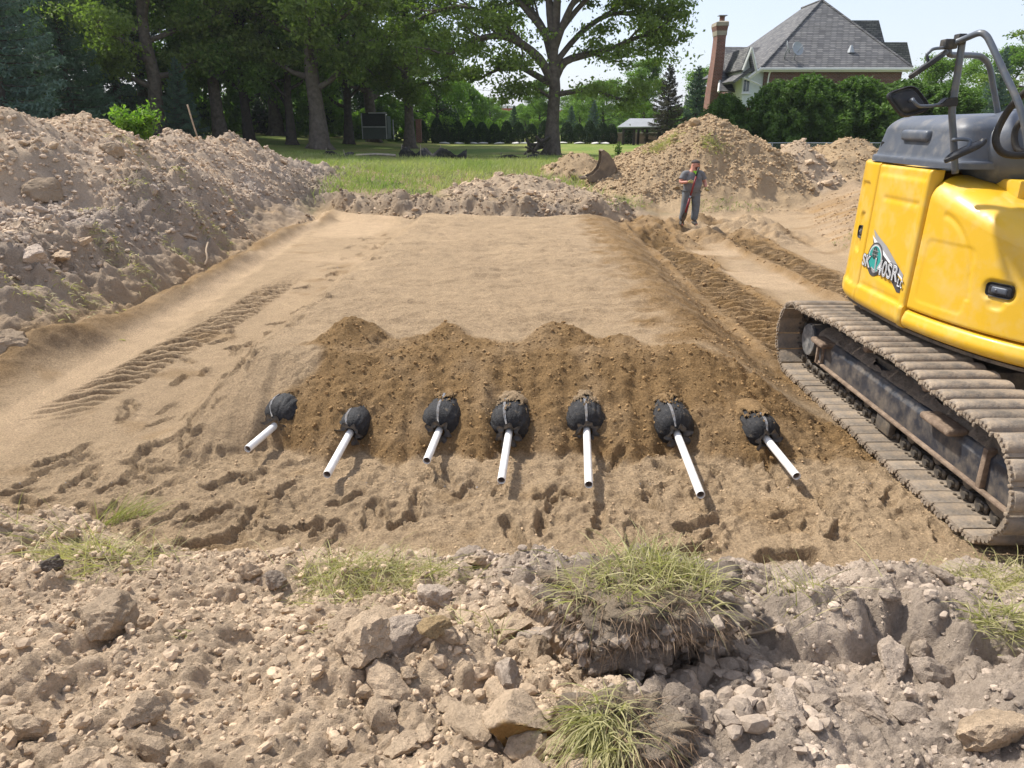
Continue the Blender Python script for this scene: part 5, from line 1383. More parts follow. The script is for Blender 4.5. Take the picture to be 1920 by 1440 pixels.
def cone_shrub(seed, H, R_, n, leaf, lobes=0.10, power=0.55, low=0.0, egg=False):
    """dense clipped evergreen: leaf sprays over an uneven cone, a few inside"""
    r = np.random.default_rng(seed); V, F = [], []
    add_tube(V, F, [np.array((0, 0, -0.1)), np.array((0, 0, H*0.5)), np.array((0, 0, H*0.9))], [0.05*R_+0.02, 0.04*R_+0.01, 0.01], 7)
    h = r.random(n)**0.9*(1-low)+low; th = r.random(n)*6.283
    prof = np.where(h < 0.25, 0.80+0.8*h, 1.0)*(1-np.clip((h-0.25)/0.75, 0, 1)**(1/power*0.95))
    if egg: prof = np.sqrt(np.clip(1-(np.clip(h-0.30, 0, 1)/0.70)**2.1, 0, 1))*np.where(h < 0.3, 0.86+0.45*h, 1.0)
    bump = 1+lobes*1.6*perlin(th*1.9+seed, h*H*1.3/R_*0.9, seed % 60) + lobes*perlin(th*5+3, h*H*3/R_, seed % 60+1)
    rr = R_*prof*bump*(1-0.16*r.random(n)**2.0) + 0.02
    C = np.stack([np.cos(th)*rr, np.sin(th)*rr, h*H*(1+0.02*r.normal(size=n))], 1)
    fac = np.clip(0.45+0.9*(bump-1)/max(lobes, 0.05)*0.25+0.5*(r.random(n)-0.5), 0, 1)
    return mesh_np('trunk', np.array(V), np.array(F), True), leaves_mesh('crown', C, leaf, r, up=0.5, fac=fac, aspect=0.55)

def plant(name, meshes, loc, label, cat, group, mats, rz=0.0, sc=1.0, parts=('trunk', 'crown')):
    o = empty(name, loc, rz); tag(o, label, cat, group)
    s = sc if isinstance(sc, (tuple, list)) else (sc, sc, sc); o.scale = s
    for pn, me, mt in zip(parts, meshes, mats):
        if me is None: continue
        if len(me.materials) == 0: me.materials.append(mt)
        c = link(pn, me, None, o)
        if me.materials[0] != mt: c.material_slots[0].link = 'OBJECT'; c.material_slots[0].material = mt
    return o
def gz(x, y): return hz(x, y) if y < 31 else float(lawn_z(np.array([x]), np.array([y]))[0])
def spot(px, Y): # on the lawn at distance Y in the direction of a photo column
    x = (px-960)/FPX*(Y*CP + 1.6*SP); return x, Y, gz(x, Y)

# --- the big oak in the middle
ox, oy, oz = spot(1035, 42.0)
def OL(pts, rad, dy=0.0, ns=None):
    out = []
    for i, (px, py) in enumerate(pts):
        p_ = at_y(px, py, 42.0); out.append((p_.x-ox, dy*i*0.8, p_.z-oz))
    return out, rad, ns
OAKL = [OL([(1034, 150), (1010, 110), (965, 78), (925, 72), (880, 88), (850, 108)], 0.27, -0.5), OL([(1033, 158), (1005, 140), (965, 120), (930, 128), (900, 142)], 0.20, 0.6, 3),
        OL([(1040, 150), (1060, 115), (1105, 100), (1150, 88), (1200, 66), (1245, 55)], 0.24, 0.4), OL([(1042, 178), (1075, 172), (1110, 170), (1145, 184), (1165, 188), (1185, 178)], 0.15, -0.5, 3),
        OL([(1035, 110), (1022, 60), (1000, 20), (960, -25), (900, -60)], 0.24, 0.5), OL([(1040, 90), (1056, 45), (1075, 5), (1110, -40), (1170, -70)], 0.22, -0.6),
        OL([(1034, 140), (990, 90), (930, 30), (860, 0), (800, 10)], 0.2, 0.9), OL([(1040, 120), (1090, 60), (1150, 20), (1215, 20), (1262, 40)], 0.18, 0.9), OL([(1034, 185), (1000, 165), (970, 175), (945, 190)], 0.10, -0.7, 2),
        OL([(1036, 60), (1030, 0), (1030, -80), (1000, -150)], 0.26, 0.3), OL([(1036, 80), (1080, 20), (1150, -50), (1220, -90)], 0.18, 0.2), OL([(1034, 80), (980, 10), (900, -60), (820, -90)], 0.18, 0.2)]
oak = deciduous(11, 14.5, 5.6, 0.38, 0.62, nl=10, leaves=78000, leaf=0.20, limbs=OAKL, sub=8, flat=0.42, tight=0.76)
plant('oak_tree', oak, (ox, oy, oz), 'large spreading oak standing alone in the middle of the lawn', 'tree', None, (M_BARK, L_OAK))

# --- the grove on the left
DEC = [deciduous(21, 15, 5.2, 0.42, 0.17, 20, 36000, 0.21), deciduous(22, 13, 4.6, 0.28, 0.15, 20, 32000, 0.21), deciduous(23, 10, 4.2, 0.22, 0.12, 18, 24000, 0.20, flat=0.7)]
GROVE = [  # px, distance, mesh, scale, material, label
    (600, 43, 0, 1.10, L_OAK, 'thick-trunked oak at the right end of the grove, nearest the lawn'),
    (548, 46, 1, 0.95, L_MAPLE, 'slim tree just left of the thick-trunked oak'),
    (655, 52, 1, 1.05, L_MAPLE, 'slim dark trunk left of the framed shelter'),
    (768, 50, 0, 0.80, L_OAK, 'tree left of the brick pillar, its foliage meeting the lone oak'),
    (470, 47, 1, 1.05, L_OAK, 'tree with a straight trunk right of the brown garden house'),
    (418, 45, 0, 0.90, L_MAPLE, 'tree with a forked trunk left of the brown garden house'),
    (305, 41, 0, 0.95, L_OAK, 'twin-trunked dark tree above the bright shrub on the heap'),
    (286, 45, 1, 1.10, L_MAPLE, 'leaning dark tree behind the bright shrub on the heap'),
    (700, 58, 0, 1.05, L_MAPLE, 'tall tree rising behind the framed shelter'),
    (350, 55, 0, 1.15, L_OAK, 'tall broad tree deep in the grove behind the dark low spruce'),
    (195, 58, 0, 1.25, L_MAPLE, 'tall broad tree behind the left spruces'),
    (520, 60, 0, 1.15, L_OAK, 'tall broad tree deep in the grove behind the slim trunks'),
    (60, 56, 0, 1.15, L_OAK, 'broad tree at the far left behind the blue spruce'),
    (822, 64, 2, 0.74, L_MAPLE, 'dense round tree behind the left end of the clipped evergreens')]
for i, (px, Y, k, sc, mt, lab) in enumerate(GROVE):
    plant('grove_tree', DEC[k], spot(px, Y), lab, 'tree', 'trees of the grove on the left', (M_BARK if k == 0 else M_BARKD, mt), rz=i*1.7, sc=sc)
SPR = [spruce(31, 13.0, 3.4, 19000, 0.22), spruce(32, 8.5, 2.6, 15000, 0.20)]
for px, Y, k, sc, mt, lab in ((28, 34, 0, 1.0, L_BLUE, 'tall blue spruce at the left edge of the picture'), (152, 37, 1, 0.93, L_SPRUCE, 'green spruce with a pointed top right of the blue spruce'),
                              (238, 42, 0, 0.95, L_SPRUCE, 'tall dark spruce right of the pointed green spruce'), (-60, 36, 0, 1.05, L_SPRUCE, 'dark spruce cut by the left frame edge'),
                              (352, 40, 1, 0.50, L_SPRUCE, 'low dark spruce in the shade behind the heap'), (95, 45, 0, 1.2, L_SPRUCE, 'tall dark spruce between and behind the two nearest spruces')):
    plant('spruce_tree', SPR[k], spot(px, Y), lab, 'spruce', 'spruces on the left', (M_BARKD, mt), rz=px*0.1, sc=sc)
# shaded shrubs closing the grove
SHR = cone_shrub(41, 3.4, 2.2, 7000, 0.26, 0.30, 0.45)
for i, (px, Y) in enumerate(((250, 58), (330, 62), (410, 60), (500, 64), (585, 62), (655, 66), (730, 63), (800, 70), (860, 74), (170, 54), (90, 50), (20, 48), (450, 70), (620, 74), (540, 72), (380, 72))):
    plant('shade_shrub', SHR, spot(px, Y), 'dark shrub in the shade under the grove', 'shrub', 'dark shrubs closing the grove', (M_BARKD, L_ARB if i % 2 else L_MAPLE), rz=i*2.1, sc=(1.25, 1.25, 1.0+0.35*(i % 3)))

# --- row of clipped evergreens along the far lawn
ARB = [cone_shrub(51+i, 1.60, 0.47, 3400, 0.11, 0.10, 0.62, 0.0, True) for i in range(3)]
APX = [792, 820, 841, 860, 882, 904, 927, 950, 972, 996, 1020, 1062, 1084, 1105, 1128, 1146, 1178]
ORD = ['first', 'second', 'third', 'fourth', 'fifth', 'sixth', 'seventh', 'eighth', 'ninth', 'tenth', 'eleventh']
for i, px in enumerate(APX):
    lab = f'{ORD[i]} clipped evergreen from the left in the row along the far lawn' if i < 11 else ('clipped evergreen half behind the pavilion posts' if i == 16 else f'{ORD[i-11]} clipped evergreen to the right of the oak trunk in the far row')
    plant('arborvitae', ARB[i % 3], spot(px, 62+0.15*(i % 4)), lab, 'evergreen', 'clipped evergreens along the far lawn', (M_BARKD, L_ARB), rz=i*1.3, sc=(1.0+0.09*((i*7) % 3-1), 1.0, (1.12 if i < 4 else 1.0)+0.07*((i*5) % 3-1)))

# --- far trees in the gaps
FAR = [  # px, Y, mesh, scale, material, label
    (918, 96, 2, (0.62, 0.62, 0.43), L_LIGHT, 'round pale green tree far off left of the oak trunk'),
    (985, 100, 2, (0.5, 0.5, 0.36), L_MAPLE, 'dark rounded tree far off beside the red roof'),
    (872, 84, 2, (0.5, 0.5, 0.33), L_LIGHT, 'pale tree at the left edge of the sky gap'),
    (1085, 88, 2, (0.75, 0.75, 0.48), L_LIGHT, 'pale green tree right of the oak trunk'),
    (1130, 82, 2, (0.85, 0.85, 0.56), L_LIGHT, 'broad pale green tree behind the pavilion on its left'),
    (1205, 76, 1, (0.62, 0.62, 0.55), L_LIGHT, 'tall pale green tree behind the pavilion'),
    (1335, 70, 2, (0.75, 0.75, 0.62), L_MAPLE, 'mid green tree left of the brick chimney'),
    (1012, 74, 1, (0.46, 0.46, 0.39), L_MAPLE, 'dark tree half hidden by the oak trunk'),
    (1745, 58, 2, (0.72, 0.72, 0.60), L_LIGHT, 'bright green tree right of the brick house'),
    (1990, 60, 0, (1.1, 1.1, 0.85), L_OAK, 'broad tree behind the excavator hose at the right edge'),
    (1880, 66, 2, (1.0, 1.0, 0.74), L_MAPLE, 'tree behind the inner handrail of the excavator')]
for i, (px, Y, k, sc, mt, lab) in enumerate(FAR):
    plant('far_tree', DEC[k], spot(px, Y), lab, 'tree', 'trees beyond the far lawn', (M_BARKD, mt), rz=i*2.3, sc=sc)
for px, Y, k, sc, mt, lab in ((1248, 60, 1, 0.70, L_BROWN, 'thin browning conifer right of the pavilion'), (1300, 62, 1, 0.70, L_SPRUCE, 'dark conifer between the browning one and the chimney'),
                              (964, 78, 1, 0.38, L_SPRUCE, 'small pointed spruce beside the red roof left of the oak'), (1112, 70, 1, 0.42, L_BLUE, 'small blue spruce right of the oak trunk'),
                              (1070, 68, 1, 0.36, L_BLUE, 'small spruce directly right of the oak trunk'), (1850, 52, 0, 0.50, L_BLUE, 'wide blue-green spruce behind the excavator rail'), (1925, 54, 0, 0.56, L_SPRUCE, 'green spruce at the right frame edge')):
    plant('far_spruce', SPR[k], spot(px, Y), lab, 'spruce', 'conifers beyond the lawn', (M_BARKD, mt), rz=px*0.2, sc=sc)
YEL = cone_shrub(61, 1.6, 0.9, 2200, 0.16, 0.25, 0.4)
for px, lab in ((872, 'yellow-green shrub between the fourth and fifth clipped evergreens'), (916, 'yellow-green shrub behind the sixth clipped evergreen'), (938, 'yellow-green shrub behind the seventh clipped evergreen'), (895, 'yellow-green shrub behind the fifth clipped evergreen')):
    plant('golden_shrub', YEL, spot(px, 65), lab, 'shrub', 'golden shrubs behind the evergreens', (M_BARKD, L_BUSH), sc=(1, 1, 1.15))
# low hedge mass far behind so that the lawn ends in green
for i, px in enumerate(range(850, 1330, 32)):
    plant('hedge_shrub', SHR, spot(px, 104+4*(i % 3)), 'green shrub in the far hedge behind the clipped evergreens', 'shrub', 'far hedge', (M_BARKD, L_LIGHT), rz=i*1.9, sc=(1.3, 1.3, 0.85+0.25*(i % 3)))
for i, px in enumerate((1480, 1700, 1760, 1830, 1900, 1990, 2080)):
    plant('hedge_shrub', SHR, spot(px, 74+3*(i % 3)), 'green shrub behind the brick house and the excavator', 'shrub', 'hedge behind the house', (M_BARKD, L_MAPLE), rz=i*1.9, sc=(1.5, 1.5, 1.2))

# --- big thujas in front of the house
TH = [cone_shrub(71, 4.3, 1.75, 17000, 0.20, 0.42, 0.50, 0.0, True), cone_shrub(72, 4.3, 1.6, 16000, 0.20, 0.46, 0.55, 0.0, True)]
for px, Y, k, sc, lab in ((1352, 41, 1, (0.72, 0.72, 0.70), 'narrow thuja in front of the chimney foot'), (1447, 40, 0, (0.80, 0.8, 0.84), 'left thuja of the hedge before the brick wall'),
                          (1503, 39.5, 0, (1.0, 1.0, 0.90), 'tallest thuja of the hedge, with a pointed top'), (1590, 39.5, 0, (1.12, 1.0, 0.88), 'wide middle thuja of the hedge before the brick wall'),
                          (1550, 40.5, 1, (0.85, 0.8, 0.72), 'low thuja filling the gap between the two largest'), (1680, 39, 1, (1.15, 1.0, 0.84), 'thuja behind the excavator mirror'), (1750, 38.5, 0, (1.0, 1.0, 0.80), 'thuja behind the excavator hood'), (1640, 40, 1, (0.9, 0.9, 0.80), 'thuja between the wide middle one and the mirror')):
    plant('thuja', TH[k], spot(px, Y), lab, 'thuja', 'thuja hedge before the brick house', (M_BARKD, L_THUJA), rz=px*0.03, sc=sc)
# ================================================================ house, pavilion, fences and other things in the background
def brick_mat(name, c1, c2, mortar, scale=1.0, bw=0.21, bh=0.075, rough=0.9, msize=0.012, axis='XZ', bump=0.01):
    m, nt, b = new_mat(name)
    geo = N(nt, 'ShaderNodeNewGeometry'); sep = N(nt, 'ShaderNodeSeparateXYZ'); nt.links.new(geo.outputs['Position'], sep.inputs[0])
    add = N(nt, 'ShaderNodeMath', operation='ADD'); nt.links.new(sep.outputs['X'], add.inputs[0]); nt.links.new(sep.outputs['Y'], add.inputs[1])
    cb = N(nt, 'ShaderNodeCombineXYZ'); nt.links.new(add.outputs[0], cb.inputs[0]); nt.links.new(sep.outputs['Z'], cb.inputs[1])
    t = N(nt, 'ShaderNodeTexBrick'); nt.links.new(cb.outputs[0], t.inputs['Vector'])
    t.inputs['Color1'].default_value = (*c1, 1); t.inputs['Color2'].default_value = (*c2, 1); t.inputs['Mortar'].default_value = (*mortar, 1)
    t.inputs['Scale'].default_value = scale; t.inputs['Brick Width'].default_value = bw; t.inputs['Row Height'].default_value = bh; t.inputs['Mortar Size'].default_value = msize; t.inputs['Bias'].default_value = -0.1
    nz = noise_node(nt, 1.3, 5, 0.6, geo.outputs['Position']); f = ramp(nt, nz.outputs[0], [(0.3, 0.8), (0.7, 1.2)])
    nt.links.new(mixc(nt, t.outputs['Color'], f.outputs[0], 1.0, 'MULTIPLY'), b.inputs['Base Color']); b.inputs['Roughness'].default_value = rough
    bp = N(nt, 'ShaderNodeBump'); bp.inputs['Distance'].default_value = bump; bp.invert = True
    nt.links.new(t.outputs['Fac'], bp.inputs['Height']); nt.links.new(bp.outputs[0], b.inputs['Normal'])
    return m
M_BRK = brick_mat('house_brick', (0.115, 0.042, 0.032), (0.19, 0.07, 0.05), (0.20, 0.165, 0.14))
M_BRK2 = brick_mat('chimney_brick', (0.17, 0.058, 0.042), (0.25, 0.088, 0.06), (0.24, 0.19, 0.16))
M_SHING = brick_mat('asphalt_shingles', (0.10, 0.10, 0.105), (0.21, 0.205, 0.20), (0.055, 0.055, 0.06), bw=0.36, bh=0.105, msize=0.016, bump=0.02)
M_WHT = simple_mat('white_trim', (0.72, 0.72, 0.70), 0.6, var=0.05)
M_STUC = simple_mat('pale_stucco', (0.62, 0.66, 0.64), 0.9, var=0.06, bump=0.004, bscale=30)
M_LIME = simple_mat('limestone_cap', (0.34, 0.30, 0.24), 0.9, var=0.2, vscale=3)
M_WGL, _nt, _b = new_mat('window_glass'); _b.inputs['Base Color'].default_value = (0.05, 0.065, 0.08, 1); _b.inputs['Roughness'].default_value = 0.08; _b.inputs['Specular IOR Level'].default_value = 0.8
M_GALV = simple_mat('galvanised_grey', (0.34, 0.36, 0.38), 0.5, metal=0.3, var=0.1)

house = empty('brick_house', (0, 0, 0)); tag(house, 'brick house with steep grey hipped roof and tall chimney behind the thujas', 'house')
def poly_solid(name, faces_pts, mat, parent, thick=0.0):
    bm = bmesh.new()
    for pts in faces_pts: bm.faces.new([bm.verts.new(tuple(p)) for p in pts])
    bmesh.ops.remove_doubles(bm, verts=bm.verts, dist=0.002)
    if thick: bmesh.ops.solidify(bm, geom=bm.faces[:], thickness=thick)
    return link(name, bm_mesh(bm, name), mat, parent)
YH = 46.0
gl_, gr_ = at_y(1428, 127, YH), at_y(1711, 126, YH); ez = (gl_.z+gr_.z)/2
W0, W1 = gl_.x+0.35, gr_.x-0.35
def hbox(name, d, mat, parent=house, bev=0.0): return link(name, boxm(name, d, bev), mat, parent)
hbox('wall', (W0, W1, YH+0.4, YH+12, 0.4, ez-0.02), M_BRK)
A = at_y(1541, 1, YH+5.2); B = at_y(1503, 16, YH+9.5)
EL, ER = Vector((gl_.x, YH, ez)), Vector((gr_.x, YH, ez)); EBL, EBR = Vector((gl_.x-0.4, YH+12.5, ez)), Vector((gr_.x, YH+12.5, ez))
rf = poly_solid('roof', [[EL, ER, A], [A, B, EBL, EL], [ER, EBR, B, A], [EBR, EBL, B]], M_SHING, house, 0.06)
for nm, a_, b_ in (('hip_cap', EL, A), ('hip_cap', ER, A), ('ridge_cap', A, B)): link(nm, bm_mesh(tube([a_+VZ*0.02, b_+VZ*0.03], 0.07, 6), nm), M_SHING, rf)
hbox('gutter', (gl_.x+0.02, gr_.x, YH-0.12, YH+0.06, ez-0.14, ez-0.012), M_WHT, rf, 0.02)
hbox('fascia', (gl_.x+0.1, gr_.x-0.1, YH+0.061, YH+0.39, ez-0.22, ez-0.06), M_WHT, rf)
link('downspout', bm_mesh(tube(smooth_path([(W0+0.25, YH-0.02, ez-0.1), (W0+0.22, YH+0.3, ez-0.4), (W0+0.2, YH+0.33, ez-1.4), (W0+0.2, YH+0.33, 1.0)], 4), 0.05, 8), 'downspout', True), M_WHT, house)
# stepped wings behind on the right
def wing(pts, Y0, dep, name='wing_roof'):
    P = [at_y(px, py, Y0) for px, py in pts]; Q = [p + VY*dep for p in P]
    fs = [P, Q[::-1]] + [[P[i], P[(i+1) % len(P)], Q[(i+1) % len(P)], Q[i]] for i in range(len(P))]
    return poly_solid(name, fs, M_SHING, house)
wing([(1588, 38), (1648, 38), (1660, 84), (1672, 126), (1630, 126)], YH+5.6, 3.0)
wing([(1652, 79), (1701, 79), (1711, 124), (1650, 124)], YH+4.2, 3.0)
# left wing: lower roof, dormer gable in pale stucco, lean-to
L1, L2, L3, L4 = at_y(1358, 88, YH+6.5), at_y(1462, 89, YH+6.5), at_y(1470, 178, YH+2.0), at_y(1349, 172, YH+2.0)
lw = poly_solid('wing_roof', [[L1, L2, L3, L4], [L1, L2, L3+VY*9, L4+VY*9+VX*2.6]], M_SHING, house, 0.06)
link('barge_board', bm_mesh(tube([L1+VX*-0.05, L4+VX*-0.05], 0.08, 4), 'barge_board'), M_WHT, lw)
hbox('wing_wall', (L4.x+0.4, W0+0.1, YH+2.6, YH+5.5, 0.4, L4.z-0.1), M_BRK)
gp, gl2, gr2 = at_y(1402, 92, YH+0.6), at_y(1386, 131, YH+0.6), at_y(1412, 133, YH+0.6)
gb1, gb2 = at_y(1391, 202, YH+0.6), at_y(1430, 200, YH+0.6); gtr = at_y(1432, 130, YH+0.6)
def prism(name, front, dep, mat, parent):
    Q = [p + VY*dep for p in front]
    return poly_solid(name, [front, Q[::-1]] + [[front[i], front[(i+1) % len(front)], Q[(i+1) % len(front)], Q[i]] for i in range(len(front))], mat, parent)
prism('gable_wall', [at_y(1391, 128, YH+0.6), gp-VZ*0.15, at_y(1411, 130, YH+0.6), gtr, gb2, gb1], 3.0, M_STUC, house)
gr_f = prism('gable_roof', [gp+VZ*0.1, gl2, gl2-VZ*0.12+VX*0.12, gp-VZ*0.12, gr2-VZ*0.12-VX*0.12, gr2], 6.0, M_SHING, house)
gr_f.location.y = -0.35
for a_, b_ in ((gp, gl2), (gp, gr2)): link('barge_board', bm_mesh(tube([a_+VY*-0.38+VZ*0.02, b_+VY*-0.38-VZ*0.06], 0.07, 4), 'barge_board'), M_WHT, gr_f)
l_a, l_b, l_c, l_d = at_y(1408, 127, YH+0.2), at_y(1374, 152, YH+0.2), at_y(1376, 156, YH+0.2), at_y(1412, 132, YH+0.2)
prism('lean_to_roof', [l_a, l_b, l_c, l_d], 2.6, M_SHING, house)
link('eave_board', bm_mesh(tube([at_y(1395, 146, YH+0.15), at_y(1427, 160, YH+0.3)], 0.05, 4), 'eave_board'), M_WHT, house)
link('rake_board', bm_mesh(tube([EL+VY*-0.1+VZ*-0.05, at_y(1404, 146, YH+0.1)], 0.10, 4), 'rake_board'), M_WHT, house)
wz0, wz1 = at_y(1398, 174, YH+0.5), at_y(1398, 147, YH+0.5)
wn = hbox('window', (wz0.x-0.20, wz0.x+0.22, YH+0.52, YH+0.62, wz0.z, wz1.z), M_WHT)
for k in (-1, 1): hbox('pane', (wz0.x+0.01+k*0.09-0.07, wz0.x+0.01+k*0.09+0.07, YH+0.50, YH+0.53, wz0.z+0.08, wz1.z-0.08), M_WGL, wn)
hbox('sill', (wz0.x-0.26, wz0.x+0.28, YH+0.46, YH+0.60, wz0.z-0.07, wz0.z-0.004), M_WHT, wn)
# chimney
def ring_at(pxl, pxr, py, Y, dep): 
    a_, b_ = at_y(pxl, py, Y), at_y(pxr, py, Y); return [a_, b_, b_+VY*dep, a_+VY*dep]
def loft(name, rings, mat, parent):
    fs = []
    for r0, r1 in zip(rings[:-1], rings[1:]):
        for i in range(4): fs.append([r0[i], r0[(i+1) % 4], r1[(i+1) % 4], r1[i]])
    fs += [rings[0], rings[-1]]; return poly_solid(name, fs, mat, parent)
ch = loft('chimney', [ring_at(1328, 1351, 215, YH+3, 1.5), ring_at(1333, 1351, 168, YH+3, 1.3), ring_at(1341, 1358, 110, YH+3, 1.1), ring_at(1345, 1361, 72, YH+3, 1.0), ring_at(1345, 1362, 66, YH+3, 1.0)], M_BRK2, house)
loft('stone_band', [ring_at(1344.5, 1363, 66, YH+2.97, 1.06), ring_at(1344, 1364, 57, YH+2.97, 1.06)], M_LIME, ch)
loft('corbel', [ring_at(1344, 1364, 57, YH+2.96, 1.08), ring_at(1343, 1366, 48, YH+2.92, 1.15)], M_BRK2, ch)
loft('cap', [ring_at(1343, 1367, 48, YH+2.9, 1.2), ring_at(1344, 1367, 41, YH+2.9, 1.2), ring_at(1350, 1366, 39, YH+3.0, 0.9)], M_LIME, ch)
fc = at_y(1354, 36, YH+3.4); link('flue', cylm('flue', fc, (0, 0, 1), 0.16, 0.30, 16), M_BRK2, ch)
link('flue_cover', boxm('flue_cover', (fc.x-0.25, fc.x+0.25, fc.y-0.25, fc.y+0.25, fc.z+0.17, fc.z+0.21)), M_GALV, ch)
def on_roof(px, py):
    # point of the front roof face behind a photo pixel
    n = (ER-EL).cross(A-EL).normalized(); o = Vector((0, 0, CAM_H)); d = ray(px, py); t = (EL-o).dot(n)/d.dot(n); return o + d*t
for (px, py, ang) in ((1471, 110, 1.2), (1489, 112, 0.3)):
    c0 = on_roof(px, py); bm = bmesh.new()
    n = Vector((math.sin(ang), -math.cos(ang), 0.35)).normalized(); q = n.to_track_quat('Z', 'Y').to_matrix().to_4x4(); top = c0 + VZ*0.55 - VY*0.3; q.translation = top
    V = []; F = []; m = 24
    for j, (rr, dz) in enumerate(((0.02, 0.0), (0.2, 0.02), (0.36, 0.075), (0.365, 0.06), (0.2, -0.01), (0.02, -0.02))):
        for k in range(m): V.append(q @ Vector((rr*math.cos(2*math.pi*k/m), rr*1.08*math.sin(2*math.pi*k/m), dz)))
    F = [(j*m+k, j*m+(k+1) % m, (j+1)*m+(k+1) % m, (j+1)*m+k) for j in range(5) for k in range(m)]
    me = bpy.data.meshes.new('satellite_dish'); me.from_pydata([tuple(v) for v in V], [], F); auto_smooth(me, 60)
    ds = link('satellite_dish', me, M_GALV, house)
    link('dish_mast', bm_mesh(tube([c0, c0+VZ*0.3-VY*0.1, top], 0.03, 8), 'dish_mast', True), M_GALV, ds)
    link('feed_arm', bm_mesh(tube([top - VZ*0.25, top + n*0.45], 0.02, 6), 'feed_arm', True), M_GALV, ds)
vp = on_roof(1595, 97); link('roof_vent', bm_mesh(tube([vp-VZ*0.05, vp+VZ*0.35], 0.1, 10, True, [0.22, 0.07]), 'roof_vent'), M_GALV, house)

# --- pavilion
PV = 60.0
pav = empty('pavilion', (0, 0, 0)); tag(pav, 'open garden pavilion with grey sloping roof beyond the lawn', 'pavilion')
a0, a1, a2, a3 = at_y(1157, 238, PV), at_y(1238, 237, PV), at_y(1240, 222, PV+2.2), at_y(1181, 222, PV+2.2)
poly_solid('roof', [[a0, a1, a2, a3]], simple_mat('grey_metal_roof', (0.30, 0.31, 0.33), 0.6, var=0.12, vscale=1.5), pav, 0.10)
M_POST = simple_mat('dark_timber', (0.05, 0.04, 0.035), 0.85, var=0.2)
for px, Y in ((1168, PV+0.2), (1188, PV+0.2), (1212, PV+0.2), (1234, PV+0.2), (1196, PV+2.1), (1236, PV+2.1)):
    x, y, z = spot(px, Y); top = (a0.z if Y < PV+1 else a2.z)-0.06
    link('post', boxm('post', (x-0.09, x+0.09, y-0.09, y+0.09, z-0.1, top)), M_POST, pav)
x0, x1 = spot(1165, PV+1)[0], spot(1240, PV+1)[0]
link('beam', boxm('beam', (x0, x1, PV+0.1, PV+0.28, a0.z-0.20, a0.z-0.065)), M_POST, pav)
lw_ = empty('garden_wall', (0, 0, 0)); tag(lw_, 'low pinkish brick garden wall behind the pavilion posts', 'wall')
x0, x1 = spot(1130, 64)[0], spot(1265, 64)[0]; g0 = gz(x0, 64)
link('wall', boxm('wall', (x0, x1, 64, 64.3, g0-0.1, g0+0.75), 0.0), brick_mat('pinkish_brick', (0.26, 0.16, 0.13), (0.36, 0.23, 0.18), (0.3, 0.27, 0.24)), lw_)
link('coping', boxm('coping', (x0-0.05, x1+0.05, 63.93, 64.37, g0+0.753, g0+0.83)), M_LIME, lw_)
# --- framed shelter in the grove
SH = 56.0
sh_ = empty('framed_shelter', (0, 0, 0)); tag(sh_, 'dark netted shelter with white frame rails under the grove', 'shelter')
s0, s1 = at_y(678, 212, SH), at_y(726, 258, SH)
M_NET = simple_mat('dark_netting', (0.028, 0.032, 0.030), 0.9, var=0.3, vscale=8, bump=0.01, bscale=30); M_GRNP = simple_mat('green_grey_panel', (0.075, 0.092, 0.080), 0.8, var=0.1)
zm_ = at_y(700, 238, SH).z
link('upper_net', boxm('upper_net', (s0.x, s1.x, SH, SH+0.05, zm_+0.03, s0.z)), M_NET, sh_)
link('lower_panel', boxm('lower_panel', (s0.x, s1.x, SH-0.02, SH+0.05, s1.z-0.1, zm_-0.03)), M_GRNP, sh_)
link('side_panel', boxm('side_panel', (s1.x+0.01, s1.x+0.06, SH+0.051, SH+1.6, s1.z-0.1, s0.z-0.2)), M_GRNP, sh_)
for nm, d in (('top_rail', (s0.x+0.5, s1.x+0.05, SH-0.08, SH-0.021, s0.z-0.03, s0.z+0.05)), ('middle_rail', (s0.x, s1.x, SH-0.09, SH-0.025, zm_-0.035, zm_+0.035)), ('post', (s1.x-0.05, s1.x+0.02, SH-0.11, SH-0.091, s1.z-0.1, s0.z)), ('post', (s0.x-0.05, s0.x, SH-0.08, SH-0.022, s1.z-0.1, s0.z)), ('post', (s1.x+0.35, s1.x+0.42, SH+0.6, SH+0.67, s1.z-0.1, s0.z-0.45))):
    link(nm, boxm(nm, d), simple_mat('weathered_white', (0.42, 0.43, 0.42), 0.7, var=0.15) if nm != 'x' else None, sh_)
bp_ = empty('brick_pillar', (0, 0, 0)); tag(bp_, 'red brick gate pillar right of the grove trunk', 'pillar')
b0, b1 = at_y(779, 226, 60), at_y(790, 262, 60)
link('shaft', boxm('shaft', (b0.x, b1.x, 60, 60.5, b1.z-0.2, b0.z)), M_BRK2, bp_); link('cap', boxm('cap', (b0.x-0.06, b1.x+0.06, 59.94, 60.56, b0.z+0.003, b0.z+0.1)), M_BRK2, bp_)
# --- brown garden house deep in the grove
gh = empty('garden_house', (0, 0, 0)); tag(gh, 'brown garden house with dark windows glimpsed between the grove trunks', 'house')
h0, h1 = at_y(425, 196, 66), at_y(478, 262, 66)
link('wall', boxm('wall', (h0.x, h1.x, 66, 70, h1.z-0.4, h0.z)), simple_mat('brown_siding', (0.16, 0.095, 0.065), 0.85, var=0.15), gh)
prism('roof', [at_y(418, 197, 65.8), at_y(452, 176, 65.8), at_y(486, 197, 65.8)], 4.6, simple_mat('brown_roof', (0.12, 0.085, 0.07), 0.9, var=0.2), gh)
for px in (436, 458): link('window', boxm('window', (at_y(px, 220, 65.9).x-0.4, at_y(px, 220, 65.9).x+0.4, 65.93, 65.99, at_y(px, 234, 65.9).z, at_y(px, 214, 65.9).z)), M_WGL, gh)
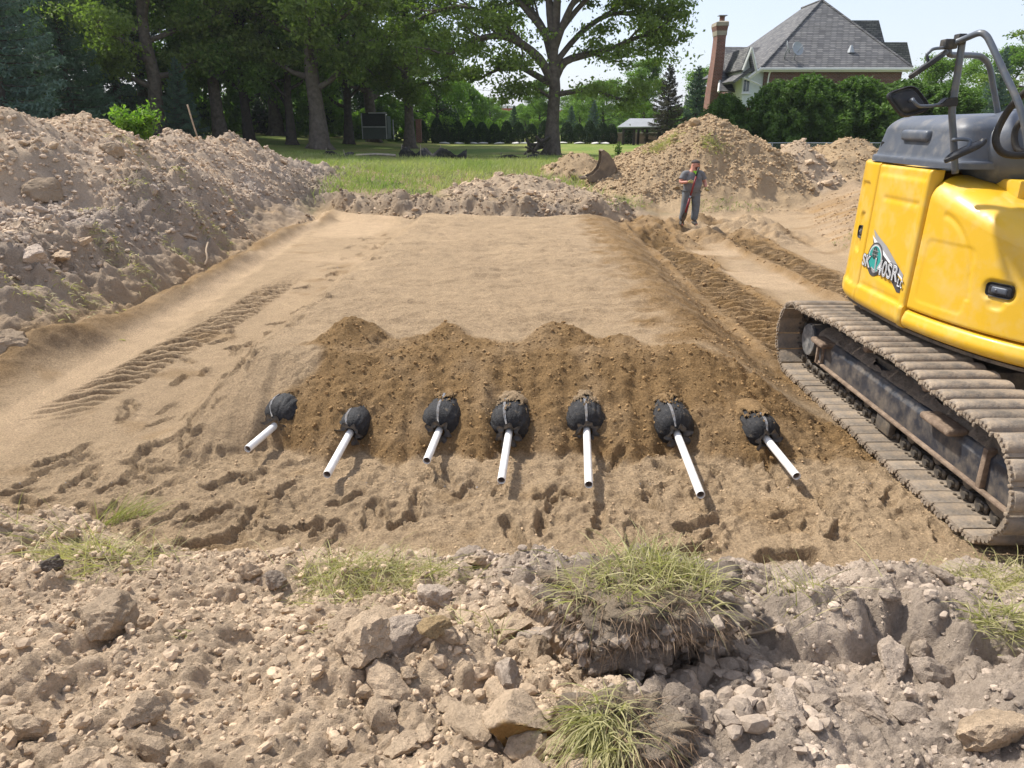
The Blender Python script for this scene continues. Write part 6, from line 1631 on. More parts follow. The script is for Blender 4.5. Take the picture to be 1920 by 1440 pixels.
# --- red buildings far behind
M_RED = simple_mat('red_brick_wall', (0.40, 0.13, 0.085), 0.9, var=0.12, vscale=0.6); M_ROOFW = simple_mat('pale_roof_edge', (0.60, 0.60, 0.58), 0.8)
for (pa, pb, ta, ba, Y, lab) in ((940, 988, 203, 216, 150, 'long red brick building far off left of the oak trunk'), (1046, 1086, 207, 224, 150, 'red brick building far off right of the oak trunk')):
    o = empty('red_building', (0, 0, 0)); tag(o, lab, 'building')
    p0, p1 = at_y(pa, ta, Y), at_y(pb, ba, Y)
    link('wall', boxm('wall', (p0.x, p1.x, Y, Y+15, 0.2, p0.z)), M_RED, o); link('parapet', boxm('parapet', (p0.x-0.3, p1.x+0.3, Y-0.3, Y+15.3, p0.z+0.01, p0.z+0.35)), M_ROOFW, o)
    lo_ = at_y(pa, 216 if pa < 1000 else 219, Y).z
    link('lower_roof', boxm('lower_roof', (p0.x-4, p1.x+3, Y-6, Y-0.4, lo_-1.2, lo_)), simple_mat('dull_roof', (0.30, 0.26, 0.24), 0.9), o)
    for k in range(3):
        xk = p0.x + (p1.x-p0.x)*(0.2+0.3*k); link('window', boxm('window', (xk-0.6, xk+0.6, Y-0.06, Y-0.004, p0.z-1.3, p0.z-0.5)), M_WGL, o)
# --- wire fence behind the right mounds
wf = empty('wire_fence', (0, 0, 0)); tag(wf, 'galvanised wire mesh fence in front of the thujas', 'fence')
FY = 33.0; fa, fb = at_y(1380, 268, FY), at_y(1720, 274, FY); zt = fa.z; zb_ = gz(fa.x, FY)
M_WIRE = simple_mat('green_grey_wire', (0.16, 0.19, 0.18), 0.6, metal=0.4, var=0.1)
for k in range(6):
    x = fa.x + (fb.x-fa.x)*k/5; link('post', cylm('post', (x, FY, (zt+zb_)/2-0.05), (0, 0, 1), 0.03, zt-zb_+0.15, 10), M_GALV, wf)
link('top_rail', cylm('top_rail', ((fa.x+fb.x)/2, FY, zt), (1, 0, 0), 0.02, fb.x-fa.x, 8), M_GALV, wf)
V, F = [], []; hgt = zt-zb_
for k in range(int((fb.x-fa.x+hgt)/0.11)):
    for sgn in (1, -1):
        x = fa.x - (hgt if sgn > 0 else 0) + 0.11*k; add_tube(V, F, [np.array((x, FY+0.01*sgn, zb_)), np.array((x+sgn*hgt, FY+0.01*sgn, zt))], [0.005, 0.005], 3)
o = link('wire_mesh', mesh_np('wire_mesh', np.array(V), np.array(F), False), M_WIRE, wf); tag(o, kind='stuff')
# --- fallen silt fence on the meadow
M_SILT = simple_mat('black_silt_fabric', (0.018, 0.018, 0.02), 0.7, var=0.3, dirt=(0.2, 0.18, 0.15), dirt_amt=0.15); M_STAKE = simple_mat('grey_wood_stake', (0.30, 0.26, 0.21), 0.9, var=0.2)
def silt(pts, label, hh):
    o = empty('silt_fence', (0, 0, 0)); tag(o, label, 'fence', 'black silt fence on the meadow')
    P = smooth_path([spot(px, Y) for px, Y in pts], 8); r = np.random.default_rng(len(pts)); V = []; F = []
    for i, p_ in enumerate(P):
        h = hh*(0.5+0.5*abs(math.sin(i*0.22)))*(0.93+0.1*r.random()); lean = 0.25*math.sin(i*0.2)+0.02*r.normal()
        for j, t in enumerate((0, 0.35, 0.7, 1.0)): V.append((p_.x+0.01*r.normal()*t, p_.y - lean*t + 0.04*math.sin(i*0.5+j), p_.z-0.05 + h*t))
    F = [(i*4+j, (i+1)*4+j, (i+1)*4+j+1, i*4+j+1) for i in range(len(P)-1) for j in range(3)]
    bm = bmesh.new(); me = bpy.data.meshes.new('t'); me.from_pydata(V, [], F); bm.from_mesh(me); bmesh.ops.solidify(bm, geom=bm.faces[:], thickness=0.01)
    link('fabric', bm_mesh(bm, 'fabric', True), M_SILT, o)
    for i in range(2, len(P), 16): link('stake', bm_mesh(tube([P[i]-VZ*0.1, P[i]+Vector((0.15*r.normal(), -0.1, hh*1.1))], 0.02, 5), 'stake'), M_STAKE, o)
silt([(606, 37.0), (625, 36.6), (645, 36.2), (662, 36)], 'short black silt fence piece near the thick-trunked oak', 0.35)
silt([(748, 36.4), (765, 36.2), (785, 36), (800, 35.8), (820, 35.6), (845, 35.2), (875, 34.8)], 'longest sagging stretch of black silt fence on the meadow', 0.62)
silt([(930, 36), (960, 36), (985, 35.8), (1010, 36.2)], 'low stretch of black silt fence left of the oak foot', 0.32)
o = empty('fallen_board', (0, 0, 0)); tag(o, 'pale grey board lying in the grass before the silt fence', 'board')
link('board', bm_mesh(tube([Vector(spot(668, 36.5))+VZ*0.12, Vector(spot(705, 35.9))+VZ*0.22, Vector(spot(742, 35.6))+VZ*0.2], 0.07, 4), 'board'), M_STAKE, o)
# --- brush heap at the oak foot
bh_ = empty('brush_pile', (0, 0, 0)); tag(bh_, 'heap of dark branches and logs at the left foot of the oak', 'brush pile')
r = np.random.default_rng(9); c0 = Vector(spot(1012, 41.2))
for k in range(16):
    a = Vector((r.normal()*0.35, r.normal()*0.3, 0.08+0.75*r.random())); d = Vector((r.normal()*0.5+0.2, r.normal()*0.3, 0.45*r.normal()+0.2)).normalized()*r.uniform(0.35, 0.65)
    link('log', bm_mesh(tube([c0+a-d*0.7, c0+a+d*0.7], r.uniform(0.04, 0.10), 7), 'log', False), M_BARKD, bh_)
# --- loose excavator bucket
bk = empty('steel_bucket', (0, 0, 0)); tag(bk, 'rusty steel excavator bucket lying left of the tallest mound', 'bucket')
b0 = hit(1128, 338); M_RUST = simple_mat('rusty_bucket_steel', (0.125, 0.098, 0.076), 0.75, metal=0.2, var=0.3, vscale=3, dirt=(0.30, 0.23, 0.15), dirt_amt=0.4, dscale=4)
sc_ = b0.y/FPX*0.97
def bkp(px, py, dy): return Vector((b0.x + (px-1128)*sc_, b0.y+dy, b0.z + (336-py)*sc_*1.05))
prof = [(1099, 333), (1112, 327), (1122, 316), (1127, 302), (1126, 288), (1130, 286), (1139, 292), (1149, 304), (1156, 318), (1150, 330), (1130, 340), (1108, 341)]
side = [(1126, 288), (1130, 286), (1139, 292), (1149, 304), (1156, 318), (1150, 330), (1130, 340), (1108, 341), (1099, 333), (1112, 328), (1122, 318), (1127, 303)]
for dy in (0.0, 0.85):
    f0 = [bkp(px, py, dy) for px, py in side]; prism('side_plate', f0, 0.04, M_RUST, bk)
outer = side[:9]
poly_solid('shell', [[bkp(*outer[i], 0.041), bkp(*outer[i+1], 0.041), bkp(*outer[i+1], 0.849), bkp(*outer[i], 0.849)] for i in range(len(outer)-1)], M_RUST, bk, 0.03)
for k in range(4): link('tooth', boxm('tooth', (bkp(1096, 333, 0).x-0.12, bkp(1099, 333, 0).x, b0.y+0.06+0.22*k, b0.y+0.14+0.22*k, bkp(0, 337, 0).z, bkp(0, 333, 0).z), 0.01), M_RUST, bk)
# --- pale stones at the feet of the evergreens
_sv, _sf = clod_shape(2, 777, 7, 0.1); stm = mesh_np('edging_stone', _sv, _sf, True); stm.materials.append(simple_mat('white_edging_stone', (0.62, 0.60, 0.57), 0.9, var=0.1))
for k in range(13):
    px = 832 + k*25 + (k % 3)*4
    x, y, z = spot(px, 61.3); o = link('edging_stone', stm, None, None, (x, y, z+0.05)); o.scale = (0.42, 0.3, 0.12); o.rotation_euler.z = k
    tag(o, 'pale edging stone at the foot of the far clipped evergreens', 'stone', 'edging stones under the evergreens')
# --- overhead wires in the gap
for k, (pa, pb) in enumerate((((700, 150), (1000, 176)), ((700, 168), (1000, 184)), ((700, 190), (1000, 196)))):
    o = link('power_line', bm_mesh(tube(smooth_path([at_y(pa[0]-300, pa[1]-30, 120), at_y((pa[0]+pb[0])/2, (pa[1]+pb[1])/2+3, 120), at_y(pb[0]+500, pb[1]+10, 120)], 8), 0.022, 4), 'power_line'), M_BLK)
    tag(o, ('uppermost', 'middle', 'lowest')[k] + ' thin power line across the sky gap left of the oak', 'power line', 'power lines in the sky gap')
# ================================================================ the worker
def skin_mesh(name, pts, edges, radii, sub=2, root=0):
    me = bpy.data.meshes.new(name); me.from_pydata([tuple(p) for p in pts], edges, [])
    ob = bpy.data.objects.new(name, me); COL.objects.link(ob)
    sk = ob.modifiers.new('skin', 'SKIN'); sk.use_smooth_shade = True
    for i, r_ in enumerate(radii):
        v = me.skin_vertices[0].data[i]; v.radius = r_ if isinstance(r_, tuple) else (r_, r_); v.use_root = (i == root)
    ob.modifiers.new('sub', 'SUBSURF').levels = sub
    dg = bpy.context.evaluated_depsgraph_get(); dg.update()
    m2 = bpy.data.meshes.new_from_object(ob.evaluated_get(dg)); bpy.data.objects.remove(ob); bpy.data.meshes.remove(me)
    m2.polygons.foreach_set('use_smooth', np.ones(len(m2.polygons), dtype=bool))
    return m2
WK = hit(1291, 429); WK = Vector((WK.x, WK.y, hz(WK.x, WK.y)))
man = empty('person', WK, R(8)); man.scale = (1.06, 1.0, 0.89); tag(man, 'bearded worker in grey shirt, jeans and cap holding a long red-handled tool', 'person')
M_SKIN = simple_mat('sunburnt_skin', (0.52, 0.24, 0.17), 0.6, var=0.08); M_SHIRT = simple_mat('grey_work_shirt', (0.15, 0.15, 0.155), 0.9, var=0.15, vscale=9, bump=0.01, bscale=14)
M_JEAN = simple_mat('faded_jeans', (0.12, 0.14, 0.16), 0.9, var=0.25, vscale=7, bump=0.012, bscale=12, dirt=(0.25, 0.2, 0.14), dirt_amt=0.2); M_GLV = simple_mat('tan_black_glove', (0.40, 0.33, 0.13), 0.8, var=0.5, vscale=30)
M_CAP = simple_mat('dark_cap', (0.085, 0.07, 0.062), 0.9, var=0.2); M_BEARD = simple_mat('reddish_beard', (0.095, 0.032, 0.018), 0.95, var=0.35, vscale=40, bump=0.01, bscale=60)
M_LIMEC = simple_mat('lime_undershirt', (0.38, 0.75, 0.06), 0.8, var=0.05); M_BOOT = simple_mat('dusty_boots', (0.10, 0.085, 0.07), 0.9, var=0.3)
J = dict(pel=(0, 0, 0.98), bel=(0.01, -0.03, 1.14), che=(0, 0, 1.34), nk=(0.0, 0.0, 1.505), hd=(0.025, -0.015, 1.60), top=(0.03, -0.01, 1.72),
         sl=(-0.19, 0.0, 1.43), el=(-0.315, -0.06, 1.18), wl=(-0.18, -0.24, 1.215), sr=(0.19, 0.0, 1.43), er=(0.315, 0.03, 1.17), wr=(0.275, -0.17, 1.06),
         hl=(-0.11, 0, 0.90), kl=(-0.145, -0.03, 0.50), al=(-0.185, 0.02, 0.10), fl=(-0.205, -0.13, 0.045), hr=(0.11, 0, 0.90), kr=(0.125, -0.03, 0.50), ar=(0.115, 0.0, 0.10), fr=(0.135, -0.15, 0.045))
def body(keys, edges, rad, name, mat, parent, sub=2):
    ks = list(keys); return link(name, skin_mesh(name, [J[k] for k in ks], [(ks.index(a), ks.index(b)) for a, b in edges], [rad[k] for k in ks], sub), mat, parent)
bd = body(J.keys(), [('pel', 'bel'), ('bel', 'che'), ('che', 'nk'), ('nk', 'hd'), ('hd', 'top'), ('che', 'sl'), ('sl', 'el'), ('el', 'wl'), ('che', 'sr'), ('sr', 'er'), ('er', 'wr'), ('pel', 'hl'), ('hl', 'kl'), ('kl', 'al'), ('al', 'fl'), ('pel', 'hr'), ('hr', 'kr'), ('kr', 'ar'), ('ar', 'fr')],
    dict(pel=(0.15, 0.11), bel=(0.16, 0.13), che=(0.15, 0.11), nk=0.066, hd=(0.088, 0.10), top=(0.075, 0.085), sl=0.07, el=0.048, wl=0.036, sr=0.07, er=0.048, wr=0.036, hl=0.085, kl=0.06, al=0.045, fl=0.035, hr=0.085, kr=0.06, ar=0.045, fr=0.035), 'body', M_SKIN, man)
J.update(sl2=(-0.272, -0.035, 1.265), sr2=(0.272, 0.018, 1.26), hem=(0, -0.01, 0.86))
shm = skin_mesh('shirt', [J[k] for k in ('hem', 'pel', 'bel', 'che')] + [(0, 0.0, 1.44), (0, 0, 1.52)], [(0, 1), (1, 2), (2, 3), (3, 4), (4, 5)], [(0.20, 0.17), (0.215, 0.18), (0.235, 0.21), (0.225, 0.165), (0.19, 0.12), (0.07, 0.07)], 2)
bm = bmesh.new(); bm.from_mesh(shm)
for sx_, k in ((-1, 'sl2'), (1, 'sr2')):
    t_ = tube(smooth_path([(sx_*0.10, 0, 1.42), (sx_*0.19, 0, 1.415), Vector(J['sl' if sx_ < 0 else 'sr'])*0.35+Vector(J[k])*0.65, J[k]], 3), 0.08, 14, True, None); tm_ = bm_mesh(t_, 't', True); bm.from_mesh(tm_)
link('shirt', bm_mesh(bm, 'shirt', True), M_SHIRT, man)
J.update(cl=(-0.18, 0.015, 0.13), cr=(0.115, 0.0, 0.13), wst=(0, 0, 0.97))
body(('wst', 'pel', 'hl', 'kl', 'cl', 'hr', 'kr', 'cr'), [('wst', 'pel'), ('pel', 'hl'), ('hl', 'kl'), ('kl', 'cl'), ('pel', 'hr'), ('hr', 'kr'), ('kr', 'cr')],
    dict(wst=(0.19, 0.15), pel=(0.19, 0.155), hl=0.13, kl=0.098, cl=0.085, hr=0.13, kr=0.098, cr=0.085), 'jeans', M_JEAN, man)
for s_, a_, f_ in (('l', 'al', 'fl'), ('r', 'ar', 'fr')):
    link('boot', skin_mesh('boot', [Vector(J[a_])+VZ*0.06, J[a_], Vector(J[f_])*1.0, Vector(J[a_])+Vector((0, 0.03, -0.05))], [(0, 1), (1, 2), (1, 3)], [0.062, 0.058, (0.05, 0.042), 0.045], 2), M_BOOT, man)
hc_ = Vector((0.035, -0.02, 1.645)); look = R(38)         # the head turns to the viewer's right
def hv(x, y, z): return hc_ + Vector((x*math.cos(look)-y*math.sin(look), x*math.sin(look)+y*math.cos(look), z))
def blob(name, c, rx, ry, rz_, mat, parent, cut=None, nz_=0.0):
    v, f = ICO[3]; w = v*np.array((rx, ry, rz_))*(1+nz_*noise3(v, 9, 4.0))[:, None]
    if cut is not None: w = np.where((v[:, 2] < cut)[:, None], w*np.array((1, 1, 0.15)), w)
    ca_, sa_ = math.cos(look), math.sin(look)
    w = np.stack([w[:, 0]*ca_-w[:, 1]*sa_, w[:, 0]*sa_+w[:, 1]*ca_, w[:, 2]], 1) + np.array(c)
    return link(name, mesh_np(name, w, f, True), mat, parent)
blob('face', hv(0, -0.012, 0.0), 0.079, 0.098, 0.118, M_SKIN, bd)
blob('beard', hv(0, -0.045, -0.075), 0.068, 0.070, 0.070, M_BEARD, man, None, 0.10)
blob('nose', hv(0, -0.108, -0.008), 0.014, 0.020, 0.024, M_SKIN, bd)
for s_ in (-1, 1):
    blob('eye', hv(0.030*s_, -0.097, 0.018), 0.012, 0.008, 0.008, M_BOOT, bd); blob('ear', hv(0.080*s_, 0.01, 0.0), 0.012, 0.024, 0.034, M_SKIN, bd)
cp = blob('cap', hv(0, 0.005, 0.060), 0.088, 0.106, 0.078, M_CAP, man, 0.0)
bm = bmesh.new(); V = [[bm.verts.new(hv(0.085*math.sin(t)*k, -0.075-0.105*math.cos(t)*k, 0.062-0.012*k)) for t in np.linspace(-1.35, 1.35, 13)] for k in (0.35, 1.0)]
for i in range(12): bm.faces.new((V[0][i], V[0][i+1], V[1][i+1], V[1][i]))
bmesh.ops.solidify(bm, geom=bm.faces[:], thickness=0.008); link('visor', bm_mesh(bm, 'visor', True), M_CAP, cp)
bm = bmesh.new(); bm.faces.new([bm.verts.new(p) for p in ((-0.045, -0.105, 1.495), (0.075, -0.105, 1.495), (0.045, -0.152, 1.42), (0.022, -0.165, 1.385), (0.0, -0.152, 1.42))]); bmesh.ops.solidify(bm, geom=bm.faces[:], thickness=0.02)
link('undershirt', bm_mesh(bm, 'undershirt'), M_LIMEC, man)
bm = bmesh.new(); box(bm, 0.065, 0.155, -0.192, -0.172, 1.25, 1.35, 0.008); link('chest_pocket', bm_mesh(bm, 'chest_pocket'), M_SHIRT, man)
def hand(w, d, grip, name):
    """gloved hand: palm and five bent fingers from the wrist w along d, closing on axis grip"""
    w, d, g = Vector(w), Vector(d).normalized(), Vector(grip).normalized(); s_ = d.cross(g).normalized(); V, F = [], []
    pts = [w, w+d*0.05]; vs = [w-d*0.02, w+d*0.03, w+d*0.075]; ed = [(0, 1), (1, 2)]; rd = [0.036, (0.046, 0.032), (0.046, 0.030)]
    for k, L in enumerate((0.055, 0.066, 0.062, 0.048)):
        b_ = w+d*0.075+g*(0.033-0.022*k); i0 = len(vs); vs += [b_+d*L*0.35+s_*0.012, b_+d*L*0.55+s_*0.040, b_+d*L*0.25+s_*0.060]; ed += [(2, i0), (i0, i0+1), (i0+1, i0+2)]; rd += [0.0115, 0.0105, 0.009]
    i0 = len(vs); vs += [w+d*0.035+g*0.045+s_*0.015, w+d*0.06+g*0.052+s_*0.045]; ed += [(1, i0), (i0, i0+1)]; rd += [0.013, 0.011]
    return link(name, skin_mesh(name, vs, ed, rd, 1), M_GLV, man)
pole_d = Vector((-0.205, -0.0, -1.0)).normalized()
hand(J['wl'], (0.85, -0.45, 0.05), (0.2, 0, 1), 'glove'); hand(J['wr'], (0.1, -0.55, -0.7), (0, 1, -0.3), 'glove')
# the tool in his right hand
tl = empty('digging_tool', WK, R(8)); tl.scale = (1.06, 1.0, 0.89); tag(tl, 'long red-handled spade held upright by the worker', 'spade')
TP = Vector((0.03, -0.265, 1.60)); BT = Vector((-0.245, -0.22, 0.10)); dT = (BT-TP)
M_RED2 = simple_mat('red_tool_handle', (0.20, 0.022, 0.022), 0.5, var=0.15)
link('grip', bm_mesh(tube([TP, TP+dT*0.16], 0.02, 10), 'grip', True), M_BLK, tl)
link('shaft', bm_mesh(tube([TP+dT*0.16, TP+dT*0.50], 0.021, 10), 'shaft', True), M_RED2, tl)
link('ferrule', bm_mesh(tube([TP+dT*0.50, TP+dT*0.54], 0.023, 10), 'ferrule', True), M_GALV, tl)
link('lower_shaft', bm_mesh(tube([TP+dT*0.54, TP+dT*0.80], 0.024, 10), 'lower_shaft', True), M_RED2, tl)
bm = bmesh.new(); pr = [TP+dT*q for q in (0.78, 0.82, 0.9, 1.0)]; sw = [0.02, 0.05, 0.055, 0.02]; rows = []
for p_, s_ in zip(pr, sw): rows.append([bm.verts.new(p_ + Vector((s_*t, -0.012*(1-t*t), 0))) for t in (-1, -0.4, 0.4, 1)])
for a_, b_ in zip(rows[:-1], rows[1:]):
    for i in range(3): bm.faces.new((a_[i], a_[i+1], b_[i+1], b_[i]))
bmesh.ops.solidify(bm, geom=bm.faces[:], thickness=0.006); link('blade', bm_mesh(bm, 'blade', True), M_RUST, tl)

# ================================================================ grass and weeds
G_NEAR = leaf_mat('foreground_grass', (0.52, 0.45, 0.26), (0.29, 0.285, 0.11), 0.35)
G_MEADOW = leaf_mat('meadow_grass', (0.46, 0.43, 0.22), (0.19, 0.28, 0.06), 0.35)
G_ROOT = leaf_mat('dry_roots', (0.20, 0.13, 0.085), (0.34, 0.24, 0.155), 0.1)
def blades(name, base, L, width, lean, fac, r, droop=0.5, seg=4):
    """base (n,3), L (n), lean (n,3) unit-ish directions -> one mesh of bent blades"""
    n = len(base); side = np.cross(lean, r.normal(size=(n, 3))); side /= np.linalg.norm(side, axis=1)[:, None]+1e-9
    rows = []
    for k in range(seg+1):
        t = k/seg; c = base + lean*(L*t)[:, None] + np.array((0, 0, -1))*(L*droop*t*t)[:, None]
        wv = (width*(1-t**1.6)*0.5+0.0002)[:, None]*side; rows += [c-wv, c+wv]
    V = np.stack(rows, 1).reshape(-1, 3); m = 2*(seg+1)
    f = np.array([[2*k, 2*k+1, 2*k+3, 2*k+2] for k in range(seg)])
    F = (f[None]+(np.arange(n)*m)[:, None, None]).reshape(-1, 4)
    return mesh_np(name, V, F, True, np.repeat(np.clip(fac, 0, 1), m)[:, None]*np.ones(3))
def unit(v): return v/(np.linalg.norm(v, axis=1)[:, None]+1e-9)
def tuft(name, label, cen, rx, ry, n, L, lean, spread, droop, seed, green=0.5, width=0.0045, rz=0.0, zoff=None, cat='grass tuft', parent=None, flatten=0.0):
    r = np.random.default_rng(seed); a = r.normal(size=(n, 2))*0.55; ca_, sa_ = math.cos(rz), math.sin(rz)
    x = cen[0] + (a[:, 0]*rx*ca_-a[:, 1]*ry*sa_); y = cen[1] + (a[:, 0]*rx*sa_+a[:, 1]*ry*ca_)
    z = terrain(x, y, True)[0] if zoff is None else np.full(n, zoff)
    if callable(zoff): z = zoff(x, y)
    d = unit(np.array(lean)[None] + r.normal(size=(n, 3))*spread*np.array((1, 1, 0.5)))
    d[:, 2] = np.abs(d[:, 2]) + 0.05
    me = blades(name, np.stack([x, y, z-0.006], 1), L*(0.45+0.75*r.random(n)), width*(0.6+0.8*r.random(n)), unit(d), green+0.45*(r.random(n)-0.5)*1.6, r, droop)
    o = link(name, me, G_NEAR, parent)
    if parent is None: tag(o, label, cat)
    return o
g = hit(70, 1000); tuft('grass_tuft', 'flattened grass swept to the left at the left frame edge', g, 0.34, 0.15, 460, 0.46, (-0.80, -0.35, 0.30), 0.28, 0.32, 201, 0.58, rz=0.5)
g = hit(185, 1040); tuft('grass_tuft', 'trampled pale grass lying across the edge of the sand on the left', g, 0.32, 0.14, 480, 0.36, (-0.5, -0.1, 0.25), 0.75, 0.30, 202, 0.32)
g = hit(225, 975); tuft('grass_tuft', 'small spray of grass pointing up the sand on the left', g, 0.16, 0.07, 130, 0.30, (0.45, 0.35, 0.5), 0.3, 0.3, 203, 0.75, rz=0.4)
g = hit(655, 1090); tuft('grass_tuft', 'tall green grass clump at the edge of the sand left of centre', g, 0.24, 0.26, 560, 0.33, (-0.05, -0.15, 0.6), 0.75, 0.55, 204, 0.50, 0.0038)
g = hit(775, 1085); tuft('grass_tuft', 'bent grass clump right of the tall green one', g, 0.24, 0.13, 300, 0.34, (0.40, -0.05, 0.40), 0.6, 0.5, 205, 0.52, 0.0038)
g = hit(700, 1160); tuft('grass_tuft', 'thin dry grass hanging over the grey block', g, 0.14, 0.09, 170, 0.22, (-0.25, -0.4, 0.4), 0.5, 0.5, 206, 0.30)
g = hit(1870, 1100); tuft('grass_tuft', 'green grass under the front of the excavator track', g, 0.34, 0.18, 520, 0.29, (-0.05, -0.1, 0.6), 0.8, 0.55, 207, 0.42, 0.004)
g = hit(1900, 1165); tuft('grass_tuft', 'yellow-green grass at the right frame edge beside the grey mass', g, 0.20, 0.08, 330, 0.20, (0.2, -0.2, 0.6), 0.6, 0.5, 208, 0.6)
g = hit(1520, 1105); tuft('grass_tuft', 'thin dry stalks between the sod clump and the grey lumpy mass', g, 0.16, 0.10, 60, 0.25, (-0.3, 0.2, 0.6), 0.5, 0.3, 209, 0.35, 0.003)
g = hit(905, 1180); tuft('grass_tuft', 'sparse grass blades left of the sod clump', g, 0.20, 0.12, 110, 0.22, (-0.35, 0.1, 0.4), 0.6, 0.45, 210, 0.5, 0.0035)
g = hit(345, 1190); tuft('grass_tuft', 'tiny green sprig among the tan clods', g, 0.03, 0.03, 22, 0.07, (0, 0, 1), 0.8, 0.4, 211, 0.9, 0.004)
g = hit(1085, 1120); tuft('grass_tuft', 'scattered dry straws on the grey crumb heap', g, 0.35, 0.14, 90, 0.20, (0.3, -0.1, 0.35), 0.7, 0.4, 212, 0.3, 0.003)

def sod(name, label, c, s, seed, tops, rz=0.0, roots=500):
    root = empty(name, c, rz); tag(root, label, 'sod clump')
    if 5 not in ICO: ICO[5] = ico(5)
    v, f = clod_shape(5, seed, 7, 0.22, (0.85, 1.0)); v = v*np.array(s)
    v[:, 2] = np.where(v[:, 2] > s[2]*0.55, s[2]*0.55+(v[:, 2]-s[2]*0.55)*0.35, v[:, 2])
    under = sstep(0.1, -0.6, v[:, 2]/s[2]); v[:, 0] *= 1-0.14*under; v[:, 1] *= 1-0.12*under      # the turf overhangs
    nv = unit(v); lw = lumps(v[:, 0]*1.0+v[:, 1]*0.5, v[:, 2]*1.3+v[:, 1]*0.6, 0.07, seed % 30, 0.8)*0.8 + lumps(v[:, 0]+v[:, 1]*0.5, v[:, 2]*1.3-v[:, 1]*0.6, 0.03, seed % 30+4, 0.8)*0.8
    v += (0.030*noise3(v, 5, 9.0) + 0.016*noise3(v, 8, 26.0))[:, None]*nv + lw[:, None]*nv
    hgt = (v[:, 2]/s[2]); cols = C_GREY*0.60*np.ones((len(v), 1)); t = sstep(0.25, 0.6, hgt)[:, None]; cols = cols*(1-t) + np.array((0.30, 0.235, 0.165))*t
    link('soil', mesh_np('soil', v, f, True, np.clip(cols*(1+0.35*noise3(v, 11, 9.0))[:, None], 0.03, 0.8)), M_SOIL, root)
    r = np.random.default_rng(seed); k = r.choice(np.where((hgt > 0.05) & (v[:, 1] < s[1]*0.6))[0], roots); n = unit(v[k])
    d = unit(n*0.5 + np.array((0, -0.3, -0.55)) + r.normal(size=(roots, 3))*0.55)
    link('root_fringe', blades('root_fringe', v[k], 0.085*(0.3+r.random(roots)), 0.0020*np.ones(roots), d, r.random(roots), r, 0.3), G_ROOT, root)
    k = r.choice(np.where(hgt < 0.35)[0], 420); cr_ = C_GREY*(0.42+0.5*r.random((420, 1)))
    clod_mass('soil_crumbs', v[k]-unit(v[k])*0.004, 0.008+0.026*r.random(420)**2.2*s[0]/0.36, cr_, 2, M_CRUMB, root, seed % 90+50, 0.0)
    for (cx, cy, rx, ry, n_, L, lean, dr, gr) in tops:
        a = r.normal(size=(n_, 2))*0.5; x = cx+a[:, 0]*rx; y = cy+a[:, 1]*ry
        inside = (x/s[0])**2 + (y/s[1])**2 < 0.95; x, y = x[inside], y[inside]; n_ = len(x)
        from_top = np.array([v[np.argmin((v[:, 0]-x[i])**2+(v[:, 1]-y[i])**2 - 0.02*v[:, 2])][2] for i in range(n_)])
        d = unit(np.array(lean)[None]+r.normal(size=(n_, 3))*np.array((0.5, 0.5, 0.25))); d[:, 2] = np.abs(d[:, 2])
        link('grass', blades('grass', np.stack([x, y, from_top-0.01], 1), L*(0.4+0.8*r.random(n_)), 0.0042*(0.6+0.8*r.random(n_)), d, gr+0.5*(r.random(n_)-0.5), r, dr), G_NEAR, root)
    return root
g = hit(1215, 1300)
sod('sod_clump', 'big overhanging sod clump with grass on top in the foreground', (g.x-0.02, g.y+0.22, g.z+0.20), (0.36, 0.25, 0.185), 501, [(0.12, 0.05, 0.26, 0.20, 620, 0.25, (0.05, 0.0, 0.6), 0.45, 0.38), (-0.18, 0.0, 0.16, 0.12, 220, 0.15, (-0.3, -0.2, 0.5), 0.5, 0.35)], 0.15, 2200)
g = hit(1150, 1420)
sod('sod_clump', 'smaller sod clump with hanging grass at the bottom edge', (g.x+0.03, g.y+0.06, g.z+0.02), (0.15, 0.13, 0.10), 502, [(-0.06, -0.04, 0.10, 0.10, 420, 0.24, (-0.30, -0.50, 0.30), 0.70, 0.50)], 0.0, 900)
def spill(x, y, g, r): return (g == 0) & (((x-0.72)/0.38)**2 + ((y-2.10)/0.30)**2 < 1)
p, c = scatter(520, (0.3, 1.15), (1.75, 2.45), 505, spill)
rr = rng.random(len(p)); clod_mass('soil_crumbs', p, 0.010+0.040*rr**2.4, C_GREY*(0.55+0.4*rng.random((len(p), 1))), 2, M_CRUMB, LAND[0], 41, 0.3)
# meadow: taller grass between the dig and the lawn
def meadow(name, n, fx, fy, L0, L1, seed, keep, green, width, mat=G_MEADOW):
    r = np.random.default_rng(seed); x = r.uniform(*fx, n); y = r.uniform(*fy, n)
    z, c, g = terrain(x, y, True); z = np.where(y > 31.2, lawn_z(x, y), z)
    k = keep(x, y, g, r); x, y, z = x[k], y[k], z[k]; n = len(x)
    d = unit(np.array((0.1, -0.05, 1.0))[None]+r.normal(size=(n, 3))*np.array((0.35, 0.35, 0.15))); d[:, 2] = np.abs(d[:, 2])
    patch = 0.5*fbm(x*0.35, y*0.35, 3, 82)
    o = link(name, blades(name, np.stack([x, y, z-0.01], 1), L0+(L1-L0)*r.random(n)*(0.8+0.5*np.clip(patch, -1, 1)), width*(0.7+0.6*r.random(n)), d, green+0.7*patch+0.35*(r.random(n)-0.5), r, 0.35, 3), mat)
    tag(o, kind='stuff'); return o
meadow('meadow_grass', 30000, (-10.5, 6.5), (22.4, 37), 0.22, 0.55, 301, lambda x, y, g, r: ((g == 3) | (y > 31)) & (r.random(len(x)) < sstep(22.2, 24.5, y - 0.5*perlin(x*0.6, y*0.6, 83))) & (x > -8.5-0.2*(y-24)), 0.40, 0.022)
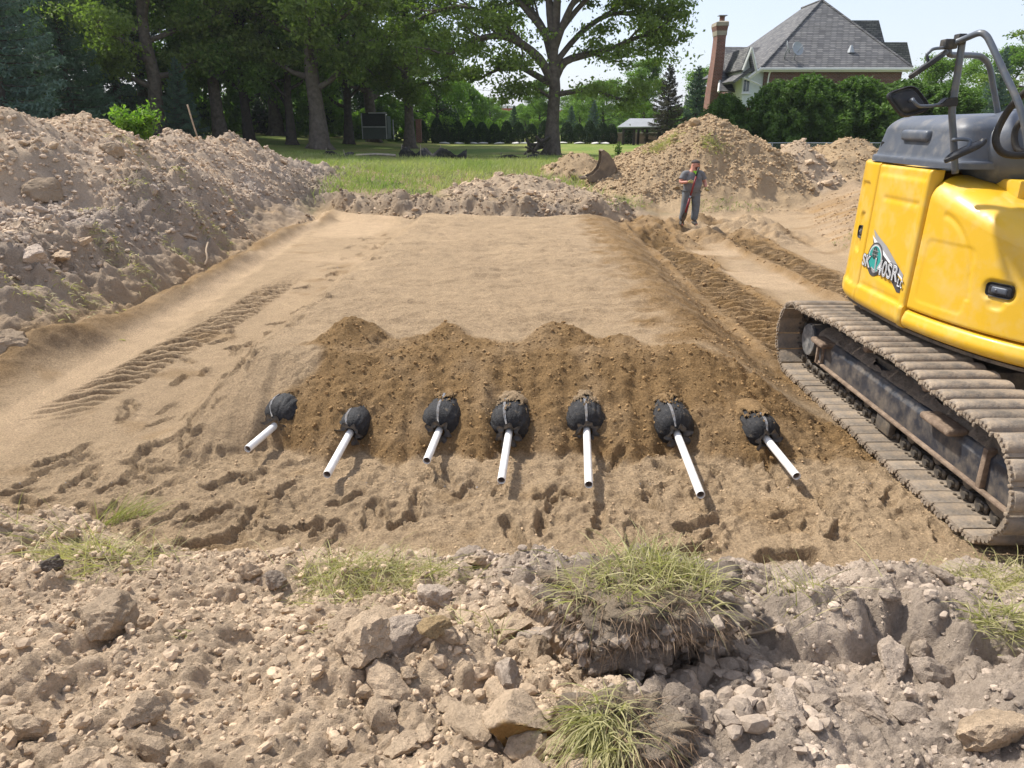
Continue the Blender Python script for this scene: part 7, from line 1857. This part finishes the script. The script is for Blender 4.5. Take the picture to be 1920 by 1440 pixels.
meadow('bank_grass', 2200, (2.6, 7.4), (20.4, 22.6), 0.06, 0.20, 302, lambda x, y, g, r: (g == 3) & (perlin(x*0.9, y*0.9, 84) > -0.05), 0.72, 0.014)
meadow('bank_grass', 900, (6.6, 8.6), (12.6, 16.0), 0.05, 0.16, 303, lambda x, y, g, r: (g == 3), 0.6, 0.010)
meadow('lawn_grass', 9000, (-24, -9.5), (8, 36), 0.15, 0.5, 304, lambda x, y, g, r: (g == 3) | (y > 31), 0.65, 0.025)
# turf scraps on the left heap and the right mound
TURF = ['below the large boulder', 'low at the left, near the sand', 'under the bright shrub', 'in the middle of the slope', 'high on the slope above the middle', 'half way along, beside small grey clods', 'low at the edge of the cut bank', 'lowest right of the pale boulder', 'right of the large boulder', 'right of the middle, over the cut', 'at the left edge above the sand', 'farthest along the lower edge']
for i, (px, py, s_) in enumerate(((180, 392, 0.20), (150, 570, 0.26), (245, 275, 0.3), (262, 340, 0.28), (335, 320, 0.2), (425, 372, 0.22), (340, 478, 0.22), (265, 520, 0.3), (200, 455, 0.2), (375, 420, 0.22), (60, 545, 0.34), (420, 450, 0.25))):
    g = hit(px, py)
    tuft('turf_scrap', 'brown turf scrap on the left heap, ' + TURF[i], g, s_*1.4, s_*0.8, 150, 0.16, (0.35, -0.35, 0.3), 0.6, 0.6, 400+i, 0.22, 0.012)['group'] = 'turf scraps on the left spoil heap'
for i, (px, py, lab) in enumerate(((1255, 268, 'grassy clod high on the left shoulder of the tallest mound'), (1235, 280, 'dry turf on the left flank of the tallest mound'), (1335, 268, 'small green weed on the crest of the tallest mound'))):
    g = hit(px, py); tuft('turf_scrap', lab, g, 0.4, 0.3, 220, 0.30, (-0.3, -0.3, 0.5), 0.6, 0.4, 430+i, 0.45 if i < 2 else 0.9, 0.02)
# bright shrub growing on the heap, weeds beside the mound
def leafy(name, label, c, rx, rz_, n, leaf, seed, mat):
    r = np.random.default_rng(seed); root = empty(name, c); tag(root, label, 'shrub')
    V, F = [], []; C = []
    for k in range(14):
        a = r.uniform(0, 6.28); P = bent((0, 0, -0.1), (math.cos(a)*0.6, math.sin(a)*0.6, 1.2), rz_*r.uniform(0.7, 1.1), r, 4, 0.3, 0.18); P = [np.array((p_[0]*rx/rz_*1.3, p_[1]*rx/rz_*1.3, p_[2])) for p_ in P]
        add_tube(V, F, P, list(np.linspace(0.018, 0.005, 5)), 4)
        for q in range(n//14): i0 = r.integers(1, 4); C.append(P[i0]+(P[i0+1]-P[i0])*r.random()+r.normal(size=3)*0.10*rz_*np.array((1, 1, 0.8)))
    link('stem', mesh_np('stem', np.array(V), np.array(F), True), M_BARKD, root); link('leaves', leaves_mesh('leaves', np.array(C), leaf, r), mat, root)
g = hit(245, 252); leafy('shrub', 'bright green shrub growing on the crest of the left spoil heap', (g.x-0.3, g.y+0.9, g.z-0.15), 0.7, 0.85, 1900, 0.085, 601, L_BUSH)
x, y, z = spot(1160, 38); leafy('weed', 'tall thin weed on the lawn left of the tallest mound', (x, y, z), 0.22, 0.95, 220, 0.09, 602, L_BUSH)
x, y, z = spot(8, 27); leafy('shrub', 'green weeds behind the left end of the heap at the frame edge', (x, y, z), 1.1, 1.75, 1400, 0.13, 603, L_BUSH)
# a few twigs and roots
M_TWIG = simple_mat('pale_root', (0.38, 0.29, 0.2), 0.9, var=0.25)
def twig(label, pts, r_):
    P = [Vector(hit(px, py)) + VZ*h for px, py, h in pts]; o = link('twig', bm_mesh(tube(smooth_path(P, 4), r_, 6), 'twig', True), M_TWIG); tag(o, label, 'twig')
twig('pale stick poking out of the crest of the left spoil heap', [(372, 240, 0.0), (366, 240, 0.45), (360, 240, 0.85)], 0.022)
twig('pale root hanging from the cut bank on the left', [(392, 470, 0.12), (388, 480, 0.10), (390, 492, 0.06), (385, 502, 0.03)], 0.018)
twig('yellow-green stem lying left of the grey lumpy mass', [(1395, 1205, 0.02), (1430, 1198, 0.015), (1465, 1190, 0.02)], 0.006)
twig('thin dark twig standing in the middle crumb heap', [(1010, 1140, 0.02), (1008, 1120, 0.06), (1003, 1105, 0.09)], 0.003)

# ================================================================ thin summer haze
hb = boxm('haze', (-890, 890, -480, 1490, -1.0, 24.0), sm=False)
M_HAZE = bpy.data.materials.new('haze'); M_HAZE.use_nodes = True; nh = M_HAZE.node_tree; nh.nodes.clear()
ho = nh.nodes.new('ShaderNodeOutputMaterial'); pv_ = nh.nodes.new('ShaderNodeVolumePrincipled')
pv_.inputs['Color'].default_value = (0.86, 0.91, 1.0, 1); pv_.inputs['Density'].default_value = 0.00028; pv_.inputs['Anisotropy'].default_value = 0.2
nh.links.new(pv_.outputs[0], ho.inputs['Volume'])
tag(link('haze', hb, M_HAZE), kind='stuff')
